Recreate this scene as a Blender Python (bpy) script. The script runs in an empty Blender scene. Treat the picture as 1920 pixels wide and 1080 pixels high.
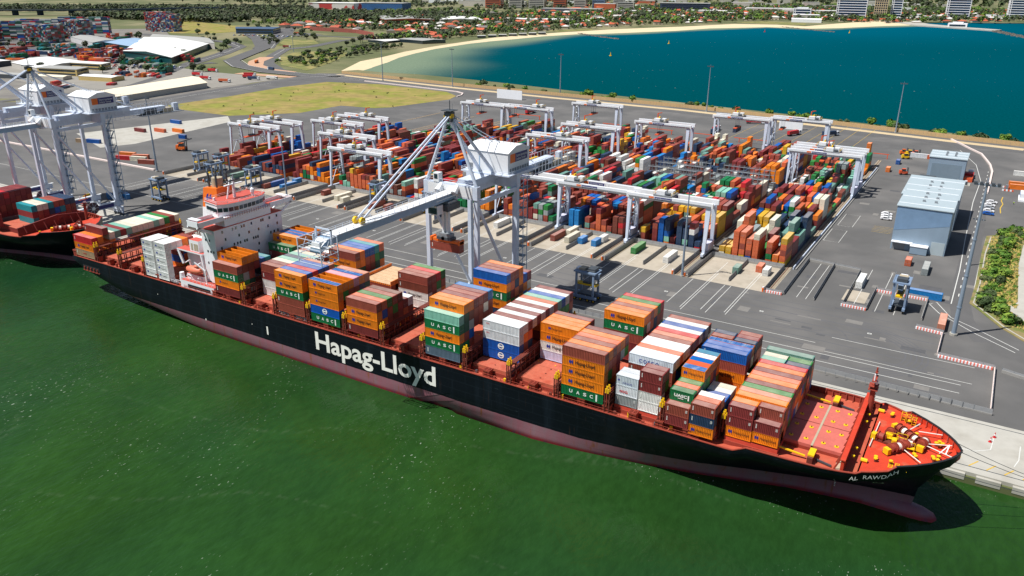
import bpy, math, random
from mathutils import Vector, Matrix
from mathutils.geometry import tessellate_polygon
SC = bpy.context.scene; COL = SC.collection
RN = random.Random(11)
rad = math.radians
# ---------------------------------------------------------------- camera
cd = bpy.data.cameras.new('camera'); cam = bpy.data.objects.new('camera', cd); COL.objects.link(cam)
cd.sensor_width = 36; cd.lens = 1490/1920*36; cd.clip_start = 1; cd.clip_end = 30000
def cam_matrix(yaw, pitch, roll):
    f = Vector((math.sin(yaw)*math.cos(pitch), math.cos(yaw)*math.cos(pitch), -math.sin(pitch)))
    r = f.cross(Vector((0, 0, 1))).normalized(); u = r.cross(f)
    c, s = math.cos(roll), math.sin(roll)
    R = c*r+s*u; U = -s*r+c*u
    return Matrix(((R.x, U.x, -f.x, 0), (R.y, U.y, -f.y, -166), (R.z, U.z, -f.z, 120), (0, 0, 0, 1)))
cam.matrix_world = cam_matrix(rad(-31.38), rad(21.41), rad(0.31))
SC.camera = cam
# ---------------------------------------------------------------- sky, sun, exposure
SUN_DIR = Vector((-0.69, -0.725, 0)).normalized(); SUN_EL = rad(61)
w = bpy.data.worlds.new('World'); SC.world = w; w.use_nodes = True
nt = w.node_tree; sky = nt.nodes.new('ShaderNodeTexSky'); sky.sky_type = 'NISHITA'; sky.sun_disc = False
sky.sun_elevation = SUN_EL; sky.sun_rotation = math.atan2(SUN_DIR.x, SUN_DIR.y)
bg = nt.nodes['Background']; bg.inputs[1].default_value = 0.06; nt.links.new(sky.outputs[0], bg.inputs[0])
sl = bpy.data.lights.new('sun', 'SUN'); sl.energy = 5.0; sl.angle = rad(0.5); sl.color = (1, .97, .92)
sun = bpy.data.objects.new('sun', sl); COL.objects.link(sun)
sd = Vector((SUN_DIR.x*math.cos(SUN_EL), SUN_DIR.y*math.cos(SUN_EL), math.sin(SUN_EL)))
sun.rotation_euler = sd.to_track_quat('Z', 'Y').to_euler(); sun.location = (-200, -200, 400)
SC.view_settings.view_transform = 'Standard'; SC.view_settings.look = 'None'
SC.view_settings.exposure = 0.2; SC.view_settings.gamma = 1
SC.render.engine = 'CYCLES'; SC.cycles.max_bounces = 5; SC.cycles.diffuse_bounces = 2; SC.cycles.glossy_bounces = 2
SC.cycles.transparent_max_bounces = 4; SC.cycles.caustics_reflective = False; SC.cycles.caustics_refractive = False
# ---------------------------------------------------------------- helpers
def srgb(r, g, b):
    return tuple(((c/255/12.92) if c <= 10 else ((c/255+.055)/1.055)**2.4) for c in (r, g, b))
MATS = {}
def mat(name, col=(.5, .5, .5), rough=.6, metal=0, var=.12, scale=.25, src=None, streak=0, spec=.5, col2=None, thr=None, bump=0, detail=4):
    if name in MATS: return MATS[name]
    m = bpy.data.materials.new(name); m.use_nodes = True; n = m.node_tree.nodes; l = m.node_tree.links
    b = n['Principled BSDF']; b.inputs['Roughness'].default_value = rough; b.inputs['Metallic'].default_value = metal
    b.inputs['Specular IOR Level'].default_value = spec
    g = n.new('ShaderNodeNewGeometry'); t = n.new('ShaderNodeTexNoise'); t.inputs['Scale'].default_value = scale; t.inputs['Detail'].default_value = detail
    l.new(g.outputs['Position'], t.inputs['Vector'])
    if src == 'obj': s = n.new('ShaderNodeObjectInfo').outputs['Color']
    elif src: a = n.new('ShaderNodeAttribute'); a.attribute_name = src; s = a.outputs['Color']
    else:
        c = n.new('ShaderNodeRGB'); c.outputs[0].default_value = (*col, 1); s = c.outputs[0]
    if col2:
        mx = n.new('ShaderNodeMix'); mx.data_type = 'RGBA'; r = n.new('ShaderNodeMapRange')
        lo, hi = thr or (.4, .6); r.inputs[1].default_value = lo; r.inputs[2].default_value = hi
        l.new(t.outputs['Fac'], r.inputs[0]); l.new(r.outputs[0], mx.inputs['Factor']); l.new(s, mx.inputs['A']); mx.inputs['B'].default_value = (*col2, 1); s = mx.outputs['Result']
    t2 = n.new('ShaderNodeTexNoise'); t2.inputs['Scale'].default_value = scale*3.7; t2.inputs['Detail'].default_value = 5
    if streak:
        mp = n.new('ShaderNodeMapping'); mp.inputs['Scale'].default_value = (1, 1, streak); l.new(g.outputs['Position'], mp.inputs['Vector']); l.new(mp.outputs[0], t2.inputs['Vector'])
    else: l.new(g.outputs['Position'], t2.inputs['Vector'])
    ad = n.new('ShaderNodeMath'); ad.operation = 'ADD'; l.new(t.outputs['Fac'], ad.inputs[0]); l.new(t2.outputs['Fac'], ad.inputs[1])
    r = n.new('ShaderNodeMapRange'); r.inputs[1].default_value = .6; r.inputs[2].default_value = 1.4; r.inputs[3].default_value = 1-var; r.inputs[4].default_value = 1+var
    l.new(ad.outputs[0], r.inputs[0])
    v = n.new('ShaderNodeVectorMath'); v.operation = 'SCALE'; l.new(s, v.inputs[0]); l.new(r.outputs[0], v.inputs['Scale'])
    l.new(v.outputs[0], b.inputs['Base Color'])
    if bump:
        bp = n.new('ShaderNodeBump'); bp.inputs['Strength'].default_value = bump; bp.inputs['Distance'].default_value = .3; l.new(t2.outputs['Fac'], bp.inputs['Height']); l.new(bp.outputs[0], b.inputs['Normal'])
    MATS[name] = m; return m
class MB:
    def __init__(s): s.v = []; s.f = []; s.m = []; s.mats = []; s.c = None
    def mi(s, m):
        if m not in s.mats: s.mats.append(m)
        return s.mats.index(m)
    def face(s, pts, m):
        b = len(s.v); s.v += [tuple(p) for p in pts]; s.f.append(tuple(range(b, b+len(pts)))); s.m.append(s.mi(m))
    def hexa(s, p, m, top=None):      # 8 points, bottom ring then top ring
        b = len(s.v); s.v += [tuple(q) for q in p]; i = s.mi(m); t = s.mi(top) if top else i
        for k, q in enumerate(((0, 3, 2, 1), (4, 5, 6, 7), (0, 1, 5, 4), (1, 2, 6, 5), (2, 3, 7, 6), (3, 0, 4, 7))):
            s.f.append(tuple(b+j for j in q)); s.m.append(t if k == 1 else i)
    def box(s, x0, x1, y0, y1, z0, z1, m, top=None):
        s.hexa([(x0, y0, z0), (x1, y0, z0), (x1, y1, z0), (x0, y1, z0), (x0, y0, z1), (x1, y0, z1), (x1, y1, z1), (x0, y1, z1)], m, top)
    def bar(s, a, b, w, h, m, w2=None, h2=None, up=(0, 0, 1)):
        a = Vector(a); b = Vector(b); d = (b-a).normalized(); u = Vector(up)
        if abs(d.dot(u)) > .98: u = Vector((0, 1, 0))
        x = d.cross(u).normalized(); y = x.cross(d)
        w2 = w if w2 is None else w2; h2 = h if h2 is None else h2
        q = [a-x*w/2-y*h/2, a+x*w/2-y*h/2, a+x*w/2+y*h/2, a-x*w/2+y*h/2, b-x*w2/2-y*h2/2, b+x*w2/2-y*h2/2, b+x*w2/2+y*h2/2, b-x*w2/2+y*h2/2]
        s.hexa(q, m)
    def cyl(s, a, b, r, m, n=8, r2=None):
        a = Vector(a); b = Vector(b); d = (b-a).normalized(); u = Vector((0, 0, 1)) if abs(d.z) < .95 else Vector((0, 1, 0))
        x = d.cross(u).normalized(); y = x.cross(d); r2 = r if r2 is None else r2; k = len(s.v)
        for c, rr in ((a, r), (b, r2)):
            for i in range(n):
                t = 2*math.pi*i/n; s.v.append(tuple(c+x*rr*math.cos(t)+y*rr*math.sin(t)))
        i = s.mi(m)
        for j in range(n): s.f.append((k+j, k+(j+1) % n, k+n+(j+1) % n, k+n+j)); s.m.append(i)
        s.f.append(tuple(k+n-1-j for j in range(n))); s.m.append(i); s.f.append(tuple(k+n+j for j in range(n))); s.m.append(i)
    def prism(s, poly, z0, z1, m, top=None, zf=None):   # vertical extrusion of an xy polygon (any winding, may be concave)
        n = len(poly); b = len(s.v); i = s.mi(m); t = s.mi(top) if top else i
        a = sum(poly[k][0]*poly[(k+1) % n][1]-poly[(k+1) % n][0]*poly[k][1] for k in range(n))
        if a < 0: poly = poly[::-1]
        s.v += [(p[0], p[1], z0) for p in poly]+[(p[0], p[1], (zf(p) if zf else z1)) for p in poly]
        for tr in tessellate_polygon([[Vector((p[0], p[1], 0)) for p in poly]]):
            p0, p1, p2 = (poly[q] for q in tr)
            if (p1[0]-p0[0])*(p2[1]-p0[1])-(p1[1]-p0[1])*(p2[0]-p0[0]) < 0: tr = tr[::-1]
            s.f.append(tuple(b+n+q for q in tr)); s.m.append(t)
        for k in range(n): s.f.append((b+k, b+(k+1) % n, b+n+(k+1) % n, b+n+k)); s.m.append(i)
    def sheet(s, poly, z, m):
        b = len(s.v); i = s.mi(m); P = [(p[0], p[1], p[2] if len(p) > 2 else z) for p in poly]; s.v += P
        for tr in tessellate_polygon([[Vector((p[0], p[1], 0)) for p in P]]):
            p0, p1, p2 = (P[q] for q in tr)
            if (p1[0]-p0[0])*(p2[1]-p0[1])-(p1[1]-p0[1])*(p2[0]-p0[0]) < 0: tr = tr[::-1]
            s.f.append(tuple(b+q for q in tr)); s.m.append(i)
    def ribbon(s, pts, wd, z, m, h=0):       # flat strip (or low wall) along a polyline
        L = []; n = len(pts)
        for k in range(n):
            a = Vector(pts[max(k-1, 0)][:2]); c = Vector(pts[min(k+1, n-1)][:2]); d = (c-a).normalized(); q = Vector((-d.y, d.x))*wd/2; p = Vector(pts[k][:2]); L.append((p+q, p-q))
        for k in range(n-1):
            (a, b), (c, d) = L[k], L[k+1]
            if h: s.hexa([(b.x, b.y, z), (d.x, d.y, z), (c.x, c.y, z), (a.x, a.y, z), (b.x, b.y, z+h), (d.x, d.y, z+h), (c.x, c.y, z+h), (a.x, a.y, z+h)], m)
            else: s.face([(b.x, b.y, z), (d.x, d.y, z), (c.x, c.y, z), (a.x, a.y, z)], m)
    def build(s, name, parent=None, smooth=False):
        me = bpy.data.meshes.new(name); me.from_pydata(s.v, [], s.f)
        for m in s.mats: me.materials.append(m)
        me.polygons.foreach_set('material_index', s.m)
        if smooth: me.polygons.foreach_set('use_smooth', [True]*len(s.f))
        if s.c:
            at = me.color_attributes.new('Col', 'FLOAT_COLOR', 'CORNER'); k = 0
            buf = []
            for p, c in zip(s.f, s.c): buf += list((*c, 1))*len(p)
            at.data.foreach_set('color', buf)
        me.update(); o = bpy.data.objects.new(name, me); COL.objects.link(o)
        if parent: o.parent = parent
        return o
def tag(o, label=None, cat=None, group=None, kind=None):
    if label: o['label'] = label
    if cat: o['category'] = cat
    if group: o['group'] = group
    if kind: o['kind'] = kind
    return o
def thing(name, label, cat, loc=(0, 0, 0), rz=0, group=None):
    o = bpy.data.objects.new(name, None); COL.objects.link(o); o.location = loc; o.rotation_euler = (0, 0, rz); o.empty_display_size = 1
    return tag(o, label, cat, group)
KIDS = {}
def dup(root, loc=None, rz=None, label=None, scale=None, color=None):
    def cp(o, par):
        c = o.copy(); COL.objects.link(c)
        if par: c.parent = par
        if color and o.type == 'MESH': c.color = color
        for ch in o.children: cp(ch, c)
        return c
    r = cp(root, None)
    if loc is not None: r.location = loc
    if rz is not None: r.rotation_euler = (0, 0, rz)
    if scale is not None: r.scale = scale if hasattr(scale, '__len__') else (scale,)*3
    if label: r['label'] = label
    return r
def text_mesh(body, w=None, h=1, bold=0, spacing=1, depth=.0):
    c = bpy.data.curves.new('text', 'FONT'); c.body = body; c.offset = bold; c.space_character = spacing; c.extrude = depth; c.resolution_u = 3; c.fill_mode = 'BOTH' if depth else 'FRONT'
    o = bpy.data.objects.new('text', c); COL.objects.link(o); bpy.context.view_layer.update()
    me = bpy.data.meshes.new_from_object(o.evaluated_get(bpy.context.evaluated_depsgraph_get())); bpy.data.objects.remove(o)
    vs = me.vertices; x0 = min(v.co.x for v in vs); x1 = max(v.co.x for v in vs); y0 = min(v.co.y for v in vs); y1 = max(v.co.y for v in vs)
    sx = (w/(x1-x0)) if w else h/(y1-y0)
    for v in vs: v.co = Vector(((v.co.x-x0)*sx, -v.co.z, (v.co.y-y0)*h/(y1-y0)))   # stands in the xz plane, facing -y
    return me
def text_into(mb, me, m, ox=0, oy=0, oz=0, f=None):
    b = len(mb.v); i = mb.mi(m)
    for v in me.vertices:
        p = Vector((v.co.x+ox, v.co.y+oy, v.co.z+oz)); mb.v.append(tuple(f(p) if f else p))
    for p in me.polygons: mb.f.append(tuple(b+k for k in p.vertices)); mb.m.append(i)
def interp(T, x):
    if x <= T[0][0]: return T[0][1]
    for (a, p), (b, q) in zip(T, T[1:]):
        if x <= b: return p+(q-p)*(x-a)/(b-a)
    return T[-1][1]
WORDS = ['zero', 'one', 'two', 'three', 'four', 'five', 'six', 'seven', 'eight', 'nine', 'ten', 'eleven', 'twelve', 'thirteen', 'fourteen', 'fifteen', 'sixteen', 'seventeen', 'eighteen', 'nineteen', 'twenty']
ORD = ['', 'first', 'second', 'third', 'fourth', 'fifth', 'sixth', 'seventh', 'eighth', 'ninth', 'tenth', 'eleventh', 'twelfth', 'thirteenth', 'fourteenth', 'fifteenth', 'sixteenth', 'seventeenth', 'eighteenth', 'nineteenth', 'twentieth']
# ---------------------------------------------------------------- materials
ASPH = mat('asphalt', srgb(93, 92, 91), .9, var=.14, scale=.03, col2=srgb(104, 102, 100), thr=(.45, .65), detail=9)
ASPH2 = mat('dark asphalt', srgb(92, 91, 91), .9, var=.12, scale=.05, detail=8)
CONC = mat('concrete', srgb(178, 175, 166), .9, var=.08, scale=.12, col2=srgb(160, 156, 146), thr=(.45, .7), detail=8)
PAD = mat('beige concrete', srgb(176, 166, 150), .9, var=.10, scale=.15, col2=srgb(156, 146, 130), thr=(.45, .7), detail=8)
BARR = mat('grey barrier concrete', srgb(150, 148, 144), .9, var=.12, scale=.4)
STEELG = mat('galvanised grey', srgb(140, 145, 150), .5, .3, var=.1, scale=1)
LINE = mat('white road paint', srgb(205, 205, 200), .8, var=.12, scale=.6)
YLINE = mat('yellow road paint', srgb(200, 165, 60), .8, var=.15, scale=.6)
REDP = mat('orange red paint', srgb(215, 90, 50), .7, var=.1)
PINKW = mat('pale barrier', srgb(222, 205, 198), .8, var=.06, scale=.5)
CRANE = mat('crane pale blue paint', srgb(204, 214, 230), .45, var=.1, scale=.3, streak=.15)
CRANE2 = mat('crane white deck', srgb(228, 230, 232), .5, var=.05, scale=.4)
CRDK = mat('crane dark machinery', srgb(80, 86, 92), .5, .3, var=.2, scale=1.5)
WHITE = mat('white paint', srgb(238, 240, 244), .45, var=.05, scale=.3, streak=.15)
NAVY = mat('navy sign', srgb(45, 45, 110), .5, var=.05)
ORNG = mat('orange paint', srgb(232, 112, 36), .5, var=.08, scale=.5)
BLUE = mat('blue paint', srgb(0, 96, 172), .5, var=.08, scale=.5)
YEL = mat('yellow paint', srgb(236, 190, 20), .5, var=.08, scale=1)
RED = mat('red paint', srgb(190, 30, 38), .5, var=.08, scale=1)
GREEN = mat('green paint', srgb(30, 110, 80), .5, var=.08, scale=1)
BLACK = mat('black rubber', srgb(32, 32, 35), .7, var=.1)
GLASS = mat('dark glass', srgb(34, 48, 58), .08, .0, var=.1, scale=.4, spec=.9)
DECK = mat('ship deck red', srgb(186, 86, 62), .7, var=.18, scale=.22, col2=srgb(160, 92, 66), thr=(.5, .75), detail=8)
FORE = mat('forecastle red', srgb(200, 62, 36), .6, var=.14, scale=.3, col2=srgb(180, 92, 66), thr=(.56, .72), detail=9)
OXID = mat('oxide red steel', srgb(150, 62, 46), .65, var=.18, scale=.5)
HATCH = mat('hatch cover', srgb(188, 98, 74), .7, var=.15, scale=.35, col2=srgb(170, 74, 52), thr=(.5, .7), detail=8)
BROWN = mat('brown steel', srgb(105, 50, 40), .7, var=.2, scale=.8)
ROPE = mat('rope white', srgb(225, 222, 212), .8, var=.06, scale=2)
TAN = mat('tan paint', srgb(176, 164, 140), .6, var=.1, scale=.8)
TARP = mat('blue tarpaulin', srgb(66, 110, 170), .55, var=.25, scale=.5, col2=srgb(120, 140, 170), thr=(.5, .65))
WOOD = mat('timber floor', srgb(200, 170, 135), .8, var=.2, scale=.6)
CONT = mat('container paint', src='obj', rough=.5, var=.2, scale=.5, streak=.2, col2=srgb(112, 62, 40), thr=(.64, 1.15), detail=7)
ROOFM = mat('faded sunlit container roof', src='obj', rough=.6, var=.14, scale=.4, col2=srgb(216, 204, 192), thr=(-.4, 3.2))  # roofs paler than walls: paint fade plus sunlit brightness mixed into the colour
CONTA = mat('stacked container paint', src='Col', rough=.55, var=.2, scale=.5, col2=srgb(112, 62, 40), thr=(.64, 1.15), detail=7)
LEAF = mat('foliage', srgb(58, 78, 40), .8, var=.35, scale=.12, col2=srgb(80, 92, 50), thr=(.45, .6))
LEAF2 = mat('bright foliage', srgb(72, 112, 28), .8, var=.35, scale=.3, col2=srgb(116, 138, 44), thr=(.45, .62))
LEAF3 = mat('olive foliage', srgb(52, 64, 42), .8, var=.3, scale=.12, col2=srgb(76, 80, 54), thr=(.45, .6))
TRUNK = mat('bark', srgb(96, 80, 64), .9, var=.2, scale=1)
GRASS = mat('dry grass', srgb(152, 134, 76), .95, var=.34, scale=.035, col2=srgb(122, 122, 48), thr=(.42, .58), detail=13)
GRASS2 = mat('verge grass', srgb(110, 116, 60), .95, var=.2, scale=.05, col2=srgb(140, 130, 80), thr=(.42, .62), detail=9)
SAND = mat('sand', srgb(214, 196, 160), .95, var=.07, scale=.03, detail=8)
DIRT = mat('bare dirt', srgb(182, 150, 112), .95, var=.14, scale=.08, col2=srgb(160, 140, 100), thr=(.45, .65), detail=9)
ROCK = mat('rock', srgb(108, 102, 94), .95, var=.3, scale=.5)
# ================================================================ SETTING
NS = [(18, 567), (-4, 574), (-28, 580), (-92, 590), (-164, 604), (-286, 622), (-402, 636), (-494, 652), (-563, 662), (-600, 666), (-656, 669), (-712, 661), (-751, 665)]
WL = [(-750, 673), (-766, 714), (-791, 774), (-828, 849), (-853, 922), (-878, 1011), (-886, 1075), (-895, 1146), (-893, 1205), (-885, 1286), (-877, 1400), (-848, 1500), (-810, 1540), (-787, 1586), (-752, 1660), (-710, 1740), (-672, 1896), (-566, 2040), (-499, 2035), (-456, 2039), (-390, 2127), (-311, 2300), (-247, 2380)]
ST = [(-761, 643), (-826, 754), (-842, 824), (-873, 917), (-895, 1019), (-911, 1128), (-929, 1283), (-918, 1378), (-894, 1503), (-873, 1582), (-845, 1684), (-796, 1800), (-747, 1893), (-675, 2100), (-571, 2135), (-489, 2105), (-450, 2280), (-394, 2480), (-309, 2540), (-252, 2460)]
SW = [(-733, 614), (-659, 607), (-523, 594), (-402, 588), (-259, 582), (-153, 568), (-85, 557), (-25, 546), (18, 541)]
GROUND = mat('ground', srgb(92, 98, 60), .95, var=.2, scale=.006, col2=srgb(126, 120, 88), thr=(.45, .62), detail=10)
m = MB()
m.prism([(-11000, 40.5), (-900, 40.5), (260, 40.5), (260, 560)]+NS+ST+[(-262, 2514), (-160, 2591), (-1, 2676), (500, 2950), (3000, 3900), (11000, 9000), (9000, 16000), (-16000, 16000)], -4, 2, GROUND)
tag(m.build('ground'), kind='structure')
m = MB(); m.sheet([(x, y, -.15) for x, y in WL]+[(x, y, 2.05) for x, y in ST[::-1]], 0, SAND); tag(m.build('beach'), kind='structure')
def waterm(name, col, src=None, spec=.3, bs=.12, b2=.5, strength=.35, foam_glint=None, col2=None):
    M = bpy.data.materials.new(name); M.use_nodes = True; n = M.node_tree.nodes; l = M.node_tree.links; b = n['Principled BSDF']
    b.inputs['Roughness'].default_value = .12; b.inputs['IOR'].default_value = 1.33; b.inputs['Specular IOR Level'].default_value = spec
    g = n.new('ShaderNodeNewGeometry')
    mp = n.new('ShaderNodeMapping'); mp.inputs['Rotation'].default_value = (0, 0, rad(25)); mp.inputs['Scale'].default_value = (1, .45, 1); l.new(g.outputs['Position'], mp.inputs['Vector'])
    def noise(s, d=3, v=None):
        t = n.new('ShaderNodeTexNoise'); t.inputs['Scale'].default_value = s; t.inputs['Detail'].default_value = d; l.new(v or mp.outputs[0], t.inputs['Vector']); return t.outputs['Fac']
    a = noise(bs, 4); c = noise(b2, 3)
    ad = n.new('ShaderNodeMath'); ad.operation = 'MULTIPLY_ADD'; l.new(c, ad.inputs[0]); ad.inputs[1].default_value = .35; l.new(a, ad.inputs[2])
    bp = n.new('ShaderNodeBump'); bp.inputs['Strength'].default_value = strength; bp.inputs['Distance'].default_value = 1.0; l.new(ad.outputs[0], bp.inputs['Height']); l.new(bp.outputs[0], b.inputs['Normal'])
    if src: s = n.new('ShaderNodeAttribute'); s.attribute_name = src; s = s.outputs['Color']
    else: q = n.new('ShaderNodeRGB'); q.outputs[0].default_value = (*col, 1); s = q.outputs[0]
    if col2:
        mx = n.new('ShaderNodeMix'); mx.data_type = 'RGBA'; r = n.new('ShaderNodeMapRange'); r.inputs[1].default_value = .35; r.inputs[2].default_value = .68
        l.new(noise(.007, 5, g.outputs['Position']), r.inputs[0]); l.new(r.outputs[0], mx.inputs['Factor']); l.new(s, mx.inputs['A']); mx.inputs['B'].default_value = (*col2, 1); s = mx.outputs['Result']
    r0 = n.new('ShaderNodeMapRange'); r0.inputs[1].default_value = .35; r0.inputs[2].default_value = .65; r0.inputs[3].default_value = .9; r0.inputs[4].default_value = 1.1; l.new(noise(.5, 6), r0.inputs[0])
    vs = n.new('ShaderNodeVectorMath'); vs.operation = 'SCALE'; l.new(s, vs.inputs[0]); l.new(r0.outputs[0], vs.inputs['Scale']); s = vs.outputs[0]
    if not src:      # faint drifting streak lines and wind patches
        ab = n.new('ShaderNodeMath'); ab.operation = 'SUBTRACT'; ms = n.new('ShaderNodeMapping'); ms.inputs['Rotation'].default_value = (0, 0, rad(8)); ms.inputs['Scale'].default_value = (.3, 1, 1); l.new(g.outputs['Position'], ms.inputs['Vector']); l.new(noise(.014, 1.2, ms.outputs[0]), ab.inputs[0]); ab.inputs[1].default_value = .5
        a2 = n.new('ShaderNodeMath'); a2.operation = 'ABSOLUTE'; l.new(ab.outputs[0], a2.inputs[0])
        r = n.new('ShaderNodeMapRange'); r.inputs[1].default_value = .006; r.inputs[2].default_value = 0; r.inputs[3].default_value = 0; r.inputs[4].default_value = 1; l.new(a2.outputs[0], r.inputs[0])
        br = n.new('ShaderNodeMapRange'); br.inputs[1].default_value = .48; br.inputs[2].default_value = .62; br.inputs[4].default_value = .05; l.new(noise(.6, 4), br.inputs[0])
        mm = n.new('ShaderNodeMath'); mm.operation = 'MULTIPLY'; l.new(r.outputs[0], mm.inputs[0]); l.new(br.outputs[0], mm.inputs[1])
        mx = n.new('ShaderNodeMix'); mx.data_type = 'RGBA'; l.new(mm.outputs[0], mx.inputs['Factor']); l.new(s, mx.inputs['A']); mx.inputs['B'].default_value = (.3, .36, .25, 1); s = mx.outputs['Result']
        wp = n.new('ShaderNodeMapRange'); wp.inputs[1].default_value = .35; wp.inputs[2].default_value = .65; wp.inputs[3].default_value = .86; wp.inputs[4].default_value = 1.12; l.new(noise(.03, 5, g.outputs['Position']), wp.inputs[0])
        v2 = n.new('ShaderNodeVectorMath'); v2.operation = 'SCALE'; l.new(s, v2.inputs[0]); l.new(wp.outputs[0], v2.inputs['Scale']); s = v2.outputs[0]
    if foam_glint:  # pale flecks: foam and sun sparkle put into the base colour
        mx = n.new('ShaderNodeMix'); mx.data_type = 'RGBA'; r = n.new('ShaderNodeMapRange'); r.inputs[1].default_value = foam_glint[1]; r.inputs[2].default_value = foam_glint[1]+.05
        l.new(noise(foam_glint[0], 2), r.inputs[0]); f2 = n.new('ShaderNodeMapRange'); f2.inputs[1].default_value = .5; f2.inputs[2].default_value = .7; l.new(noise(.02, 3, g.outputs['Position']), f2.inputs[0])
        mm = n.new('ShaderNodeMath'); mm.operation = 'MULTIPLY'; l.new(r.outputs[0], mm.inputs[0]); l.new(f2.outputs[0], mm.inputs[1])
        l.new(mm.outputs[0], mx.inputs['Factor']); l.new(s, mx.inputs['A']); mx.inputs['B'].default_value = (.5, .56, .46, 1); s = mx.outputs['Result']
    l.new(s, b.inputs['Base Color']); return M
RIVER = waterm('river water', srgb(37, 69, 22), col2=srgb(23, 55, 33), spec=.22, foam_glint=(1.6, .668), b2=.9, strength=.6)
m = MB(); m.sheet([(-9000, -3000), (3000, -3000), (3000, 41), (-9000, 41)], 0, RIVER); tag(m.build('river_water'), kind='structure')
BAY = waterm('bay water', (0, 0, 0), src='Col', spec=0, bs=.08, b2=.3, strength=.3, foam_glint=(.3, .72))
def dseg(px, py, L):
    r = 1e9
    for (a, b), (c, d) in zip(L, L[1:]):
        ux, uy = c-a, d-b; t = max(0, min(1, ((px-a)*ux+(py-b)*uy)/(ux*ux+uy*uy))); r = min(r, math.hypot(px-a-t*ux, py-b-t*uy))
    return r
m = MB(); m.c = []
deep, mid, sh, deep2 = srgb(0, 70, 82), srgb(0, 80, 99), srgb(112, 128, 108), srgb(0, 66, 72)
def lerp(a, b, t): return tuple(p+(q-p)*t for p, q in zip(a, b))
def bayc(x, y):
    d = dseg(x, y, WL)+9*math.sin(x*.021+y*.013)+5*math.sin(y*.03-x*.017); wide = 105+75*math.exp(-((y-760)/210)**2)-55*min(1, max(0, (y-1250)/300))
    t = min(1, max(0, (d-.25*wide)/(.75*wide))); t = t*t*(3-2*t)
    dn = lerp(deep2, deep, min(1, max(0, (y-560)/500))); dn = lerp(dn, mid, min(1, max(0, (y-1000)/900))*(1-min(1, max(0, (d-150)/500))))
    return lerp(sh, dn, t)
xs = [-980+20*i for i in range(62)]+[300, 500, 900, 2000, 5000]; ys = [540+18*i for i in range(120)]+[2730, 2900, 3300, 4000, 8000]
for i in range(len(xs)-1):
    for j in range(len(ys)-1):
        x0, x1, y0, y1 = xs[i], xs[i+1], ys[j], ys[j+1]
        m.face([(x0, y0, 0), (x1, y0, 0), (x1, y1, 0), (x0, y1, 0)], BAY); m.c.append(bayc((x0+x1)/2, (y0+y1)/2))
bo = tag(m.build('bay_water'), kind='structure')
at = bo.data.color_attributes['Col']; k = 0
bufc = []
cache = {}
for p in bo.data.polygons:
    for v in p.vertices:
        c = bo.data.vertices[v].co; key = (c.x, c.y)
        if key not in cache: cache[key] = bayc(c.x, c.y)
        bufc += [*cache[key], 1]
at.data.foreach_set('color', bufc)
# port platform, quay and surfaces on it
m = MB()
m.prism([(-1600, 41.6), (260, 41.6), (260, 541)]+SW[::-1]+[(-760, 600), (-752, 500), (-735, 420), (-728, 345), (-750, 300), (-1000, 150), (-1600, 130)], -4, 3, ASPH)
tag(m.build('port_apron'), kind='structure')
m = MB(); m.box(-1600, 260, 41.3, 71.5, 2, 3.03, CONC)
for x in range(-460, 250, 8):       # fender blocks along the quay face
    m.box(x, x+5.5, 40.4, 41.3, .9, 2.6, CONC)
tag(m.build('quay'), kind='structure')
m = MB()
for k in range(10):
    xr = -66-38*k; m.sheet([(xr-35, 138.5), (xr+1, 138.5), (xr+1, 171), (xr-35, 171)], 3.03, PAD)
m.sheet([(-620, 190), (-588, 311), (-563, 293), (-545, 190), (-553, 167)], 3.02, CONC)
m.sheet([(-40, 147), (-31.5, 147), (-31.5, 160), (-40, 160)], 3.03, PAD)
tag(m.build('concrete_pavement'), kind='structure')
m = MB(); m.sheet([(-686, 322), (-687, 399), (-696, 480), (-688, 540), (-623, 558), (-520, 548), (-493, 528), (-484, 503), (-500, 430), (-510, 417), (-547, 412), (-548, 358), (-588, 313), (-666, 312)], 3.05, GRASS)
tag(m.build('grass_field'), kind='structure')
# rails and painted lines
m = MB()
for k in range(10):
    for x in (-66.5-38*k, -99.5-38*k):
        m.box(x-1.2, x+1.2, 139, 430, 3.035, 3.10, mat('rail ballast', srgb(150, 138, 118), .95, var=.2, scale=.6)); m.box(x-.12, x+.12, 139, 430, 3.10, 3.22, BROWN)
for y in (44.2, 69.6): m.box(-1600, 260, y-.14, y+.14, 3.03, 3.06, CRDK)
tag(m.build('crane_rails'), kind='structure')
m = MB(); Z = 3.012
for x in range(10): pass
for k in range(10):
    for dx, y0, y1 in ((-8, 108, 166), (-9, 110, 166), (-15, 106, 138), (-17.5, 108, 138), (-24, 104, 150), (-25, 106, 166), (-31, 108, 138)):
        x = -66-38*k+dx; m.box(x-.11, x+.11, y0, y1, Z, Z+.03, LINE)
for y in (86.5, 92.5): m.box(-330, 5, y-.12, y+.12, Z, Z+.03, LINE)
m.box(-640, -40, 100.5, 100.7, Z, Z+.03, LINE)
for x in (-35, -27, -20.5, -55.5, -52): m.box(x-.1, x+.1, 140 if x < -37 else 141, 190, Z, Z+.03, LINE)
for y in (95, 108): m.box(-36, 8, y, y+.2, Z, Z+.02, LINE)
for x, y, a, b in ((-62, 222, 7, 22), (-61, 252, 7, 24)):
    m.ribbon([(x, y), (x+a, y), (x+a, y+b), (x, y+b), (x, y)], .2, Z+.02, LINE)
m.ribbon([(-3, 165), (-3, 210), (-4, 260), (-5, 340), (-4, 400), (-9, 450), (-22, 500)], .34, Z+.02, LINE)
for i in range(24): m.box(-1.3, -.95, 175+i*11, 178.5+i*11, Z+.02, Z+.04, LINE)
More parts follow.
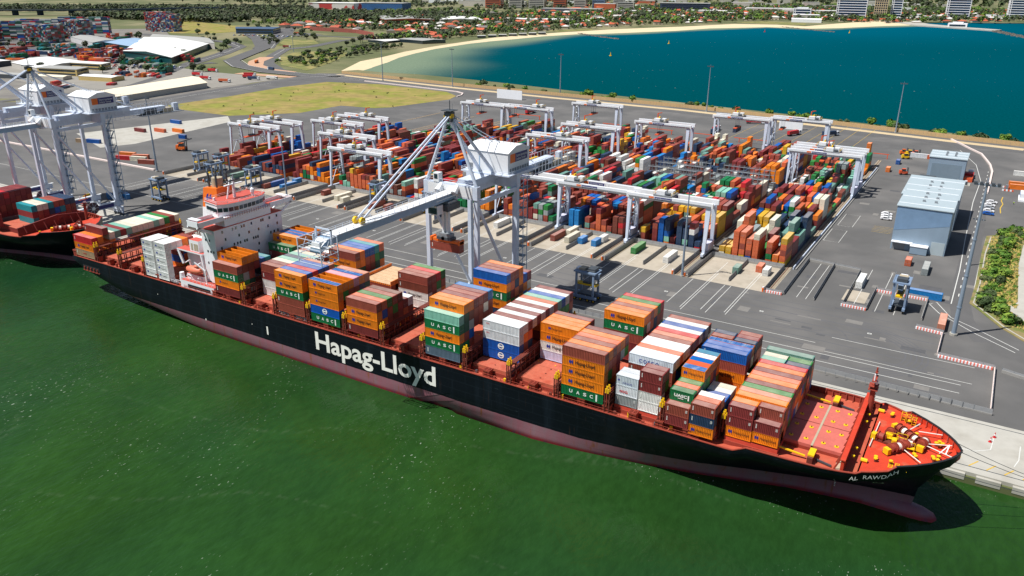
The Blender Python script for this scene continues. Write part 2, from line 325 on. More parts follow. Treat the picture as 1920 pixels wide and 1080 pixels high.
m.ribbon([(3.6, 175), (4, 240), (4.5, 268)], .3, Z+.02, LINE); m.ribbon([(-10, 160), (-8, 164), (-2, 150), (8, 142), (20, 131)], .3, Z+.02, LINE); m.ribbon([(-10.5, 161), (-6, 152), (6, 139), (19, 128)], .3, Z+.02, LINE)
for i in range(9):
    m.ribbon([(-180+i*11, 452), (-176+i*11, 560)], .25, Z+.02, YLINE)
for i in range(5): m.box(-45, -36, 250+i*2.6, 250.15+i*2.6, Z+.02, Z+.04, YLINE)
m.ribbon([(9, 362), (8.5, 352), (9.5, 344), (8.5, 334), (9, 322)], .5, Z+.02, YLINE)
for i in range(14): m.ribbon([(2+i*4, 44.5), (4+i*4, 48)], .35, 3.045, YLINE)
m.ribbon([(4, 52), (11, 53), (14.5, 56), (15, 63)], .25, 3.045, LINE); m.ribbon([(20, 50), (21, 54), (21.3, 62)], .25, 3.045, LINE)
for i in range(26): m.box(-1600+i*0, -1599, 100, 101, Z, Z+.01, LINE) if 0 else None
tag(m.build('painted_lines'), kind='structure')
# tyre-worn darker running lanes
m = MB(); SKID = mat('tyre marked asphalt', srgb(92, 92, 95), .9, var=.1, scale=.1, detail=8)
for y, wd in ((82, .5), (97.5, .6), (103, .45), (109, .5), (115.5, .5), (122, .6), (128, .45), (133, .4)):
    m.ribbon([(-640+i*40, y+.8*math.sin(i*1.7+y)) for i in range(17)], wd, Z-.006, SKID)
PT = [mat('dark patch', srgb(84, 84, 86), .9, var=.15, scale=.3), mat('pale patch', srgb(122, 119, 115), .9, var=.12, scale=.3)]
for i in range(70):
    x, y = RN.choice([(RN.uniform(-420, -70), RN.uniform(76, 137)), (RN.uniform(-60, -12), RN.uniform(80, 440)), (RN.uniform(-60, 0), RN.uniform(80, 200))]); a, b = RN.uniform(1, 9), RN.uniform(.6, 5); m.box(x, x+a, y, y+b, Z-.01, Z-.002, PT[i % 2])
for i in range(9): m.box(-330+i*38, -328.6+i*38, 118, 119, Z, Z+.04, LINE); m.box(-329.7+i*38, -328.9+i*38, 118.3, 118.7, Z+.04, Z+.05, CRDK)
for k in range(26):
    x0, y0, r0, a0 = RN.uniform(-330, -5), RN.uniform(84, 132), RN.uniform(8, 40), RN.uniform(0, 6.28); m.ribbon([(x0+r0*math.cos(a0+t*.09), min(137, max(78, y0+r0*.6*math.sin(a0+t*.09)))) for t in range(12)], .35, Z-.004, SKID)
for c in range(5): m.ribbon([(-20+(30+c*1.7)*math.cos(t*.1)-22, 112+(20+c*1.3)*math.sin(t*.1)-8) for t in range(-12, 14)], .4, Z-.005, SKID)
tag(m.build('tyre_tracks'), kind='structure')
m = MB()
m.ribbon([(-712, 591), (-655, 578), (-510, 560), (-402, 560), (-259, 556), (-153, 544), (-85, 534), (-20, 522), (30, 518)], 13, 3.02, ASPH2)
m.ribbon([(-731, 603), (-659, 594), (-523, 580), (-402, 572), (-259, 568), (-153, 554), (-85, 544), (-25, 534), (18, 528)], 9, 3.03, mat('sandy verge', srgb(196, 176, 140), .95, var=.1, scale=.1))
m.ribbon([(10, 132), (2, 150), (-.5, 170), (-.5, 260), (-1.5, 345), (-1.5, 400), (-6, 452), (-18, 500), (-28, 520)], 7.5, 3.008, ASPH2)
for pts, wd in (([(-726, 300), (-726, 342), (-736, 416), (-741, 496), (-735, 545), (-712, 591)], 14), ([(-712, 591), (-766, 577), (-833, 581), (-914, 606), (-983, 650), (-1051, 743), (-1110, 826), (-1276, 963), (-1409, 1059)], 24),
                ([(-766, 577), (-838, 603), (-920, 660), (-996, 744), (-1067, 834), (-1070, 900), (-1128, 1040), (-1100, 1120)], 20), ([(-983, 620), (-993, 581), (-1086, 719), (-1171, 828), (-1267, 886), (-1397, 905), (-1600, 930)], 24),
                ([(-1110, 826), (-1254, 979), (-1314, 1059), (-1480, 1238), (-1700, 1500)], 36), ([(-993, 581), (-900, 470), (-840, 380), (-850, 250)], 12), ([(-1000, 1130), (-1150, 1110), (-1290, 1110)], 16)):
    m.ribbon(pts, wd, 2.3 if pts[0][0] < -760 else 3.06, ASPH2)
m.ribbon([(-1417, 1130), (-1279, 1113)], 60, 2.25, ASPH); m.ribbon([(-2300, 900), (-1560, 640), (-1150, 560)], 190, 2.1, ASPH); m.ribbon([(-1250, 480), (-900, 440), (-760, 440)], 200, 2.15, mat('worn yard', srgb(140, 136, 128), .95, var=.12, scale=.05, detail=8))
tag(m.build('roads'), kind='structure')
m = MB(); m.sheet([(-2050, 250), (-1950, 800), (-1720, 1080), (-1500, 930), (-1290, 870), (-1160, 730), (-1010, 560), (-900, 470), (-770, 520), (-738, 430), (-734, 330), (-1000, 200)], 2.06, mat('industrial paving', srgb(128, 124, 116), .95, var=.16, scale=.03, col2=srgb(110, 106, 102), thr=(.42, .6), detail=10)); tag(m.build('industrial_ground'), kind='structure')
m = MB()
for pts, wd in (([(-705, 580), (-766, 566), (-833, 569), (-914, 594), (-985, 640)], .7), ([(-716, 603), (-766, 589), (-833, 593), (-908, 617), (-975, 662)], .7), ([(-719, 300), (-719, 342), (-729, 416), (-734, 496)], .5), ([(-740, 590), (-640, 575), (-510, 558)], .5)):
    m.ribbon(pts, wd, 3.1 if pts[0][0] > -750 else 2.34, LINE)
for pts in ([(-712, 591), (-766, 577), (-833, 581), (-914, 606), (-983, 650), (-1051, 743), (-1110, 826)], [(-1110, 826), (-1254, 979), (-1314, 1059)], [(-1122, 820), (-1266, 973)], [(-1098, 832), (-1242, 985)], [(-996, 744), (-1067, 834), (-1070, 900)], [(-993, 581), (-1086, 719), (-1171, 828), (-1267, 886)]): m.ribbon(pts, .6, 2.345, LINE)
for i in range(9): m.ribbon([(-1410+i*15, 1108+i), (-1404+i*15, 1150-i*3)], .9, 2.3, LINE)
tag(m.build('road_markings'), kind='structure')
m = MB(); TERR = mat('pinkish paving', srgb(190, 150, 122), .95, var=.08, scale=.1)
m.ribbon([(-800, 590), (-850, 597), (-905, 625), (-950, 668), (-985, 720)], 22, 2.36, TERR); m.ribbon([(-745, 560), (-780, 553), (-850, 548)], 15, 2.36, TERR)
tag(m.build('traffic_island'), kind='structure')
m = MB()
for poly in ([(-2007, 1250), (-1981, 1330), (-1681, 1250), (-1538, 1250), (-1494, 1165), (-1491, 1033), (-1564, 980)], [(-800, 620), (-880, 650), (-960, 720), (-1010, 800), (-990, 860), (-930, 850), (-850, 720)], [(-1130, 860), (-1180, 930), (-1240, 1000), (-1180, 1020), (-1110, 960)],
             [(-700, 2180), (-560, 2150), (-500, 2160), (-520, 2260), (-650, 2300)], [(-1600, 2100), (-1250, 2100), (-1250, 1900), (-1550, 1900)], [(-950, 1540), (-905, 1520), (-870, 1620), (-900, 1680)]):
    m.sheet(poly, 2.2, GRASS if poly[0][0] in (-2007, -1600) else GRASS2)
tag(m.build('grass_verges'), kind='structure')
m = MB(); VEGD = mat('dry soil', srgb(140, 126, 84), .95, var=.2, scale=.2, col2=srgb(104, 112, 54), thr=(.42, .58)); m.prism([(4.5, 271), (3.8, 240), (3.8, 194), (3, 169), (6, 164), (14, 149), (25, 135), (60, 128), (90, 300), (30, 300), (14, 282)], 2.9, 3.25, VEGD); tag(m.build('vegetated_ground'), kind='structure')
m = MB(); m.sheet([(20, 264), (30, 272), (40, 262), (40, 150), (20, 157), (13, 168), (13, 172), (19, 180), (18.5, 230)], 3.28, CONC); tag(m.build('footpath'), kind='structure')
m = MB(); m.ribbon([(6.5, 271), (5.3, 240), (5.3, 194), (4.3, 170), (7, 165), (15, 150), (26, 136)], .5, 3, CONC, .35); tag(m.build('kerb'), kind='structure')
# rock and scrub bank between the road and the bay
m = MB(); m.sheet([(x, y, 3.02) for x, y in SW]+[(x, y, -.3) for x, y in NS], 0, mat('scrubby bank', srgb(168, 144, 104), .95, var=.2, scale=.12, col2=srgb(88, 96, 54), thr=(.46, .56)))
tag(m.build('embankment'), kind='structure')
m = MB()
for (a, b), (c, d) in zip(SW, SW[1:]):
    n = int(math.hypot(c-a, d-b)/3)
    for i in range(n):
        t = i/n; x, y = a+(c-a)*t, b+(d-b)*t; m.box(x-.04, x+.04, y-.04, y+.04, 3, 6.6, STEELG)
m.ribbon(SW, .06, 3, mat('sandy fence mesh', srgb(196, 164, 118), .9, var=.1), 3.4)
tag(m.build('boundary_fence'), 'long sandy mesh fence along the top of the bay bank', 'fence')
m = MB(); m.ribbon([(-31, 542), (-22, 522), (-16, 508), (-8, 491), (-4, 470), (-1, 453), (1, 430), (1, 400), (.8, 366)], 1.1, 3, PINKW, 1.0); tag(m.build('road_barrier'), 'curving pale barrier wall along the road past the sheds', 'barrier')
m = MB(); m.ribbon([(-640, 141), (-457, 142.5)], 1.6, 3, PINKW, .9); tag(m.build('road_barrier'), 'straight pale pink barrier behind the quay cranes at the left', 'barrier')
m = MB(); m.ribbon([(-655, 569), (-600, 563), (-510, 553), (-497, 546), (-490, 533), (-488, 522)], 1.3, 3, PINKW, .9); tag(m.build('road_barrier'), 'pale barrier curving around the corner of the dry field', 'barrier')
def rocks(pts, wd, name, label, h=1.5):
    m = MB(); r = random.Random(3)
    for (a, b), (c, d) in zip(pts, pts[1:]):
        for i in range(int(math.hypot(c-a, d-b)/3)*3):
            t = r.random(); x = a+(c-a)*t+r.uniform(-wd, wd)/2; y = b+(d-b)*t+r.uniform(-wd, wd)/2; s = r.uniform(1, 2.6); z = h*(1-.5*r.random())
            m.hexa([(x+s*u*r.uniform(.7, 1.2), y+s*v*r.uniform(.7, 1.2), -1) for u, v in ((-1, -1), (1, -1), (1, 1), (-1, 1))]+[(x+s*.6*u*r.uniform(.6, 1.2), y+s*.6*v*r.uniform(.6, 1.2), z) for u, v in ((-1, -1), (1, -1), (1, 1), (-1, 1))], ROCK)
    tag(m.build(name), label, 'breakwater')
rocks([(-881, 1545), (-818, 1490), (-712, 1420)], 9, 'rock_groyne', 'dark rock groyne running out from the middle of the far beach')
rocks([(-571, 2100), (-483, 2020), (-385, 1935)], 12, 'rock_groyne', 'low rock groyne between the two sandy beaches')
rocks([(-60, 2215), (-20, 2080), (20, 1960), (60, 1840)], 22, 'breakwater', 'grey rock breakwater beyond the end of the pier', 3)
m = MB(); m.prism([(-320, 2450), (-242, 2329), (-138, 2259), (-57, 2199), (-44, 2236), (-128, 2300), (-225, 2420), (-262, 2520)], -2, 3, CONC)
p = tag(m.build('pier'), 'broad pale pier with a white building at far right', 'pier')
m = MB(); m.box(-170, -125, 2296, 2325, 3, 12, WHITE); m.box(-166, -129, 2295.4, 2296, 5, 9, GLASS); m.box(-160, -135, 2300, 2320, 12, 15, WHITE); tag(m.build('pier_building'), 'small white terminal building standing on the pier', 'building')
for (x, y), c in zip(((-565, 1065), (-580, 1364), (-522, 1837), (-346, 1918)), ('first yellow buoy nearest the port in the bay', 'yellow buoy off the dark rock groyne', 'small red buoy in front of the low groyne', 'yellow buoy off the second beach')):
    m = MB(); m.cyl((x, y, -.5), (x, y, 1), 2.2, RED if 'red' in c else YEL, 10); m.cyl((x, y, 1), (x, y, 6), .9, RED if 'red' in c else YEL, 8, .3); tag(m.build('buoy'), c, 'buoy')
# ================================================================ THE SHIP
CY = 20.25
HULLM = bpy.data.materials.new('hull paint'); HULLM.use_nodes = True
def hull_mat(M):
    n = M.node_tree.nodes; l = M.node_tree.links; b = n['Principled BSDF']; b.inputs['Roughness'].default_value = .5; b.inputs['Specular IOR Level'].default_value = .25
    tc = n.new('ShaderNodeTexCoord'); sp = n.new('ShaderNodeSeparateXYZ'); l.new(tc.outputs['Object'], sp.inputs[0])
    def noise(s, sc=(1, 1, 1), d=6):
        mp = n.new('ShaderNodeMapping'); mp.inputs['Scale'].default_value = sc; l.new(tc.outputs['Object'], mp.inputs['Vector'])
        t = n.new('ShaderNodeTexNoise'); t.inputs['Scale'].default_value = s; t.inputs['Detail'].default_value = d; l.new(mp.outputs[0], t.inputs['Vector']); return t.outputs['Fac']
    def ramp(f, lo, hi):
        r = n.new('ShaderNodeMapRange'); r.inputs[1].default_value = lo; r.inputs[2].default_value = hi; l.new(f, r.inputs[0]); return r.outputs[0]
    def mix(f, a, c):
        x = n.new('ShaderNodeMix'); x.data_type = 'RGBA'; l.new(f, x.inputs['Factor'])
        for k, v in (('A', a), ('B', c)):
            if isinstance(v, tuple): x.inputs[k].default_value = (*v, 1)
            else: l.new(v, x.inputs[k])
        return x.outputs['Result']
    black = mix(ramp(noise(.25, (1, 1, .12)), .52, .8), srgb(8, 14, 24), srgb(24, 33, 44))
    black = mix(ramp(noise(1.1, (1, 1, .05)), .66, .9), black, srgb(84, 60, 46)); black = mix(ramp(noise(2.5, (.12, 1, 1)), .68, .85), black, srgb(58, 70, 74))
    red = mix(ramp(noise(.3, (1, 1, .25)), .4, .7), srgb(150, 96, 108), srgb(138, 108, 116))
    red = mix(ramp(noise(.9, (1, 1, .12)), .6, .75), red, srgb(140, 84, 44))
    sm = n.new('ShaderNodeTexBrick'); sm.inputs['Scale'].default_value = 1; sm.inputs['Mortar Size'].default_value = .012; sm.inputs['Brick Width'].default_value = .9; sm.inputs['Row Height'].default_value = .27; mps = n.new('ShaderNodeMapping'); mps.inputs['Rotation'].default_value = (math.pi/2, 0, 0); mps.inputs['Scale'].default_value = (.1, .1, .1); l.new(tc.outputs['Object'], mps.inputs['Vector']); l.new(mps.outputs[0], sm.inputs['Vector'])
    fs = n.new('ShaderNodeMath'); fs.operation = 'MULTIPLY'; l.new(sm.outputs['Fac'], fs.inputs[0]); fs.inputs[1].default_value = .09; black = mix(fs.outputs[0], black, srgb(60, 72, 82)); red = mix(fs.outputs[0], red, srgb(110, 66, 60))
    red2 = mix(ramp(noise(.5), .45, .6), srgb(140, 46, 52), srgb(110, 50, 70))
    red = mix(ramp(sp.outputs['Z'], 1.4, .5), red, red2)
    bot = n.new('ShaderNodeMath'); bot.operation = 'MULTIPLY_ADD'; l.new(noise(.6), bot.inputs[0]); bot.inputs[1].default_value = .25; l.new(sp.outputs['Z'], bot.inputs[2])
    c = mix(ramp(bot.outputs[0], 4.55, 4.65), red, black); l.new(c, b.inputs['Base Color'])
hull_mat(HULLM)
HD = [(-41, 20.25), (-25, 20.2), (-19, 19.9), (-15, 19.2), (-12, 18.4), (-8.3, 16.6), (-4, 13.6), (-1.5, 11.8), (1.3, 9.3), (3.4, 7), (5.2, 4.4), (6.3, 2.2), (6.9, .35)]
H45 = [(-110, 20.25), (-80, 19.4), (-63, 17), (-49, 13.6), (-38, 9.8), (-28, 6.6), (-19, 3.8), (-9, 1.5), (-1.5, .1)]
H0 = [(-94, 20.25), (-80, 18.6), (-64, 15.6), (-50, 12.2), (-38, 8.6), (-28, 5.6), (-17, 3.6), (-6, 2.0), (-1.5, .1)]
ZD = [(-308, 14.8), (-41, 15), (-39.5, 15.1), (-36.5, 16.7), (-12.6, 17.3), (-11.5, 17.9), (-6.5, 18.2), (-5, 19.3), (7, 19.6)]
ZK = [(-308.5, 11.8), (-302, 9.2), (-289, 6.5), (-277, 4), (-260, 2.2), (-235, -.3), (-205, -2.6), (-150, -5.5), (-121, -6.5)]
def station(x):
    zd = interp(ZD, x)
    if x < -120:
        z = interp(ZK, x); P = [(0, z-2.4), (10, z-1.8), (16.5, z-.9), (19.3, z), (20.05, z+.9)]; t0 = z+.9
        return P+[(20.25, t0+(zd-t0)*k/3) for k in (1, 2, 3)]
    hd = interp(HD, x)
    if x > -1.5:
        zs = 4.5+(x+1.5)/8.4*14.6; zt = max(zs+.1, zd-2.3); return [(.05, zs-.02), (.1, zs-.01), (.15, zs)]+[(max(.2, hd*.97*(k/4)**.95), zs+(zt-zs)*k/4) for k in range(1, 5)]+[(hd, zd)]
    h0, h4 = interp(H0, x), interp(H45, x); P = [(max(0, h0-1.2), -4), (h0, 0), (h0+(h4-h0)*.45, 2)]
    zt = zd-2.3; return P+[(h4+(hd*.99-h4)*(k/3)**1.15, 4.5+(zt-4.5)*k/3) for k in range(4)]+[(hd, zd)]
XS = [-308.5, -305, -302, -296, -289, -283, -277, -268, -260, -248, -235, -220, -205, -180, -150, -120, -94, -80, -63, -56, -49, -43, -41, -39.5, -38, -36.5, -33, -28, -23, -19, -15, -12.6, -11.5, -9, -6.5, -5, -3, -1.5, 0, 1.3, 2.5, 3.8, 5.2, 6.2, 6.9]
def hull_mb():
    m = MB(); S = [[(x, CY-h, z) for h, z in station(x)]+[(x, CY+h, z) for h, z in station(x)[::-1]] for x in XS]; n = len(S[0])
    for r in S: m.v += r
    i = m.mi(HULLM)
    for a in range(len(S)-1):
        for k in range(n-1):
            if k != n//2-1: m.f.append((a*n+k, a*n+k+1, (a+1)*n+k+1, (a+1)*n+k)); m.m.append(i)
    m.f.append(tuple(range(n-1, -1, -1))); m.m.append(i)
    # bulb
    R = 10; b = len(m.v)
    for a in range(9):
        t = a/8; x = -12+18.6*t; rr = math.sqrt(max(0, 1-((max(0, t-.5))/.5)**3))
        for k in range(R): q = 2*math.pi*k/R; m.v.append((x, CY+3.1*rr*math.cos(q), -1.7-.1*t+(5.0-1.1*t)*rr*math.sin(q)))
    for a in range(8):
        for k in range(R): m.f.append((b+a*R+k, b+(a+1)*R+k, b+(a+1)*R+(k+1) % R, b+a*R+(k+1) % R)); m.m.append(i)
    return m
SHIP = thing('container_ship', 'huge black hulled container ship stacked with containers, moored along the quay', 'ship', (0, 0, 0), 0, 'container ships')
def part(m, name, parent=None, label=None, smooth=False):
    o = m.build(name, parent or SHIP, smooth)
    if label: o['label'] = label
    return o
hull = part(hull_mb(), 'hull', smooth=False)
hull.data.polygons.foreach_set('use_smooth', [True]*len(hull.data.polygons))
# decks
def deck(xs, z, mtl, inset=.35, name='deck'):
    m = MB(); L = []
    for x in xs:
        zz = z(x) if callable(z) else z; h = min(interp(HD, x), 20.25)-inset
        L.append((x, max(.05, h), zz))
    for (x0, h0, z0), (x1, h1, z1) in zip(L, L[1:]): m.face([(x0, CY-h0, z0), (x1, CY-h1, z1), (x1, CY+h1, z1), (x0, CY+h0, z0)], mtl)
    return part(m, name)
deck([-308.3, -41, -39.5, -36.5, -28, -19, -15, -12.6], lambda x: interp([(-41, 14.55), (-36, 15.2), (-12, 15.5)], x), DECK, .3, 'main_deck')
deck([-12, -11.5, -8.3, -6.5, -4, -1.5, 1.3, 3.4, 5.2, 6.3], 17.75, FORE, .3, 'forecastle_deck')
# gunwale rim, bulwark stays
m = MB()
for s in (-1, 1):
    P = []
    for x in XS: 
        if x >= -308: P.append((x, CY+s*(min(interp(HD, x), 20.25)-.18), interp(ZD, x)+.02))
    for a, b in zip(P, P[1:]): m.bar(a, b, .5, .18, OXID if a[0] < -6 else BLACK)
for s in (-1, 1):
    Q = [(x, CY+s*max(.1, min(interp(HD, x), 20.25)-.28), interp(ZD, x)) for x in XS if x > -37]
    for (x0, y0, z0), (x1, y1, z1) in zip(Q, Q[1:]): m.face([(x0, y0, 15 if x1 < -11.6 else 17.6), (x1, y1, 15 if x1 < -11.6 else 17.6), (x1, y1, z1), (x0, y0, z0)], FORE if x0 > -12 else OXID)
for i in range(13):
    for s in (-1, 1):
        x = -35+i*1.75; h = min(interp(HD, x), 20.25); zz = interp(ZD, x); m.bar((x, CY+s*(h-.35), zz), (x, CY+s*(h-1.1), 15.4), .12, .5, OXID)
for i in range(9):
    x = -5+i*1.25; h = interp(HD, x)
    for s in (-1, 1):
        if h > 1.5: m.bar((x, CY+s*(h-.25), 19.3), (x-.1, CY+s*max(.2, h-1.2), 17.8), .1, .45, OXID)
part(m, 'bulwark')
def guard_rail(x0, x1):
    m = MB(); y = .35
    for x in range(int(x0), int(x1), 3): m.box(x-.05, x+.05, y-.05, y+.05, 14.6, 15.9, OXID)
    for z in (15.3, 15.9): m.box(x0, x1, y-.04, y+.04, z-.04, z+.04, OXID)
    return m
part(guard_rail(-240, -48), 'guard_rail')
# hatch covers (one per bay)
BX = dict(S=-306, S2=-291, S3=-276, W=-261, A=-222.5, B=-207, C=-192, D=-176.8, E=-161.3, F=-146.2, G=-131, H=-115.8, I=-101, J=-86, K=-71.5, L=-57, M=-42.3)
RED2 = mat('bright hatch red', srgb(204, 76, 56), .65, var=.12, scale=.3)
for k, x in BX.items():
    if k == 'S' : continue
    m = MB(); hw = min(17.3, interp(HD, x+12)-2.6); y0 = CY-hw; n = 4; wd = 2*hw/n; hm = RED2 if k in 'KLM' else HATCH
    m.box(x-.4, x+12.7, y0-.25, CY+hw+.25, 14.5, 15.7, OXID)
    for j in range(n):
        m.box(x-.2, x+12.4, y0+j*wd+.06, y0+(j+1)*wd-.06, 15.7, 16.7, hm)
        for xx in (x+.4, x+5.9, x+11.6):
            for q in (.25, .6, .95): m.box(xx, xx+.35, y0+(j+q)*wd-.3, y0+(j+q)*wd, 16.7, 16.85, YEL if (j+int(q*9)) % 3 == 0 else BROWN)
    part(m, 'hatch_cover')
m = MB(); m.box(-28, -14.3, 9.2, 31.2, 15.3, 16.2, OXID)
for a, b in ((-28, -21.3), (-21, -14.3)):
    for c, d in ((9.2, 20), (20.4, 31.2)): m.box(a, b, c, d, 16.2, 17, mat('worn hatch', srgb(196, 104, 92), .7, var=.12, scale=.4))
for x in (-26.5, -23, -19, -16):
    for y in (11.5, 17.5, 23, 29): m.cyl((x, y, 17), (x, y, 17.12), .55, YEL, 10); m.box(x-.12, x+.12, y-.12, y+.12, 17.12, 17.4, BROWN)
m.box(-21.4, -20.9, 9, 31.4, 17, 17.06, TAN)
o = part(m, 'hatch_cover', label='uncovered foremost hatch with yellow lashing points'); o.location.x = -2.3
# pedestals under the outermost row, lashing bridges
def pedestal(x):
    m = MB()
    for dx in (-.55, .55): m.box(x+dx-.45, x+dx+.45, .5, 2.3, 14.5, 16.95, OXID)
    m.box(x-1.1, x+1.1, .35, 2.6, 16.5, 16.95, OXID); return part(m, 'pedestal')
pd = pedestal(0); first = True
for k, x in BX.items():
    if k in ('S', 'M', 'W') or k == 'L': pass
    for dx in (-1.4, 5.9):
        for y in ((0, 37.9) if k not in 'M' else ()):
            o = pd if first else pd.copy()
            if not first: COL.objects.link(o)
            o.location = (x+dx, y, 0); first = False
def lash(x):
    m = MB()
    for i in range(16):
        y = .35+i*2.6; m.box(-.75, -.5, y-.13, y+.13, 14.6, 20.6, BROWN); m.box(.5, .75, y-.13, y+.13, 14.6, 20.6, BROWN)
        if i % 2 == 0: m.box(-.5, .5, y-.1, y+.1, 17.9, 18.2, BROWN); m.bar((.62, y, 14.8), (.62, y+2.4, 17.8), .1, .12, BROWN)
        m.box(-.1, .15, y+.9, y+1.2, 18.4, 19.2, YEL) if i % 3 == 0 else None
    for z in (18.1, 20.5): m.box(-.85, .85, .2, 40, z, z+.18, BROWN)
    for z in (19.2, 19.8, 21.2, 21.8): m.box(.72, .8, .2, 40, z, z+.07, OXID)
    for y in (.3, 1.4, 39.6): m.box(-.5, .5, y-.25, y+.2, 20.7, 21.9, YEL); m.box(-.25, .25, y-.12, y+.1, 21.9, 22.7, YEL)
    for y in (.2, 1.2): m.cyl((0, y, 17), (0, y, 22), .18, OXID, 6)
    o = part(m, 'lashing_bridge'); o.location.x = x; return o
lb = lash(-292.4)
for x in (-277.2, -262.3, -208.6, -193.5, -178.3, -162.8, -147.6, -132.4, -117.1, -102.4, -87.5, -72.7, -58.3, -43.4):
    o = lb.copy(); COL.objects.link(o); o.location.x = x
    if x > -60: o.scale.y = .82 if x > -50 else .96; o.location.y = 3.6 if x > -50 else .8
# side clutter: yellow boxes, bollards, gangways
for i in range(64):
    x = -285+i*3.7+RN.uniform(-1, 1)
    if -243 < x < -222: continue
    y = RN.uniform(.9, 2.3); c = RN.choice([YEL, YEL, OXID, BROWN, CRDK, OXID]); m = MB(); m.box(x-.35, x+.35, y-.3, y+.3, 14.6, 14.6+RN.uniform(.6, 1.5), c); part(m, 'deck_locker')
def gangway(x0, x1, y):
    m = MB(); m.box(x0, x1, y-.4, y+.4, 15.4, 15.55, STEELG)
    for q in (y-.4, y+.4): m.box(x0, x1, q-.05, q+.05, 16.2, 16.3, WHITE); [m.box(x0+i*1.5-.05, x0+i*1.5+.05, q-.05, q+.05, 15.5, 16.3, WHITE) for i in range(int((x1-x0)/1.5)+1)]
    part(m, 'gangway')
gangway(-194, -178, 1.2); gangway(-258, -244, 1.2)
# lettering on the hull
LET = mat('hull lettering', srgb(246, 244, 236), .5, var=.05, scale=.3)
def onhull(x, z):
    P = station(x)
    for (h0, z0), (h1, z1) in zip(P, P[1:]):
        if z0 <= z <= z1: return CY-(h0+(h1-h0)*(z-z0)/max(.001, z1-z0))
    return CY-P[-1][0]
me = text_mesh('Hapag-Lloyd', 48.2, 8.4, bold=.022)
ys = [v.co.z for v in me.vertices]
m = MB(); text_into(m, me, LET, -175.6, -.04, 4.9); o = part(m, 'lettering', hull)
def hull_text(t, x0, w, z, h, name='lettering', lean=0):
    me = text_mesh(t, w, h); m = MB()
    text_into(m, me, LET, 0, 0, 0, lambda p: (x0+p.x+lean*p.z, onhull(x0+p.x, (interp(ZD, x0+p.x)-1.85 if z is None else z)+p.z)-.08, (interp(ZD, x0+p.x)-1.85 if z is None else z)+p.z)); return part(m, name, hull)
hull_text('AL  RAWDAH', -13.6, 9.2, None, 1.0)
m = MB()
def markp(x, z, y=None): return (x, onhull(x, z)-.08, z)
def mark_quad(x0, x1, z0, z1): m.face([markp(x0, z0), markp(x1, z0), markp(x1, z1), markp(x0, z1)], LET)
for a in range(12):
    t0, t1 = a*math.pi/6, (a+1)*math.pi/6
    m.face([markp(-21.5+.75*math.cos(t0), 12.2+.75*math.sin(t0)), markp(-21.5+.75*math.cos(t1), 12.2+.75*math.sin(t1)), markp(-21.5+.5*math.cos(t1), 12.2+.5*math.sin(t1)), markp(-21.5+.5*math.cos(t0), 12.2+.5*math.sin(t0))], LET)
mark_quad(-22.1, -20.9, 12.12, 12.28); mark_quad(-21.6, -21.4, 11.6, 12.8)
mark_quad(-14.6, -13.6, 12.3, 12.5); mark_quad(-14.25, -13.95, 11.4, 12.3)
for a, b, c, d in ((-9.2, -8.9, 11.3, 12), (-9.2, -7.2, 11.2, 11.4), (-7.4, -7.0, 11.3, 11.8), (-8.6, -8.2, 12.1, 12.4)): mark_quad(a, b, c, d)
for i in range(14): mark_quad(-17.9, -17.65, 3.2+i*.45, 3.4+i*.45)
mark_quad(-198.3, -197.6, 6.6, 9.6); mark_quad(-205.5, -205.2, 8.6, 8.9); mark_quad(-256.2, -255.9, 8.8, 9.1); mark_quad(-230.1, -229.6, 4.4, 5.1)
part(m, 'draught_marks', hull)
m = MB()
for x0, x1 in ((-302.4, -291.6),): 
    m.box(x0, x1, -.03, .05, 9.9, 12.0, BLACK)
    for i in range(5): m.cyl((x0+1.2+i*2.1, -.12, 10.2), (x0+1.2+i*2.1, -.12, 11.4), .3, OXID, 6)
    m.box(x0, x1, -.2, 0, 9.7, 9.95, OXID)
part(m, 'mooring_opening', hull)
# ---------------- bridge house
m = MB(); HOUSE = WHITE; FLOOR = mat('red deck paint', srgb(190, 84, 72), .7, var=.1, scale=.5)
m.box(-232, -225, 4.6, 35.4, 14.6, 37.4, HOUSE); m.box(-246, -232, 8, 32.5, 14.6, 27.5, HOUSE, FLOOR); m.box(-240, -232, 10.5, 30, 27.5, 33, HOUSE, FLOOR); m.box(-236, -232, 12.5, 28, 33, 39, HOUSE, FLOOR)
m.box(-233, -224.9, 4.4, 35.6, 37.4, 37.7, FLOOR); m.box(-231.5, -225.05, 9.5, 30.5, 37.7, 40.9, HOUSE)
house = part(m, 'bridge_house')
m = MB()
for z, row in ((36.2, (8, 12.5, 14, 16.5, 17.6, 21, 25.5, 26.4, 29.5, 33)), (33.3, (9, 15, 19.5, 24, 28.5, 33)), (30.6, (7, 12.5, 14, 15.2, 17.2, 18.2, 21.3, 22.3, 23.3, 29.5, 31.2, 33)), (27.9, (9, 16, 23.5, 31)), (25.2, (7, 12, 18, 23, 29)), (22.4, (9, 16, 25))):
    for y in row: m = MB(); m.box(-225.05, -224.94, y-.32, y+.32, z-.55, z+.45, GLASS); part(m, 'window', house)
for x, z in ((-230, 33.5), (-228, 33.5), (-229.5, 29.4), (-228, 29.4), (-226.5, 29.4), (-230, 25), (-227, 25)): m = MB(); m.box(x-.3, x+.3, 4.52, 4.65, z-.4, z+.4, GLASS); part(m, 'window', house)
m = MB(); m.box(-231, -229.8, 4.5, 4.65, 15, 18, CRDK); part(m, 'door', house)
m = MB(); m.box(-231, -225.2, -1.3, 41.8, 39.9, 40.3, HOUSE, FLOOR)
for a, b in ((-1.3, 9.5), (30.5, 41.8)):
    m.box(-225.4, -225.2, a, b, 40.3, 41.6, HOUSE); m.box(-231, -230.8, a, b, 40.3, 41.6, HOUSE)
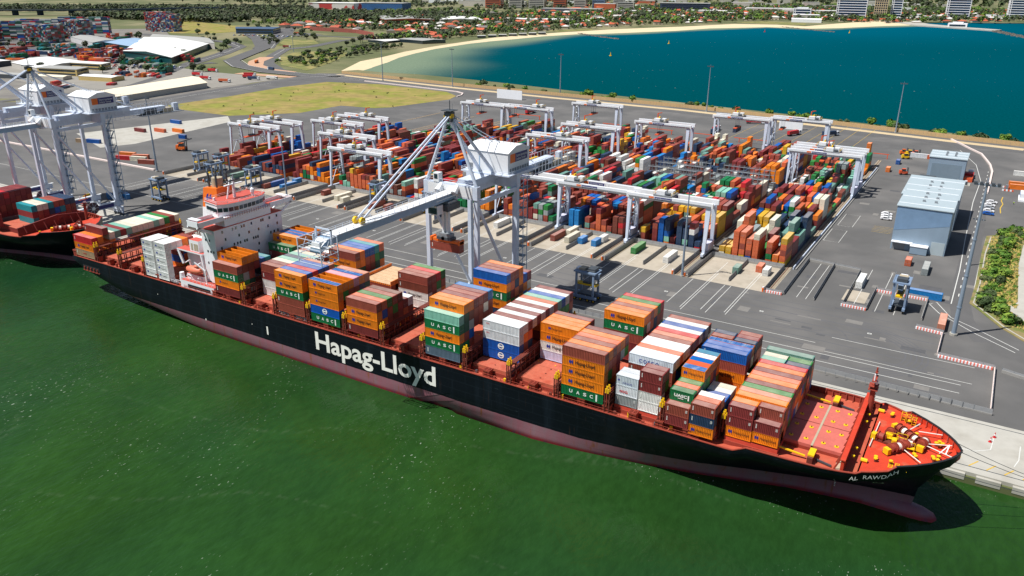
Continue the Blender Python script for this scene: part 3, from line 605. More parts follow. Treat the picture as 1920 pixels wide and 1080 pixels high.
for y in (-1.3, 41.6): m.box(-231, -225.2, y, y+.2, 40.3, 41.9, HOUSE)
for y0, y1 in ((-1.2, 4.6), (41.7, 35.4)):
    for x in (-230.7, -225.9):
        m.bar((x, y0, 39.9), (x, y1, 36.2), .5, .8, HOUSE)
        m.bar((x, y0, 39.8), (x, y0*.55+y1*.45, 39.8), .5, .9, HOUSE)
for y in (-.4, 39.2): m.box(-231.4, -226.4, y, y+1.8, 41.9, 42.2, WHITE)
part(m, 'bridge_wing', house)
m = MB(); P = [(-236, 11), (-228, 9.5), (-225.8, 12.5), (-225.0, 16.5), (-225.0, 24), (-225.8, 28), (-228, 31), (-236, 29.5)]
m.prism(P, 40.3, 45, HOUSE); m.prism([(x+(.3 if x > -230 else -.3), y+(.3 if y > 20 else -.3)) for x, y in P], 45, 45.25, HOUSE, FLOOR)
wh = part(m, 'wheelhouse', house)
m = MB()
for (a, b), (c, d) in zip(P[1:-1], P[2:-1]+[P[-2]]):
    L = math.hypot(c-a, d-b); n = max(1, int(L/1.7)); q = Vector((d-b, -(c-a), 0)).normalized()*.05
    for i in range(n):
        t0, t1 = (i+.08)/n, (i+.92)/n
        if L > .5: m = MB(); m.bar((a+(c-a)*t0+q.x, b+(d-b)*t0+q.y, 43.1), (a+(c-a)*t1+q.x, b+(d-b)*t1+q.y, 43.1), .1, 1.4, GLASS); part(m, 'window', wh)
for i in range(4): m = MB(); m.box(-235+i*1.8, -233.6+i*1.8, 10.8-i*.4-.25, 10.8-i*.4, 42.5, 43.7, GLASS); part(m, 'window', wh)
m = MB()
for i in range(20): y = 9.8+i*1.07; m.box(-224.7, -224.6, y-.04, y+.04, 40.3, 41.5, OXID)
for z in (40.8, 41.5): m.box(-224.7, -224.6, 9.6, 30.4, z, z+.07, FLOOR)
for z in (45.8, 46.3):
    for (a, b), (c, d) in zip(P, P[1:]+P[:1]): m.bar((a, b, z), (c, d, z), .07, .07, WHITE)
for a, b in P: m.box(a-.05, a+.05, b-.05, b+.05, 45.2, 46.3, WHITE)
part(m, 'guard_rail', house)
m = MB()
m.cyl((-231, 20, 45.2), (-231, 20, 53.5), .55, WHITE, 8, .35); m.cyl((-231.6, 17.2, 45.2), (-231, 18.6, 52), .3, WHITE, 6); m.box(-231.4, -230.6, 16, 24, 50, 50.3, WHITE); m.box(-230.4, -230, 17.5, 22.5, 51.5, 51.9, CRDK); m.box(-231.3, -230.7, 18.2, 21.8, 53.3, 53.6, CRDK)
for z in range(46, 52): m.box(-232.4, -231.8, 18.2, 18.3, z, z+.1, WHITE)
part(m, 'radar_mast', house)
m = MB(); m.cyl((-227.5, 25.2, 45.2), (-227.5, 25.2, 46.6), .5, WHITE, 8); m.cyl((-227.5, 25.2, 46.6), (-227.5, 25.2, 47.7), .75, WHITE, 10, .75); m.cyl((-227.5, 25.2, 47.7), (-227.5, 25.2, 48.3), .75, WHITE, 10, .2); m.cyl((-233.5, 13, 45.2), (-233.5, 13, 46.3), .5, WHITE, 8, .4)
part(m, 'radome', house)
# funnel
m = MB(); FO = mat('funnel orange', srgb(238, 116, 34), .5, var=.05, scale=.3)
m.hexa([(-246, 15.5, 27.5), (-236.5, 15.5, 27.5), (-236.5, 26, 27.5), (-246, 26, 27.5), (-245, 16.5, 40.5), (-236.8, 16.5, 40.5), (-236.8, 25, 40.5), (-245, 25, 40.5)], WHITE)
m.hexa([(-245.2, 16.4, 38.5), (-236.6, 16.4, 38.5), (-236.6, 25.1, 38.5), (-245.2, 25.1, 38.5), (-244.2, 17.2, 47.6), (-236.9, 17.2, 48.2), (-236.9, 24.3, 48.2), (-244.2, 24.3, 47.6)], FO)
fun = part(m, 'funnel')
m = MB(); m.cyl((-240.5, 20.8, 47.6), (-240.5, 20.8, 51.2), 2.1, TAN, 14, 2.0)
for x, y in ((-242.9, 19), (-243, 22.5), (-238.2, 18.5), (-238, 23), (-241.5, 23.4)): m.cyl((x, y, 47.6), (x, y, 52.6), .4, CRDK, 8); m.cyl((x, y, 52.6), (x-.6, y, 53.3), .4, CRDK, 8)
part(m, 'exhaust_pipe', fun)
def emblem(mb, x, z, s, y, m, f=None):    # two swept blade shapes
    for dx in (0, .62):
        Q = [(0, .5), (.3, .85), (.72, 1.0), (.62, .62), (.95, .55), (.62, .38), (.78, 0), (.3, .12), (.08, .3)]
        P = [Vector((x+(dx*.8+q[0]*.62)*s, y, z+q[1]*s)) for q in Q]; b = len(mb.v); mb.v += [tuple(f(p)) if f else tuple(p) for p in P]; i = mb.mi(m)
        for t in tessellate_polygon([[Vector((p.x, p.z, 0)) for p in P]]): mb.f.append(tuple(b+k for k in t)); mb.m.append(i)
m = MB(); ff = lambda p: (p.x, 16.4+.8*(p.z-38.5)/9.1-.06, p.z)
emblem(m, -242.9, 42.6, 3.3, 0, mat('emblem blue', srgb(28, 40, 140), .5, var=.03), ff); part(m, 'emblem', fun)
# lower decks beside the house, lifeboat
m = MB(); m.box(-242, -224, .6, 7, 14.6, 17.6, WHITE, FLOOR); m.box(-238, -226, .5, .6, 15.4, 16.6, GLASS); m.box(-241, -232, 3, 8, 17.6, 19.5, WHITE, FLOOR)
for x in range(-241, -224, 2): m.box(x-.05, x+.05, .7, .8, 17.6, 18.8, WHITE)
m.box(-242, -224, .7, .78, 18.7, 18.8, WHITE); m.box(-247, -233, 4.5, 8.2, 27, 27.5, WHITE, FLOOR); m.bar((-246.6, 4.8, 27), (-244.5, 4.8, 22), .5, 1.0, WHITE); m.box(-240, -235, 5, 8.2, 27.5, 31.8, WHITE, FLOOR); m.bar((-233, 4.8, 20), (-234, 4.8, 27), .6, .6, WHITE)
for x in (-238.7, -237.1, -235.9): m.box(x-.5, x+.5, 4.95, 5.02, 28, 30.6, GLASS if 0 else TAN)
part(m, 'side_house')
m = MB(); PK = mat('lifeboat orange', srgb(222, 120, 92), .5, var=.08)
n = 12; rows = []
for a in range(9):
    t = a/8*2-1; r = math.sqrt(max(0.02, 1-t*t*.96)); rows.append([(-236+t*4.2, 2.6+1.55*r*math.cos(2*math.pi*k/n), 21.6+(1.5 if math.sin(2*math.pi*k/n) > 0 else 1.3)*r**.7*math.sin(2*math.pi*k/n)) for k in range(n)])
b = len(m.v); i = m.mi(PK)
for r in rows: m.v += r
for a in range(8):
    for k in range(n): m.f.append((a*n+k, (a+1)*n+k, (a+1)*n+(k+1) % n, a*n+(k+1) % n)); m.m.append(i)
for r in (0, 8): m.f.append(tuple(r*n+k for k in (range(n) if r == 0 else range(n-1, -1, -1)))); m.m.append(i)
m.box(-235, -233.4, 1.9, 3.3, 22.8, 23.8, PK)
lbt = part(m, 'lifeboat', smooth=True)
m = MB()
for x in (-239, -233): m.bar((x, 4.2, 19.5), (x, 3.4, 24.6), .35, .5, WHITE); m.bar((x, 3.4, 24.6), (x, 1.6, 24.2), .3, .35, WHITE); m.bar((x, 4, 17.6), (x, 1.5, 19.4), .3, .4, WHITE)
m.bar((-229.5, 2.2, 17.6), (-229.5, 2.2, 23), .4, .4, WHITE); m.bar((-229.5, 2.2, 22.6), (-233.5, 1.2, 25.4), .3, .4, WHITE); m.cyl((-244, 3, 16), (-244, 3, 19.2), 1.1, WHITE, 10, .8)
part(m, 'davit')
# ---------------- forecastle
m = MB(); m.box(-13.2, -12.5, 2.2, 38.3, 15.3, 19.4, FORE); m.box(-13.4, -12.3, 2.0, 38.5, 19.4, 19.65, FORE)
for i in range(12): m.bar((-13.3, 4+i*3, 19.2), (-14.6, 4+i*3, 15.6), .12, .4, OXID)
m.box(-14.6, -13.4, 3, 37.5, 15.5, 15.6, TAN)
o = part(m, 'breakwater_wall'); o.location.x = -2.7
m = MB(); m.cyl((-10.9, 21.5, 17.7), (-10.9, 21.5, 27), .75, OXID, 10, .6); m.box(-12, -9.8, 20.2, 22.8, 25.4, 25.6, OXID); m.box(-12, -9.8, 20.2, 22.8, 26.5, 26.6, OXID); m.box(-11.4, -10.4, 19.4, 23.6, 28.6, 28.8, OXID)
m.cyl((-10.9, 20, 28.8), (-10.9, 20, 30.8), .18, WHITE, 6); m.cyl((-10.9, 22.8, 28.8), (-10.9, 22.8, 31.5), .2, OXID, 6); m.box(-11.2, -10.6, 22.2, 23.4, 30, 30.2, OXID); m.box(-10.6, -10.1, 20.9, 22.1, 27.2, 28, WHITE)
for z in range(18, 29): m.box(-10.2, -10.1, 21.1, 21.9, z, z+.12, OXID)
o = part(m, 'foremast'); o.location = (-3.6, 11.6, -.9); o.scale.z = .88; o.location.z = 1.3
def winch(x, y, a, drums):
    m = MB(); c, s = math.cos(a), math.sin(a)
    def T(u, v, z): return (x+u*c-v*s, y+u*s+v*c, 17.75+z)
    m.bar(T(-2.2, 0, .35), T(drums*1.5+1, 0, .35), 1.6, .5, BROWN); m.bar(T(-2.3, -.2, 1), T(-1.3, -.2, 1), 1.5, 1.4, YEL)
    for i in range(drums):
        u = -.9+i*1.7
        m.cyl(T(u, 0, 1.3), T(u+.12, 0, 1.3), 1.15, OXID, 14); m.cyl(T(u+.12, 0, 1.3), T(u+1.2, 0, 1.3), .85, ROPE if i % 2 else OXID, 14); m.cyl(T(u+1.2, 0, 1.3), T(u+1.32, 0, 1.3), 1.15, OXID, 14)
        m.bar(T(u+1.5, 0, .3), T(u+1.5, 0, 1.9), .5, .25, OXID)
    return part(m, 'mooring_winch')
winch(-6.8, 14.5, .9, 4); winch(-6.2, 24.5, -.75, 4); winch(-1.2, 19.8, 1.35, 2); winch(-9.6, 18.5, -.2, 1); winch(-5.2, 18.4, .1, 2); winch(-8.2, 21.8, 1.4, 1)
for x, y, a in ((-5.5, 20.4, .5), (-7.6, 19.6, -.3), (-3.6, 17.2, .9)):
    m = MB(); m.box(x-1.2, x+1.2, y-.6, y+.6, 18.6, 18.75, YEL); [m.box(x+u-.06, x+u+.06, y+v-.06, y+v+.06, 17.75, 19.8, YEL) for u in (-1.1, 1.1) for v in (-.5, .5)]; m.box(x-1.2, x+1.2, y+.5, y+.6, 19.7, 19.8, YEL); m.box(x-.4, x+.4, y-.4, y+.4, 17.75, 18.6, BROWN); part(m, 'winch_platform')
for x, y in ((-9.5, 8.5), (-9.6, 9.4), (-2.3, 15.2), (-1.9, 14.4), (1.5, 16.2), (1.8, 15.4), (2.6, 17), (2.5, 15.4), (2.2, 24), (2.9, 23.4), (1.6, 23), (2.4, 22.4), (-3.4, 24.4), (-2.8, 25), (-9, 32.5), (-9.1, 31.6), (-5, 30.5), (-6.4, 9.2)):
    m = MB(); m.cyl((x, y, 17.75), (x, y, 18.5), .3, BROWN, 8); m.cyl((x, y, 18.5), (x, y, 18.75), .44, YEL, 10); part(m, 'bollard')
for i, x in enumerate((-6.3, -5, -3.3)):
    m = MB()
    for j in range(5): m.box(x-.35, x+.35, 7.6+j*.6, 7.75+j*.6, 17.8, 17.85, YEL)
    for s in (-.4, .4): m.box(x+s-.05, x+s+.05, 7.4, 10.2, 17.8, 17.87, YEL)
    part(m, 'deck_marking')
for x, y in ((-6.5, 31.5), (-5.3, 30.8), (-4, 30)):
    m = MB()
    for j in range(4): m.box(x-.5, x+.5, y-.3+j*.5, y-.2+j*.5, 18.2+j*.4, 18.3+j*.4, YEL)
    m.box(x-.5, x-.4, y-.5, y+1.4, 17.8, 19.6, YEL); m.box(x+.4, x+.5, y-.5, y+1.4, 17.8, 19.6, YEL); part(m, 'ladder')
m = MB()
for a, b in (((-4.5, 15.8, 18.6), (-.6, 11.4, 18.9)), ((-.2, 20, 18.8), (5.2, 17.6, 18.9)), ((-.2, 21, 18.8), (4.8, 23, 18.9)), ((-4.5, 25.5, 18.8), (-2.6, 29.6, 19)), ((-2.5, 26, 18.8), (2.5, 26.8, 19)), ((-11.6, 14, 18.2), (-11.2, 27, 18.2))): m.cyl(a, b, .13, ROPE, 5)
m.bar((2.6, 19.3, 18), (4.3, 21.3, 19.8), .2, .2, WHITE); m.bar((4.3, 21.3, 19.8), (3.9, 19.5, 18.2), .2, .2, WHITE)
part(m, 'deck_rope')
m = MB()
for y in (5.5, 35): 
    m.bar((-22.6, y, 15.5), (-22.6, y+2.2, 15.5), 1.2, .5, OXID); m.box(-23.2, -22, y-2.6, y+2.4, 15.5, 17.2, BROWN); m.box(-23.3, -21.9, y-1.8, y+1.6, 17.2, 17.6, YEL)
    m.bar((-31.5, y-1, 17.2), (-24, y-.5, 16.2), .5, .3, YEL); m.bar((-21.6, y, 15.8), (-18, y-1, 15.8), .4, .4, CRDK)
for y in (9, 13, 27, 31): m.cyl((-14.2, y, 17.2), (-14.2, y, 17.5), .4, YEL, 8)
m.cyl((-12.4, 7, 18.2), (-11, 7, 18.2), .5, YEL, 8); m.cyl((-12.4, 33, 18.2), (-11, 33, 18.2), .5, YEL, 8)
part(m, 'deck_gear')
# mooring lines to the quay
for a, b, l in (((6.7, 20.5, 19.2), (48, 45.2, 3.2), 'long black mooring line from the bow tip to the quay'), ((-.2, 11.2, 18.9), (52, 43.2, 3.2), 'mooring line from the forward starboard bow to the quay'), ((5.5, 24.5, 19.2), (42, 44.8, 3.2), 'upper mooring line from the port bow to the quay')):
    m = MB(); A, B = Vector(a), Vector(b); pts = [A.lerp(B, i/8)-Vector((0, 0, 6*(i/8)*(1-i/8))) for i in range(9)]
    for p, q in zip(pts, pts[1:]): m.cyl(p, q, .07, CRDK, 5)
    tag(m.build('mooring_line'), l, 'rope', 'mooring lines at the bow')
# ---------------- the second ship
SHIP2 = thing('container_ship', 'second black hulled container ship cut off by the left edge', 'ship', (-337, 0, 0), 0, 'container ships')
h2 = hull.copy(); COL.objects.link(h2); h2.parent = SHIP2; h2.location.z = -2.6
for nm in ('main_deck', 'forecastle_deck', 'bulwark', 'mooring_winch', 'mooring_winch.001', 'mooring_winch.002', 'bollard', 'foremast'):
    o = bpy.data.objects[nm].copy(); COL.objects.link(o); o.parent = SHIP2; o.location.z -= 2.6
m = MB(); MAR = mat('maroon wall', srgb(112, 40, 36), .6, var=.15, scale=.5)
m.hexa([(-19, 4, 12.8), (-18.3, 4, 12.8), (-14.3, 20, 12.8), (-15, 20, 12.8), (-19, 4, 17), (-18.3, 4, 17), (-14.3, 20, 20), (-15, 20, 20)], MAR); m.hexa([(-15, 20, 12.8), (-14.3, 20, 12.8), (-18.3, 36, 12.8), (-19, 36, 12.8), (-15, 20, 20), (-14.3, 20, 20), (-18.3, 36, 17), (-19, 36, 17)], MAR)
for i in range(8): y = 6+i*4; x = -17.6+(y-4)*.23 if y < 20 else -14-(y-20)*.23; m.bar((x, y, 18), (x+2, y, 15), .15, .5, MAR)
part(m, 'breakwater_wall', SHIP2)
m = MB(); m.box(-40, -23, 7, 33, 12.5, 15, MAR, HATCH); part(m, 'hatch_cover', SHIP2)
# ================================================================ CONTAINERS
PAL = dict(b=((148, 72, 58), 'brown'), m=((128, 50, 50), 'maroon'), d=((116, 60, 46), 'dark brown'), o=((228, 122, 40), 'orange'), s=((206, 104, 66), 'rust orange'), H=((230, 128, 22), 'orange lettered'), h=((226, 222, 216), 'white lettered'),
           g=((44, 128, 58), 'green'), U=((14, 110, 62), 'green lettered'), W=((228, 228, 224), 'white'), w=((218, 212, 192), 'cream'), B=((10, 88, 168), 'blue'), A=((8, 84, 172), 'blue badged'), N=((40, 62, 92), 'navy'), t=((30, 140, 150), 'teal'),
           i=((132, 188, 168), 'mint'), y=((150, 158, 158), 'grey'), r=((196, 40, 46), 'red'), p=((206, 140, 158), 'pink'), k=((94, 112, 130), 'slate'), C=((206, 216, 224), 'white lettered'), Z=((216, 220, 224), 'white lettered'), R=((232, 232, 230), 'white refrigerated'),
           Y=((214, 168, 44), 'yellow'), G=((24, 82, 62), 'dark green'), P=((176, 30, 112), 'magenta'), v=((196, 198, 224), 'lavender'), c=((28, 122, 188), 'sky blue'), L=((108, 150, 138), 'grey green'), x=((176, 150, 120), 'tan'), e=((200, 128, 100), 'salmon'))
def pcol(k): return (*srgb(*PAL[k][0]), 1)
HTC = 2.82
def container_mb(L, H=HTC, waves=26, W=2.44, roof=True):
    m = MB(); M = CONT; x0, x1 = -L/2, L/2; y = W/2; e = .14
    for s in (-1, 1):           # corrugated long walls
        pts = []
        n = waves; step = (L-2*e)/n
        for i in range(n):
            a = x0+e+i*step
            for f, dp in ((0, .0), (.22, .075), (.5, .075), (.72, 0)): pts.append((a+f*step, dp))
        pts.append((x1-e, 0)); b = len(m.v)
        for (x, dp) in pts: m.v.append((x, s*(y-.03-dp), .17)); m.v.append((x, s*(y-.03-dp), H-.11))
        for k in range(len(pts)-1):
            q = (b+2*k, b+2*k+2, b+2*k+3, b+2*k+1); m.f.append(q if s < 0 else q[::-1]); m.m.append(m.mi(M))
        m.box(x0, x1, min(s*y, s*(y-.1)), max(s*y, s*(y-.1)), 0, .17, M); m.box(x0, x1, min(s*y, s*(y-.1)), max(s*y, s*(y-.1)), H-.11, H-.01, M)
        for xx in (x0, x1-e): m.box(xx, xx+e, min(s*y, s*(y-.14)), max(s*y, s*(y-.14)), .17, H-.11, M)
    m.box(x0+.02, x0+.08, -y+.1, y-.1, .05, H-.03, M); m.box(x1-.1, x1-.05, -y+.1, y-.1, .05, H-.03, M)
    m.box(x0+.01, x1-.01, -y+.1, y-.1, .02, .06, M)
    if roof:
        n = waves; a0 = x0+.3; st = (L-.6)/n
        m.box(x0+.01, x1-.01, -y+.02, y-.02, H-.06, H-.02, M)
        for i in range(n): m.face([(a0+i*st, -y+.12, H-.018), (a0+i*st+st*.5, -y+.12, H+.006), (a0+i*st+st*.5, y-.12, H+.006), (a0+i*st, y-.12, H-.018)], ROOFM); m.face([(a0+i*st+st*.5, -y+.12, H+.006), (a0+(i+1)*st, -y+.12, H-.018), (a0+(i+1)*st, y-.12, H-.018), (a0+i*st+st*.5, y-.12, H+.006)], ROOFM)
    for xx in (x0, x1-.18):
        for yy in (-y, y-.16):
            for zz in (0, H-.12): m.box(xx-.005, xx+.185, yy-.005, yy+.165, zz, zz+.125, M)
    return m
def door_mb(L, H=HTC):
    m = MB(); x = L/2-.05
    for y in (-1.05, .02): m.box(x, x+.045, y, y+1.03, .2, H-.16, CONT)
    for y in (-.8, -.3, .3, .8): m.cyl((x+.07, y, .15), (x+.07, y, H-.12), .03, STEELG, 4); m.box(x+.05, x+.09, y-.12, y+.12, 1.1, 1.25, STEELG)
    return m
def proto(m, name):
    o = m.build(name); COL.objects.unlink(o); return o.data
ME = {}
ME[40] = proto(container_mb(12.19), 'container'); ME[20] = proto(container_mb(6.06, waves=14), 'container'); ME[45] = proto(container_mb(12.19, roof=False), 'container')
MD = {40: proto(door_mb(12.19), 'door'), 20: proto(door_mb(6.06), 'door')}
def flush(fn, name):
    m = MB(); fn(m); return proto(m, name)
BLK = mat('black lettering', srgb(30, 28, 30), .6, var=.05); WLET = mat('white lettering', srgb(232, 236, 230), .6, var=.05); BLET = mat('blue lettering', srgb(30, 52, 150), .6, var=.05); RLET = mat('red lettering', srgb(206, 40, 50), .6, var=.05)
FY = -1.235
def let_H(m, s=1, tc=BLK):
    emblem(m, -4.1, .85, 1.25*s, FY, BLET); text_into(m, text_mesh('Hapag-Lloyd', 5.6*s, 1.35*s, bold=.01), tc, -2.2, FY, .75)
def let_Hs(m): emblem(m, -3.6, 1.2, .8, FY, BLET); text_into(m, text_mesh('Hapag-Lloyd', 3.2, .75), BLK, -2.5, FY, 1.1)
def let_U(m):
    for ch, x in zip('UASC', (-3.7, -1.6, .4, 2.3)): text_into(m, text_mesh(ch, .95, 1.0, bold=.03), WLET, x, FY, .95)
    m.box(4.0, 4.45, FY-.01, FY, .4, 2.35, WLET)
def let_U20(m): text_into(m, text_mesh('UASC', 3.3, .85, bold=.04), WLET, -1.9, FY, 1.15); m.box(1.6, 1.95, FY-.01, FY, .7, 2.1, WLET); m.box(-.9, .5, FY-.01, FY, .75, .9, WLET)
def let_C(m): text_into(m, text_mesh('COSCO', 5.4, 1.0, bold=.02, spacing=1.5), BLET, -3.2, FY, .8)
def let_C20(m): text_into(m, text_mesh('COSCO', 2.6, .5, bold=.02, spacing=1.4), BLET, -1.2, FY, .6); emblem(m, -2.6, 1.2, .6, FY, BLET)
def let_O20(m): text_into(m, text_mesh('OOCL', 2.4, .7, bold=.04), RLET, -1.9, FY, .8)
def let_O(m): text_into(m, text_mesh('OOCL', 1.2, .42, bold=.02), RLET, -5, FY, 1.75)
def let_A(m):
    for k in range(12):
        a, b = k*math.pi/6, (k+1)*math.pi/6; m.face([(1.05*math.cos(a), FY, 1.4+.95*math.sin(a)), (1.05*math.cos(b), FY, 1.4+.95*math.sin(b)), (.72*math.cos(b), FY, 1.4+.68*math.sin(b)), (.72*math.cos(a), FY, 1.4+.68*math.sin(a))][::-1], WLET)
    m.box(-1.0, 1.0, FY-.02, FY, 1.2, 1.6, WLET)
def let_HR(m): emblem(m, -2.3, 1.2, .9, FY, BLET); text_into(m, text_mesh('Hapag-Lloyd', 2.6, .6), BLK, -.8, FY, 1.05)
def let_H20(m): emblem(m, -2.5, .95, 1.0, FY, BLET); text_into(m, text_mesh('Hapag-Lloyd', 3.6, .85), BLK, -1.1, FY, .95)
def let_col(m):     # small vertical code at the left end of plain boxes
    for i in range(5): m.box(-5.35, -5.0, FY-.01, FY, .9+i*.27, 1.05+i*.27, WLET)
def let_col20(m):
    for i in range(4): m.box(-2.5, -2.25, FY-.01, FY, 1.1+i*.3, 1.27+i*.3, WLET)
    for i in range(4): m.box(2.1, 2.6, FY-.01, FY, 1.5+i*.2, 1.58+i*.2, WLET)
ML = {k: flush(f, 'lettering') for k, f in dict(H=let_H, U=let_U, C=let_C, Z=let_O, A=let_A, h=let_H, q=let_Hs, R20=let_HR, U20=let_U20, C20=let_C20, Z20=let_O20, H20=let_H20, code=let_col, code20=let_col20).items()}
CAMP = Vector((0, -166, 120)); CAND = []; REST = MB(); REST.c = []
def score(loc, L, rz, top, side, end):
    x, y, z = loc; v = CAMP-Vector((x, y, z+1.4)); d = v.length; v /= d; l = L*.305; a, b = (abs(v.y), abs(v.x)) if abs(rz) < .8 else (abs(v.x), abs(v.y))
    return (top*l*2.44*v.z+side*l*2.7*a+end*2.44*2.7*b)/d**2*1e6
def restbox(L, k, loc, rz, h=2.7):
    f = RN.uniform(.84, 1.1); col = tuple(v*f for v in pcol(k)[:3]); hx, hy = (L*.1523, 1.2) if abs(rz) < .8 else (1.2, L*.1523); x, y, z = loc; n0 = len(REST.f)
    REST.box(x-hx, x+hx, y-hy, y+hy, z, z+h, CONTA); REST.c += [col]*(len(REST.f)-n0)
def put(L, k, loc, rz, label, group, door=True, let=None, mesh=None, name='shipping_container', par_extra=None):
    o = bpy.data.objects.new('flat_rack' if mesh == MF else name, mesh or ME[L]); COL.objects.link(o); o.location = loc; o.rotation_euler = (0, 0, rz)
    c = pcol(k); f = RN.uniform(.86, 1.1); c = (c[0]*f, c[1]*f, c[2]*f, 1); o.color = c; tag(o, label, 'container', group)
    if door:
        d = bpy.data.objects.new('door', MD[L]); COL.objects.link(d); d.parent = o; d.color = (c[0]*.95, c[1]*.95, c[2]*.95, 1)
    if let:
        t = bpy.data.objects.new('lettering', ML[let]); COL.objects.link(t); t.parent = o
    return o
# open-top boxes without a roof, tarped boxes, flat racks
def open_mb(tarp):
    m = container_mb(12.19, roof=False); M = CONT
    m.box(-5.95, 5.95, -1.1, 1.1, .2 if not tarp else HTC-.22, .3 if not tarp else HTC-.05, BROWN if not tarp else TARP)
    if not tarp:
        m.box(-6, 6, -1.13, -1.08, .2, HTC-.1, CONT); m.box(-6, 6, 1.08, 1.13, .2, HTC-.1, CONT)
    else:
        for i in range(9): m.box(-5.6+i*1.35, -5.5+i*1.35, -1.15, 1.15, HTC-.05, HTC+.02, TARP)
    return proto(m, 'container')
MO, MT = open_mb(False), open_mb(True)
m = MB(); m.box(-6.09, 6.09, -1.22, 1.22, 0, .6, CONT, WOOD)
for x in (-6.09, 5.85):
    m.box(x, x+.24, -1.22, 1.22, .6, 1.6, CONT)
for i in range(14): m.box(-5.7+i*.85, -5.5+i*.85, -1.25, -1.2, .1, .55, BROWN)
MF = proto(m, 'flat_rack')
BAYN = dict(S='last bay at the stern', W='bay behind the bridge', A='first bay ahead of the bridge', B='second bay ahead of the bridge', C='third bay ahead of the bridge', D='fourth bay ahead of the bridge', E='fifth bay ahead of the bridge', G='seventh bay ahead of the bridge', H='eighth bay ahead of the bridge', I='ninth bay ahead of the bridge', J='tenth bay ahead of the bridge', K='third bay from the bow', L='second bay from the bow', M='foremost bay')
# (bay, first row, tops, tiers, near column bottom-to-top, half: '' whole / 'a' aft 20ft / 'f' fore 20ft, base)
LOAD = [('S', 0, 'r', 3, 'xHr', '', 15.4), ('S', 1, 'o', 3, 'bto', '', 15.4), ('S', 2, 'm', 4, 'bBgm', '', 15.4), ('S', 3, 'wLmiwwwwiwgbw', 3, None, '', 15.9),
 ('W', 0, 'RRR', 5, 'RRRRR', 'a', 15.6), ('W', 0, 'RRRob', 5, 'RRRRR', 'f', 15.6), ('W', 4, 'gb', 4, None, 'a', 15.6), ('W', 6, 'gWW', 3, None, '', 16.9),
 ('A', 0, 'b', 4, 'mqUb', '', 16.9), ('A', 1, 'OOO', 5, 'bgydH', '', 16.9), ('A', 4, 'Bt', 4, None, '', 16.9), ('A', 6, 'NWb', 2, None, '', 16.9), ('A', 10, 'UT', 4, 'bdmU', '', 16.9), ('A', 11, 'HTTOO', 5, 'bdbUH', '', 16.9),
 ('B', 3, 'bmwiNiwbWwwb', 4, 'WWmb', '', 16.9), ('C', 0, 'HBrBBe', 5, 'bbUHH', '', 16.9), ('C', 6, 'gbN', 2, None, '', 16.9), ('C', 10, 'boBBtsN'[:6], 5, 'mbUHb', '', 17.2),
 ('D', 0, 'TOOpTe', 5, 'UAqqH', '', 16.9), ('D', 6, 'mb', 2, None, '', 16.9), ('D', 10, 'FFFFFF', 3, 'obF', '', 16.9), ('E', 0, 'bsgbd', 4, 'mHHb', '', 16.9), ('E', 5, 'mR', 3, None, '', 16.9), ('E', 10, 'bbrg', 4, 'Whdb', '', 17.4),
 ('G', 0, 'i', 5, 'kUHUi', '', 16.9), ('G', 1, 'Hombmc', 6, 'bUbGGH', '', 16.9), ('G', 10, 'Bbbo', 6, 'mNHUHB', '', 18.6), ('G', 14, 'Bm', 5, None, '', 18.6), ('H', 3, 'ZWmWmWmWsiBWm', 4, 'AAZZ', '', 17.2), ('I', 6, 'qoom', 4, 'vhHq', '', 17.0),
 ('J', 0, 'bobsom', 5, 'UHHHb', '', 16.9), ('J', 10, 'HobogrN'[:6], 5, 'mmbUH', '', 18.0), ('K', 4, 'CWsWWberWBWbW'[:12], 4, 'mbbC', '', 17.1),
 ('K', 1, 'CC', 3, 'yZC', 'a', 16.9), ('K', 1, 'mm', 4, 'WWmm', 'f', 16.9), ('L', 0, 'b', 2, 'mb', 'a', 16.9), ('L', 1, 'Usg', 3, 'bbU', 'a', 16.9), ('L', 4, 'HHHHH', 4, 'bbUH', 'a', 16.9), ('L', 0, 'bsW', 3, 'HNb', 'f', 16.0), ('L', 3, 'BBWw', 2, None, 'f', 16.9),
 ('L', 10, 'BBT', 4, 'oHbB', '', 16.7), ('L', 13, 'bN', 4, None, 'a', 16.9), ('L', 13, 'Nmb', 4, None, 'f', 16.9), ('M', 1, 'mo', 3, 'Hmm', 'a', 16.9), ('M', 1, 'mb', 2, 'Hm', 'f', 17.2), ('M', 2, 'bo', 3, 'HHb', 'f', 17.2), ('M', 3, 'oegmosmor', 3, 'mHH', '', 17.5), ('M', 12, 'iw', 3, None, 'a', 17.5), ('M', 12, 'Ngw', 3, None, 'f', 17.5), ('M', 14, 'L', 4, None, '', 15.4)]
order = list('SWABCDEFGHIJKLM'); OCC = {}
RTOP = 'bbbmmoosgGBNwydb'
for bay, r0, tops, n, near, half, base in LOAD:
    for i in range(len(tops)):
        for h in ('a', 'f') if not half else (half,): OCC[(bay, h, r0+i)] = base+n*HTC
nship = 0
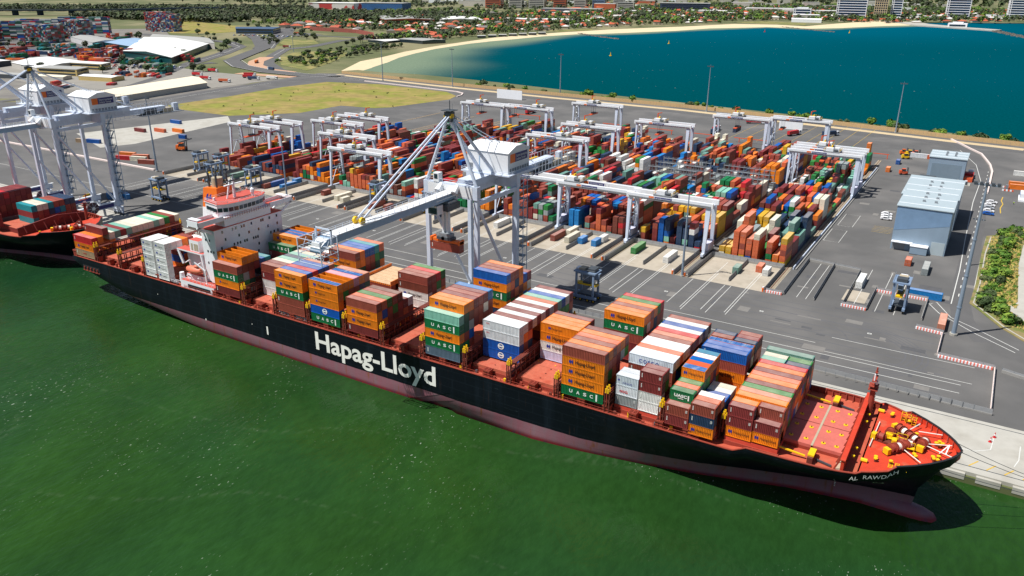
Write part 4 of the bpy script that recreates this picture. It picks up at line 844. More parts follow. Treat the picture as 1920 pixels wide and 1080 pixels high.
for bay, r0, tops, n, near, half, base in LOAD:
    for i, top in enumerate(tops):
        row = r0+i; L = 20 if half else 40; xx = BX[bay]+(6.1 if not half else ((3.0 if half == 'a' else 9.3) if bay != 'W' else (2.7 if half == 'a' else 9.9))); y = .35+1.22+2.52*row
        nxt = order[order.index(bay)+1] if bay != 'M' else None
        for t in range(n):
            z = base+t*HTC; topz = z+HTC
            k = near[t] if (near and i == 0) else (top if t == n-1 else RN.choice(RTOP))
            if t == n-1: k = top if not (near and i == 0) else (near[t] if top not in 'OTF' else top)
            hs = (half,) if half else ('a', 'f')
            stb = any(OCC.get((bay, h, row-1), 0) < topz-.6 for h in hs)
            if half == 'a': fx = OCC.get((bay, 'f', row), 0)
            else: fx = OCC.get((nxt, 'a', row), 0) if nxt else 0
            end = fx < topz+ (2.0 if half != 'a' else -.5)
            if not (t == n-1 or stb or end): continue
            mesh = None; let = None; kk = k
            if t == n-1 and top in 'OTF':
                kk = 'H' if top != 'F' else 'o'; mesh = {'O': MO, 'T': MT, 'F': MF}[top]; let = 'H' if (stb and top != 'F') else None
                desc = {'O': 'open orange', 'T': 'tarped orange', 'F': 'flatrack'}[top]
                if L == 20: mesh = None
            else:
                if k == 'q': kk = 'H'
                desc = PAL[kk][1]
                if stb:
                    key = {'q': 'q'}.get(k, k)+('20' if L == 20 else ''); let = key if key in ML else ('code20' if L == 20 else ('code' if RN.random() < .7 else None))
                desc = desc if let and 'lettered' in desc else desc.replace(' lettered', '').replace(' badged', '')
            if top in 'HT' and L == 20 and t == n-1 and bay == 'L': let = 'H20' if stb else None
            hl = {'': '', 'a': ' aft half,', 'f': ' fore half,'}[half]
            lab = f'{desc} container tier {WORDS[t+1]}, row {WORDS[row+1]} from water,{hl} {BAYN[bay]}'
            sv = min(1, max(0, topz-min(OCC.get((bay, h, row-1), 0) for h in hs))/HTC); ev = min(1, max(0, (topz-fx)/HTC))
            CAND.append((score((xx, y, z), L, 0, t == n-1, sv, .6*ev+.1)*(9 if mesh else 1)*(2.2 if let in ML and 'code' not in (let or '') else 1), L, kk, (xx, y, z), 0, lab, 'containers stowed on the ship', end, let, mesh))
            if bay == 'L' and half == 'a' and 4 <= row < 9 and t == n-1:     # tarpaulined tops
                mt = MB(); mt.box(xx-2.9, xx+2.9, y-1.15, y+1.15, z+HTC, z+HTC+.06, [TARP, REDP, BLUE, WHITE, mat('teal tarp', srgb(84, 136, 160), .6, var=.15)][row-4]); q = tag(mt.build('tarpaulin'), f'{("faded blue", "orange", "bright blue", "white", "teal")[row-4]} tarpaulin over a short container in the second bay from the bow', 'tarpaulin', 'tarpaulins')
# second ship: a few stacks visible
S2 = [(-381, -368.5, 7, 4, 'mmt', 4), (-381, -368.5, 9.6, 4, 'mbw', 4)]
def row2(x, y, z0, ks, name):
    for t, k in enumerate(ks):
        loc = (x, y, z0+t*HTC); CAND.append((score(loc, 40, 0, t == len(ks)-1, .3, .5), 40, k, loc, 0, f'{PAL[k][1]} container tier {WORDS[t+1]} {name} on the second ship'.replace(' lettered', ''), 'containers on the second ship', True, None, None))
for j, ks in enumerate(('tmt', 'bbw', 'mmw', 'bNt', 'mBb', 'btb', 'bbN', 'mdN')): row2(-368, 16+j*2.55, 14.9, ks, f'row {WORDS[j+1]} behind the forecastle')
row2(-377, 5, 14.9, 'mm', 'low pair nearest the water')
for j, ks in enumerate(('bood', 'mmdo', 'mobm', 'bmmm', 'mbmm', 'mdmr', 'mbmm', 'mmbm', 'dbmm', 'bmbm')): row2(-391, 4+j*2.55, 14.9, ks, f'row {WORDS[j+1]} of the second bay')
for j, ks in enumerate(('mbob', 'mbmw', 'dbmmb', 'bmmmb', 'mmNBB', 'mmbbB', 'mdmbo')): row2(-405, 3+j*2.55, 14.9, ks, f'row {WORDS[j+1]} of the third bay')
for j, ks in enumerate(('mdbm', 'mdboo', 'bmboo', 'bbmdo')): row2(-419, 3+j*2.55, 14.9, ks, f'row {WORDS[j+1]} of the fourth bay')
# ---------------- yard stacks: ten blocks of containers standing end-on to the quay
YR = random.Random(5)
YPAL = 'bbbbbbbbbbbmmmmmmmmmdddssssoooHHHHrrrNNNBBBBccwwWWWyyggUUiiYYLLbbmms'
slots = {}
RACK = {(1, 8), (1, 9), (1, 10), (2, 8), (2, 9), (2, 10), (5, 11), (5, 12), (4, 9)}
for k in range(10):
    nb = 18 if k < 7 else (15 if k == 7 else (11 if k == 8 else 6)); mean = (3.6, 3.7, 3.7, 3.4, 3.5, 3.3, 3.3, 3.2, 2.9, 2.4)[k]
    for j in range(nb):
        bm = mean+YR.uniform(-1.1, .9)+(.5 if j == 0 else 0)-(.9 if j > 14 else 0)
        if (k, j) in RACK: bm = 2.2
        twenty = YR.random() < .3; 
        for c in range(10):
            h = int(round(bm+YR.gauss(0, 1.15))); h = max(0, min(5, h))
            if YR.random() < .05: h = 0
            if c == 0 or YR.random() < .3: col = YR.choice(YPAL)
            for hf in ((0, 1) if twenty else (None,)):
                hh = h if hf != 1 else max(0, min(5, h+YR.randint(-2, 1)))
                slots[(k, j, c, hf)] = [(YR.choice(YPAL) if YR.random() < .33 else col) for t in range(hh)] if (k, j) not in RACK else [YR.choice('WWybwm') for t in range(min(hh, 4))]
BLKX = lambda k, c: -69.4-38*k-2.95*c
def ybay(j): return 171.5+12.75*j
def colh(k, j, c):
    v = [len(s) for (a, b, d, hf), s in slots.items() if (a, b, d) == (k, j, c)]; return max(v) if v else 0
HC = {}
for (k, j, c, hf), s in slots.items(): HC[(k, j, c, hf)] = len(s); HC[(k, j, c)] = min(HC.get((k, j, c), 9), len(s))
for (k, j, c, hf), s in slots.items():
    for t, q in enumerate(s):
        L = 40 if hf is None else 20; x = BLKX(k, c); y = ybay(j)+6.1 if hf is None else ybay(j)+3.03+hf*6.13; z = 3.05+t*2.6
        top = t == len(s)-1; fr = (HC.get((k, j, c, 0), 9) <= t) if hf == 1 else HC.get((k, j-1, c), 0) <= t; lf = c > 0 and HC.get((k, j, c-1), 0) <= t or c == 0; rt = c < 9 and HC.get((k, j, c+1), 0) <= t or c == 9
        if not (top or fr or lf): continue
        nm = PAL[q][1].replace(' lettered', '').replace(' badged', '').replace(' refrigerated', ''); half = '' if hf is None else (' near' if hf == 0 else ' far')
        lab = f'{nm} container tier {WORDS[t+1]}, column {WORDS[c+1]} from right, rank {WORDS[j+1]}{half}, {ORD[k+1]} yard block'
        CAND.append((score((x, y, z), L, 1.57, top, lf*.6, fr*.8), L, q, (x, y, z), -math.pi/2, lab, 'containers stacked in the yard', fr, 'yard' if (q in 'HUA' and L == 40 and lf) else None, None))
CAND.sort(key=lambda a: -a[0]); NTOP = 300
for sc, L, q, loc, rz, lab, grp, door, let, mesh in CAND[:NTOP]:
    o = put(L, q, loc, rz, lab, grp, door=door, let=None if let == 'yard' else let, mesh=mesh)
    if rz: o.scale.z = 2.58/HTC
    if let == 'yard':
        t_ = bpy.data.objects.new('lettering', ML[q]); COL.objects.link(t_); t_.parent = o; t_.rotation_euler = (0, 0, math.pi)
for sc, L, q, loc, rz, lab, grp, door, let, mesh in CAND[NTOP:]:
    restbox(L, q, loc, rz, 2.56 if rz else 2.78)
    if rz and loc[1] < 250:
        x, y, z = loc; hl = L*.1523; cc = tuple(v*.92 for v in pcol(q)[:3]); n0 = len(REST.f); REST.box(x-1.1, x-.03, y-hl-.03, y-hl, z+.15, z+2.4, CONTA); REST.box(x+.03, x+1.1, y-hl-.03, y-hl, z+.15, z+2.4, CONTA); REST.c += [cc]*(len(REST.f)-n0)
# stacks of the depots at the far left
m = REST
DP = 'bbmmryWWNBkyyLGt'
def depot(x0, y0, ang, nx, ny, nz, pal, var=1):
    ca, sa = math.cos(ang), math.sin(ang)
    for i in range(nx):
        for j in range(ny):
            n = max(0, nz-int(YR.random()*var))
            for t in range(n):
                if t < n-1 and 0 < i < nx-1 and 0 < j < ny-1: continue
                u, v = i*2.7, j*12.6; f = YR.uniform(.8, 1.1); col = tuple(a*f for a in pcol(YR.choice(pal))[:3]); P = [(u, v), (u+2.45, v), (u+2.45, v+12.2), (u, v+12.2)]
                q = [(x0+a*ca-b*sa, y0+a*sa+b*ca) for a, b in P]; n0 = len(m.f); m.hexa([(*p, 2+t*2.6) for p in q]+[(*p, 4.55+t*2.6) for p in q], CONTA); m.c += [col]*(len(m.f)-n0)
for a in ((-1545, 660, .62, 16, 5, 12, DP, 2), (-1600, 760, .62, 14, 5, 13, DP, 2), (-1655, 620, .62, 12, 4, 12, 'bbmmrWN', 2), (-1590, 735, .62+1.57, 6, 9, 13, 'NkyLWrGB', 2), (-1660, 900, .62+1.57, 6, 8, 13, 'NkyLWrGB', 2), (-1700, 830, .62+1.57, 5, 8, 12, 'NWkyBr', 2), (-1640, 985, .62, 20, 4, 14, 'NkyWrbB', 2), (-1690, 1010, .62, 18, 4, 15, 'WkyNrs', 2),
          (-1260, 540, .62, 8, 3, 4, 'GtNmrbW', 3), (-1225, 590, .62, 8, 3, 4, 'bmmorNW', 3), (-1180, 560, .62, 9, 3, 4, 'mmNrWbo', 3), (-1145, 620, .62, 8, 2, 4, 'mmrbNW', 3), (-1100, 590, .62, 8, 2, 3, 'mmbrGo', 2), (-1330, 560, .62, 5, 2, 3, 'GGtU', 2), (-1060, 560, .62, 8, 2, 3, 'GUUtGb', 2), (-1050, 610, .62, 5, 2, 3, 'rbGm', 2), (-1390, 620, .62, 7, 2, 3, 'GGtoW', 2), (-1015, 600, .62, 4, 2, 2, 'rNG', 2), (-1380, 588, .7, 4, 1, 2, 'GtU', 1), (-1292, 590, .7, 5, 2, 3, 'GtNb', 2), (-1342, 652, .7, 6, 2, 3, 'GGt', 2), (-1209, 585, 1.9, 6, 3, 4, 'mmboyN', 3), (-1212, 548, .4, 9, 2, 3, 'bmmoB', 2), (-1183, 606, .4, 8, 2, 4, 'mmbNB', 2), (-1261, 634, .5, 6, 2, 4, 'bomm', 3), (-1079, 545, .5, 6, 3, 2, 'GUGN', 2), (-1100, 530, .5, 5, 2, 2, 'mryb', 2), (-1415, 654, .5, 6, 1, 2, 'GtUo', 2), (-1414, 564, .5, 8, 1, 2, 'yWm', 2), (-1470, 610, .5, 7, 1, 1, 'mrb', 1), (-955, 440, .5, 8, 1, 2, 'NNsb', 2), (-935, 470, .4, 4, 1, 1, 'sb', 1), (-1000, 520, .3, 6, 2, 2, 'GUy', 2), (-1020, 380, .5, 5, 1, 1, 'Wyw', 1)): depot(*a)
WB = [(-840, -735, 300, 470), (-1200, -1040, 395, 510), (-1540, -1340, 660, 780), (-1420, -1000, 560, 860), (-1090, -960, 370, 500), (-1010, -890, 380, 430)]
q_ = 0
while q_ < 90:
    x, y = YR.uniform(-1560, -860), YR.uniform(330, 860)
    if y > 560+(-x-1000)*.62 or y < 330+(-x-1100)*.3 or any(a-18 < x < b+8 and c-18 < y < d+10 for a, b, c, d in WB): continue
    q_ += 1; depot(x, y, YR.choice([.4, .62, 1.97]), YR.randint(2, 7), YR.randint(1, 2), YR.randint(1, 3), YR.choice(['bbmmr', 'GtGU', 'NBky', 'bsoWr', 'mmbWN']), 2)
tag(REST.build('stacked_containers'), 'remaining mixed stacked containers of the yard, depots and ship', 'containers', kind='stuff')
# loose containers on the ground
LOOSE = [(40, 'x', -84, 150, 0, 0), ]
LO = [(20, 'L', -84, 156, 'grey green short'), (20, 's', -76, 163, 'small orange ended white topped'), (20, 'W', -72.5, 160, 'small white'), (40, 'W', -114, 156, 'long white'), (40, 'g', -131, 160, 'long bright green'), (20, 'c', -158, 157, 'short blue'), (20, 'c', -151, 157, 'paired short blue'), (20, 'W', -150.5, 164, 'short white'), (40, 'b', -171, 157, 'long brown'), (40, 'w', -164, 158, 'long cream'), (40, 'w', -168.5, 168, 'rear long cream'),
      (40, 'W', -205, 160, 'long white'), (20, 'W', -203, 169, 'short white at the wall'), (20, 'N', -238, 152, 'short navy'), (20, 'b', -272, 152, 'short brown'), (40, 'b', -281, 153, 'long red brown'), (40, 'w', -308, 156, 'long cream'), (20, 'w', -302, 151, 'short cream'), (20, 'b', -322, 157, 'short maroon'), (40, 'c', -352, 157, 'long blue'), (20, 'c', -356, 168, 'short blue'), (40, 'B', -362, 158, 'long deep blue'), (20, 'b', -362.5, 150, 'short brown'), (40, 'L', -398, 160, 'long grey green'), (20, 'N', -393, 168, 'short navy'), (20, 'W', -398, 172, 'small white')]
for L, k, x, y, d in LO: put(L, k, (x, y, 3.05), -math.pi/2, f'{d} container alone on the transfer pad {int(abs(x))} metres along', 'loose containers on the pads').__setitem__('label', f'{d} container alone on the pad of the {ORD[int((-x-66)//38)+1]} block from right')
for L, k, x, y, rz, d in ((20, 's', -23, 206, -1.57, 'short orange container with white top by the tall shed door'), (40, 'y', -15.5, 200, -1.57, 'long grey roofed container office beside the big shed'), (40, 'W', -36.5, 169, -1.57, 'white reefer container standing in the fenced pen'), (40, 'c', -12.5, 166.5, 0, 'long bright blue container lying along the fence line'), (40, 'e', -4.2, 139.5, -1.57, 'salmon container beside the tall light pole'),
                          (20, 'B', -54.5, 425, -1.57, 'short blue container at the far end of the rails'), (20, 'o', -57, 397, -1.57, 'short orange container by the crane rails'), (40, 'Z', -44.5, 455, 0, 'row of pale reefers behind the small shed'), (20, 's', -36.5, 454, 0, 'short salmon container next to the pale reefers'), (40, 'o', 17, 396, .1, 'upper orange container at the right edge'), (40, 'o', 17.5, 388, .1, 'lower orange container at the right edge'), (40, 'W', 19, 430, .1, 'white container cabin at the right edge'),
                          (40, 'm', -585, 222, 0, 'dark red container lying on the concrete slab edge'), (40, 's', -571, 230, 0, 'orange brown container lying on the concrete slab'), (40, 'o', -558, 237, 0, 'orange container at the end of the slab row'), (40, 'B', -573, 175, .2, 'long blue container at the near corner of the slab'), (20, 'x', -584, 171, .2, 'tan container beside the long blue one'), (40, 'B', -594, 262, 0, 'dark blue container on the slab'), (20, 'B', -533, 222, .2, 'small blue container on the asphalt by the slab'), (40, 'm', -493, 268, .2, 'dark red container beside the yard blocks'),
                          (20, 'c', -418, 86, -.4, 'short bright blue container left of the carrier'), (20, 'c', -410, 91, -.4, 'second bright blue container left of the carrier'), (20, 'c', -419, 93, -.4, 'third bright blue container left of the carrier'), (40, 'r', -502, 152, .3, 'red container in the pile by the pink barrier'), (40, 's', -496, 160, .4, 'rust container in the pile by the pink barrier'), (40, 'w', -491, 155, .3, 'cream container in the pile by the pink barrier'), (40, 'o', -510, 160, .3, 'orange container in the pile by the pink barrier'), (40, 'b', -478, 152, .3, 'brown container in the pile by the pink barrier')):
    put(L, k, (x, y, 3.06), rz, d, 'loose containers on the terminal')
put(40, 'b', (-151.8, 40.5, 33.6), 0, 'brown container hanging from the orange spreader of the quay crane', 'containers under cranes', let='code')
for k, x, y, n in (('oHbHHo', -69.8, 398, 0),):
    for t, q in enumerate(k): put(20, q, (-71.5, 398+6, 3.05+t*2.6), -1.57, f'{PAL[q][1].split()[0]} container tier {WORDS[t+1]} of the lone tall orange stack', 'tall orange stack')
# ================================================================ CRANES
def bx(name, parent, fn, label=None):
    m = MB(); fn(m); o = m.build(name, parent)
    if label: o['label'] = label
    return o
def quay_crane(label):
    t = thing('quay_crane', label, 'crane', (-152, 0, 3), 0, 'ship to shore quay cranes')
    ys, yl = 44.2, 69.6
    for x in (-10, 10):
        for y, w in ((ys, 1.6), (yl, 1.7)):
            def leg(m):
                m.hexa([(x-.75, y-w/2, 5.4), (x+.75, y-w/2, 5.4), (x+.75, y+w/2, 5.4), (x-.75, y+w/2, 5.4), (x-.7, y-w/2+.1, 52.5), (x+.7, y-w/2+.1, 52.5), (x+.7, y+w/2-.1, 52.5), (x-.7, y+w/2-.1, 52.5)], CRANE)
            bx('leg', t, leg)
        bx('sill_beam', t, lambda m: (m.box(x-.95, x+.95, ys-3, yl+3, 4.6, 7.2, CRANE), m.box(x-.7, x+.7, ys-4, yl+4, 7.2, 7.3, CRANE2), m.box(x+.97, x+1.0, 58, 67, 5, 6.8, NAVY)))
        bx('diagonal_brace', t, lambda m: (m.cyl((x, ys+.8, 46), (x, yl-1, 8), .55, CRANE, 8), m.box(x-.6, x+.6, ys, yl, 46.5, 48, CRANE)))
        for y in (ys, yl):
            def bog(m):
                m.box(x-4, x+4, y-.6, y+.6, 2.6, 4.6, CRANE)
                for dx in (-3.2, -1.2, 1.2, 3.2): m.cyl((x+dx, y-.5, .8), (x+dx, y+.5, .8), .7, CRDK, 10); m.box(x+dx-.7, x+dx+.7, y-.4, y+.4, 1, 2.6, CRANE)
            bx('wheel_bogie', t, bog)
    bx('cross_beam', t, lambda m: (m.box(-10.9, 10.9, ys-1, ys+1, 48.6, 53, CRANE), m.box(-9, 9, ys-1.05, ys-1.0, 49, 52.6, CRANE2)))
    bx('cross_beam', t, lambda m: (m.box(-10.9, 10.9, yl-1.1, yl+1.1, 47.5, 52.2, CRANE), m.box(-11, 11, yl-1.4, yl+1.4, 52.2, 52.3, CRANE2)))
    bx('cross_beam', t, lambda m: m.box(-9, 9, ys-.6, ys+.6, 5, 7, CRANE))
    def boom(m):
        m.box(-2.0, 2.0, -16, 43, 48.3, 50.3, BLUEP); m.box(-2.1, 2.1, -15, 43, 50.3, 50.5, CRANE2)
        m.hexa([(-2, -19.5, 46.8), (2, -19.5, 46.8), (2, -16, 48.3), (-2, -16, 48.3), (-1.6, -19.5, 48.2), (1.6, -19.5, 48.2), (2, -16, 50.3), (-2, -16, 50.3)], BLUEP, CRANE2)
        for s in (-2.1, 2.1):
            for y in range(-18, 43, 3): m.box(s-.05, s+.05, y-.05, y+.05, 50.3, 51.5, CRANE)
            for z in (50.9, 51.5): m.box(s-.04, s+.04, -18, 43, z, z+.07, CRANE)
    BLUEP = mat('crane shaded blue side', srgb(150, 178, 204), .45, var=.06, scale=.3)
    bm = bx('boom', t, boom)
    def tip(m):
        for a in (-4.2, 4.2):
            for y in (-24, -17.5): m.box(a-.12, a+.12, y-.12, y+.12, 44.2, 51.2, CRANE); m.bar((a, y, 44.5), (a, -20.7, 50.5), .1, .1, CRANE)
            for z in (44.2, 46.5, 48.5, 51): m.box(a-.08, a+.08, -24, -17.5, z, z+.15, CRANE)
        for y in (-24, -20.5, -17.5):
            for z in (44.2, 46.5, 48.5, 51): m.box(-4.2, 4.2, y-.08, y+.08, z, z+.15, CRANE)
        [m.box(-4, 4, -23.8+i*1.2, -23.65+i*1.2, 48.5, 48.6, STEELG) for i in range(6)]; m.box(-1.5, 1.2, -21.5, -19.5, 48.6, 49.6, CRANE2); m.cyl((-1, -21, 49.8), (-1, -21, 52), .3, CRANE, 6); m.box(-3, -2.6, -18.5, -18, 48.6, 53, CRANE); m.box(2.6, 3, -18.5, -18, 48.6, 53, CRANE); m.box(-3, 3, -18.5, -18.2, 52.6, 53, CRANE)
    bx('boom_tip_platform', t, tip).location.y = 2.4
    bx('stay_sheave', bm, lambda m: (m.cyl((-1.6, -1.5, 51.5), (-.9, -1.5, 51.5), 1.1, YEL, 12), m.cyl((.9, -1.5, 51.5), (1.6, -1.5, 51.5), 1.1, YEL, 12)))
    bx('back_girder', t, lambda m: (m.box(-2.0, 2.0, 43, 112, 47.6, 50.2, CRANE), m.box(-4.2, 4.2, 96, 122, 46.3, 46.6, STEELG), [m.box(s-.05, s+.05, 70+i*2.6, 70.1+i*2.6, 46.5, 51.6, CRANE) for i in range(20) for s in (-4, 4)], [m.box(s-.05, s+.05, 70, 122, z, z+.1, CRANE) for s in (-4, 4) for z in (46.6, 49, 51.5)], m.box(-3, 2.5, 99, 106, 46.6, 49.5, CRDK), m.box(-2, 3, 110, 116, 46.6, 48.8, TAN), m.box(-1, 1, 118, 121, 46.6, 50.6, CRANE)))
    def mh(m):
        x0, x1, y0, y1 = -7.5, 9.5, 64.5, 79
        m.box(x0, x1, y0, y1, 53, 60.2, CRANE2); m.hexa([(x0-.3, y0-.3, 60.2), (x1+.3, y0-.3, 60.2), (x1+.3, y1+.3, 60.2), (x0-.3, y1+.3, 60.2), (x0-.3, y0+5, 62.2), (x1+.3, y0+5, 62.2), (x1+.3, y1-5, 62.2), (x0-.3, y1-5, 62.2)], CRANE2)
        m.box(x0-1.5, x1+1.8, y0-2, y1+2, 52.5, 52.9, CRANE); m.box(-3, 3, 52, 90, 50.2, 52.4, CRANE)
        for x in (x0-1.4, x1+1.7):
            for y in range(63, 81, 2): m.box(x-.05, x+.05, y-.05, y+.05, 52.9, 54.1, CRANE)
            for z in (53.5, 54.1): m.box(x-.04, x+.04, y0-2, y1+2, z, z+.08, CRANE)
        for z in (53.5, 54.1): m.box(x0-1.4, x1+1.7, y0-2, y0-1.92, z, z+.08, CRANE)
        for i in range(12): x = x0+i*1.5; m.box(x-.04, x+.04, y0+4.9, y0+5, 62.2, 63.3, STEELG); m.box(x-.04, x+.04, y1-5, y1-4.9, 62.2, 63.3, STEELG)
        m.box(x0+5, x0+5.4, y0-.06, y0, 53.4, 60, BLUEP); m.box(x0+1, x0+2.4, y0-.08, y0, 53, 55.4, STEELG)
        for i in range(8): m.box(x1, x1+.08, y0+1+i*1.7, y0+2.2+i*1.7, 53.4, 54.6, STEELG)
    h = bx('machinery_house', t, mh)
    def sign(m):
        x = 9.52; m.box(x, x+.08, 66, 69.2, 56.6, 59.6, ORNG); m.box(x, x+.08, 69.2, 77.6, 56.6, 59.6, NAVY)
        for s, z in (('Victoria International', 58.2), ('Container Terminal', 57)): text_into(m, text_mesh(s, 7.4 if 'V' in s else 6.4, .95), WLET, 0, 0, 0, lambda p: (x+.12, 69.7+p.x, z+p.z))
    bx('sign', h, sign)
    def apex(m):
        A = (0, ys, 75.5)
        for x in (-10, 10): m.cyl((x, ys, 52.8), (x*.1, ys, 74.5), .62, CRANE, 10, .5)
        for x in (-1.2, 1.2): m.cyl((x*2.4, 66, 52.5), (x, ys+.5, 74.2), .65, CRANE, 10, .5)
        m.box(-1.6, 1.6, ys-2, ys+1.5, 73.4, 74.4, CRDK); m.box(-1.2, 1.2, ys-1.5, ys+1, 74.4, 76.4, CRDK); m.cyl((-1.4, ys-.6, 75), (-1, ys-.6, 75), 1, YEL, 10); m.cyl((1, ys-.6, 75), (1.4, ys-.6, 75), 1, YEL, 10); m.box(-2, 2, ys-2.2, ys+1.8, 76.8, 77, CRDK); m.box(-.1, .1, ys-.1, ys+.1, 77, 80, CRDK); m.box(.9, 1, ys, ys+.1, 77, 79, STEELG)
        for z in range(54, 73, 2): m.box(-10+(z-52.8)*.415-.9, -10+(z-52.8)*.415+.9, ys+.9, ys+2.2, z, z+.15, STEELG)
        for z in range(54, 73, 2): m.bar((-10+(z-52.8)*.415-.8, ys+1.5, z), (-10+(z-50.8)*.415+.8, ys+1.5, z+2), .12, .12, STEELG)
    bx('top_frame', t, apex)
    bx('forestay', t, lambda m: [m.cyl((x, -1.5, 51.6), (x*.5, ys-1, 75), .32, CRANE, 7) for x in (-1.1, 1.1)])
    bx('backstay', t, lambda m: [m.cyl((x, 95, 51), (x*.6, ys+1, 75), .16, CRANE, 6) for x in (-2, 2)])
    def ladder(m):
        x, y = 10.3, yl+2.6
        for i in range(12):
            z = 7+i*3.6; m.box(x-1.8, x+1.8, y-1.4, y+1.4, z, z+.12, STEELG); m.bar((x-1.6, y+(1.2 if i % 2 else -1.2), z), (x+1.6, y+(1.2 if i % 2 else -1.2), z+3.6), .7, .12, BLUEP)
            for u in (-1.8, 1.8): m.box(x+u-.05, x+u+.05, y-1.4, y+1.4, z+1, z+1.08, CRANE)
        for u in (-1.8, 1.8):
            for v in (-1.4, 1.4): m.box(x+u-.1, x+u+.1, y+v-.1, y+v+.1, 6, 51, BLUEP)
        m.box(7.5, 9.3, yl+1.2, yl+2.8, 7, 44, CRANE)
    bx('stair_tower', t, ladder)
    bx('cable_reel', t, lambda m: (m.cyl((11.2, 55.2, 6.6), (11.9, 55.2, 6.6), 3.1, mat('reel brown', srgb(84, 58, 66), .7), 20), m.cyl((11.9, 55.2, 6.6), (12.3, 55.2, 6.6), .9, CRANE2, 10), [m.bar((12.0, 55.2, 6.6), (12.0, 55.2+2.9*math.cos(a*.785), 6.6+2.9*math.sin(a*.785)), .12, .12, CRANE) for a in range(8)]))
    def gant(m):
        for x in (-4.2, 4.2): m.box(x-.1, x+.1, 30, 44, 50.2, 50.3, STEELG)
        m.box(-6.6, -4.4, ys-1.2, ys+1, 53, 56, CRANE2); m.box(-6.7, -6.6, ys-.9, ys+.7, 54, 55.4, GLASS); m.box(-6.2, -4.8, ys-1.28, ys-1.2, 54, 55.6, GLASS)
        for x in (-10, -3, 3, 10): m.box(x-.06, x+.06, ys-1, ys-.9, 53, 54.2, CRANE)
        m.box(-10.5, 10.5, ys-1, ys-.92, 54.1, 54.2, CRANE); m.cyl((-3.5, ys-3, 50.4), (-3.5, ys-.5, 52.6), 1.3, CRANE2, 8, .7); m.cyl((3, ys-3, 50.4), (3, ys-.5, 52.6), 1.3, CRANE2, 8, .7)
    bx('access_platform', t, gant)
    return t
qc = quay_crane('tall pale blue quay crane working amidships, boom lowered over the ship')
def hoist(m):
    m.box(-4, 3.5, 37, 44, 45.2, 47.4, CRDK); m.box(-3.2, 3.2, 38, 43, 47.4, 48.1, STEELG); m.box(-1.9, 1.9, 33.4, 36.6, 44.6, 47.6, CRANE2); m.box(-1.7, 1.7, 33.3, 33.4, 45, 47, GLASS)
    for x in (-1.6, .2):
        m.box(x, x+.9, 40.4, 41.6, 36.5, 45.2, CRANE2)
bx('trolley', qc, hoist)
def spr(m):
    m.box(-5.9, 6.3, 39.5, 41.7, 33.6, 34.5, ORNG); m.box(-3, 3, 39, 42, 34.5, 35.4, CRDK); m.box(-2, 2.4, 39.3, 41.8, 35.4, 36.6, STEELG); m.cyl((-.4, 39.2, 35), (-.4, 39, 35), .7, BLACK, 10)
    for x in (-5.9, 5.6): m.box(x, x+.7, 39.2, 42, 33.4, 34.9, ORNG)
bx('spreader', qc, spr)
q2 = dup(qc, (-395, 0, 3), label='pale blue quay crane at left, over the bow of the second ship')
q3 = dup(qc, (-440, 0, 3), label='leftmost quay crane, partly out of frame behind its neighbour')
for q in (q2, q3):
    for ch in list(q.children):
        if ch.name.split('.')[0] in ('trolley', 'spreader'): bpy.data.objects.remove(ch)
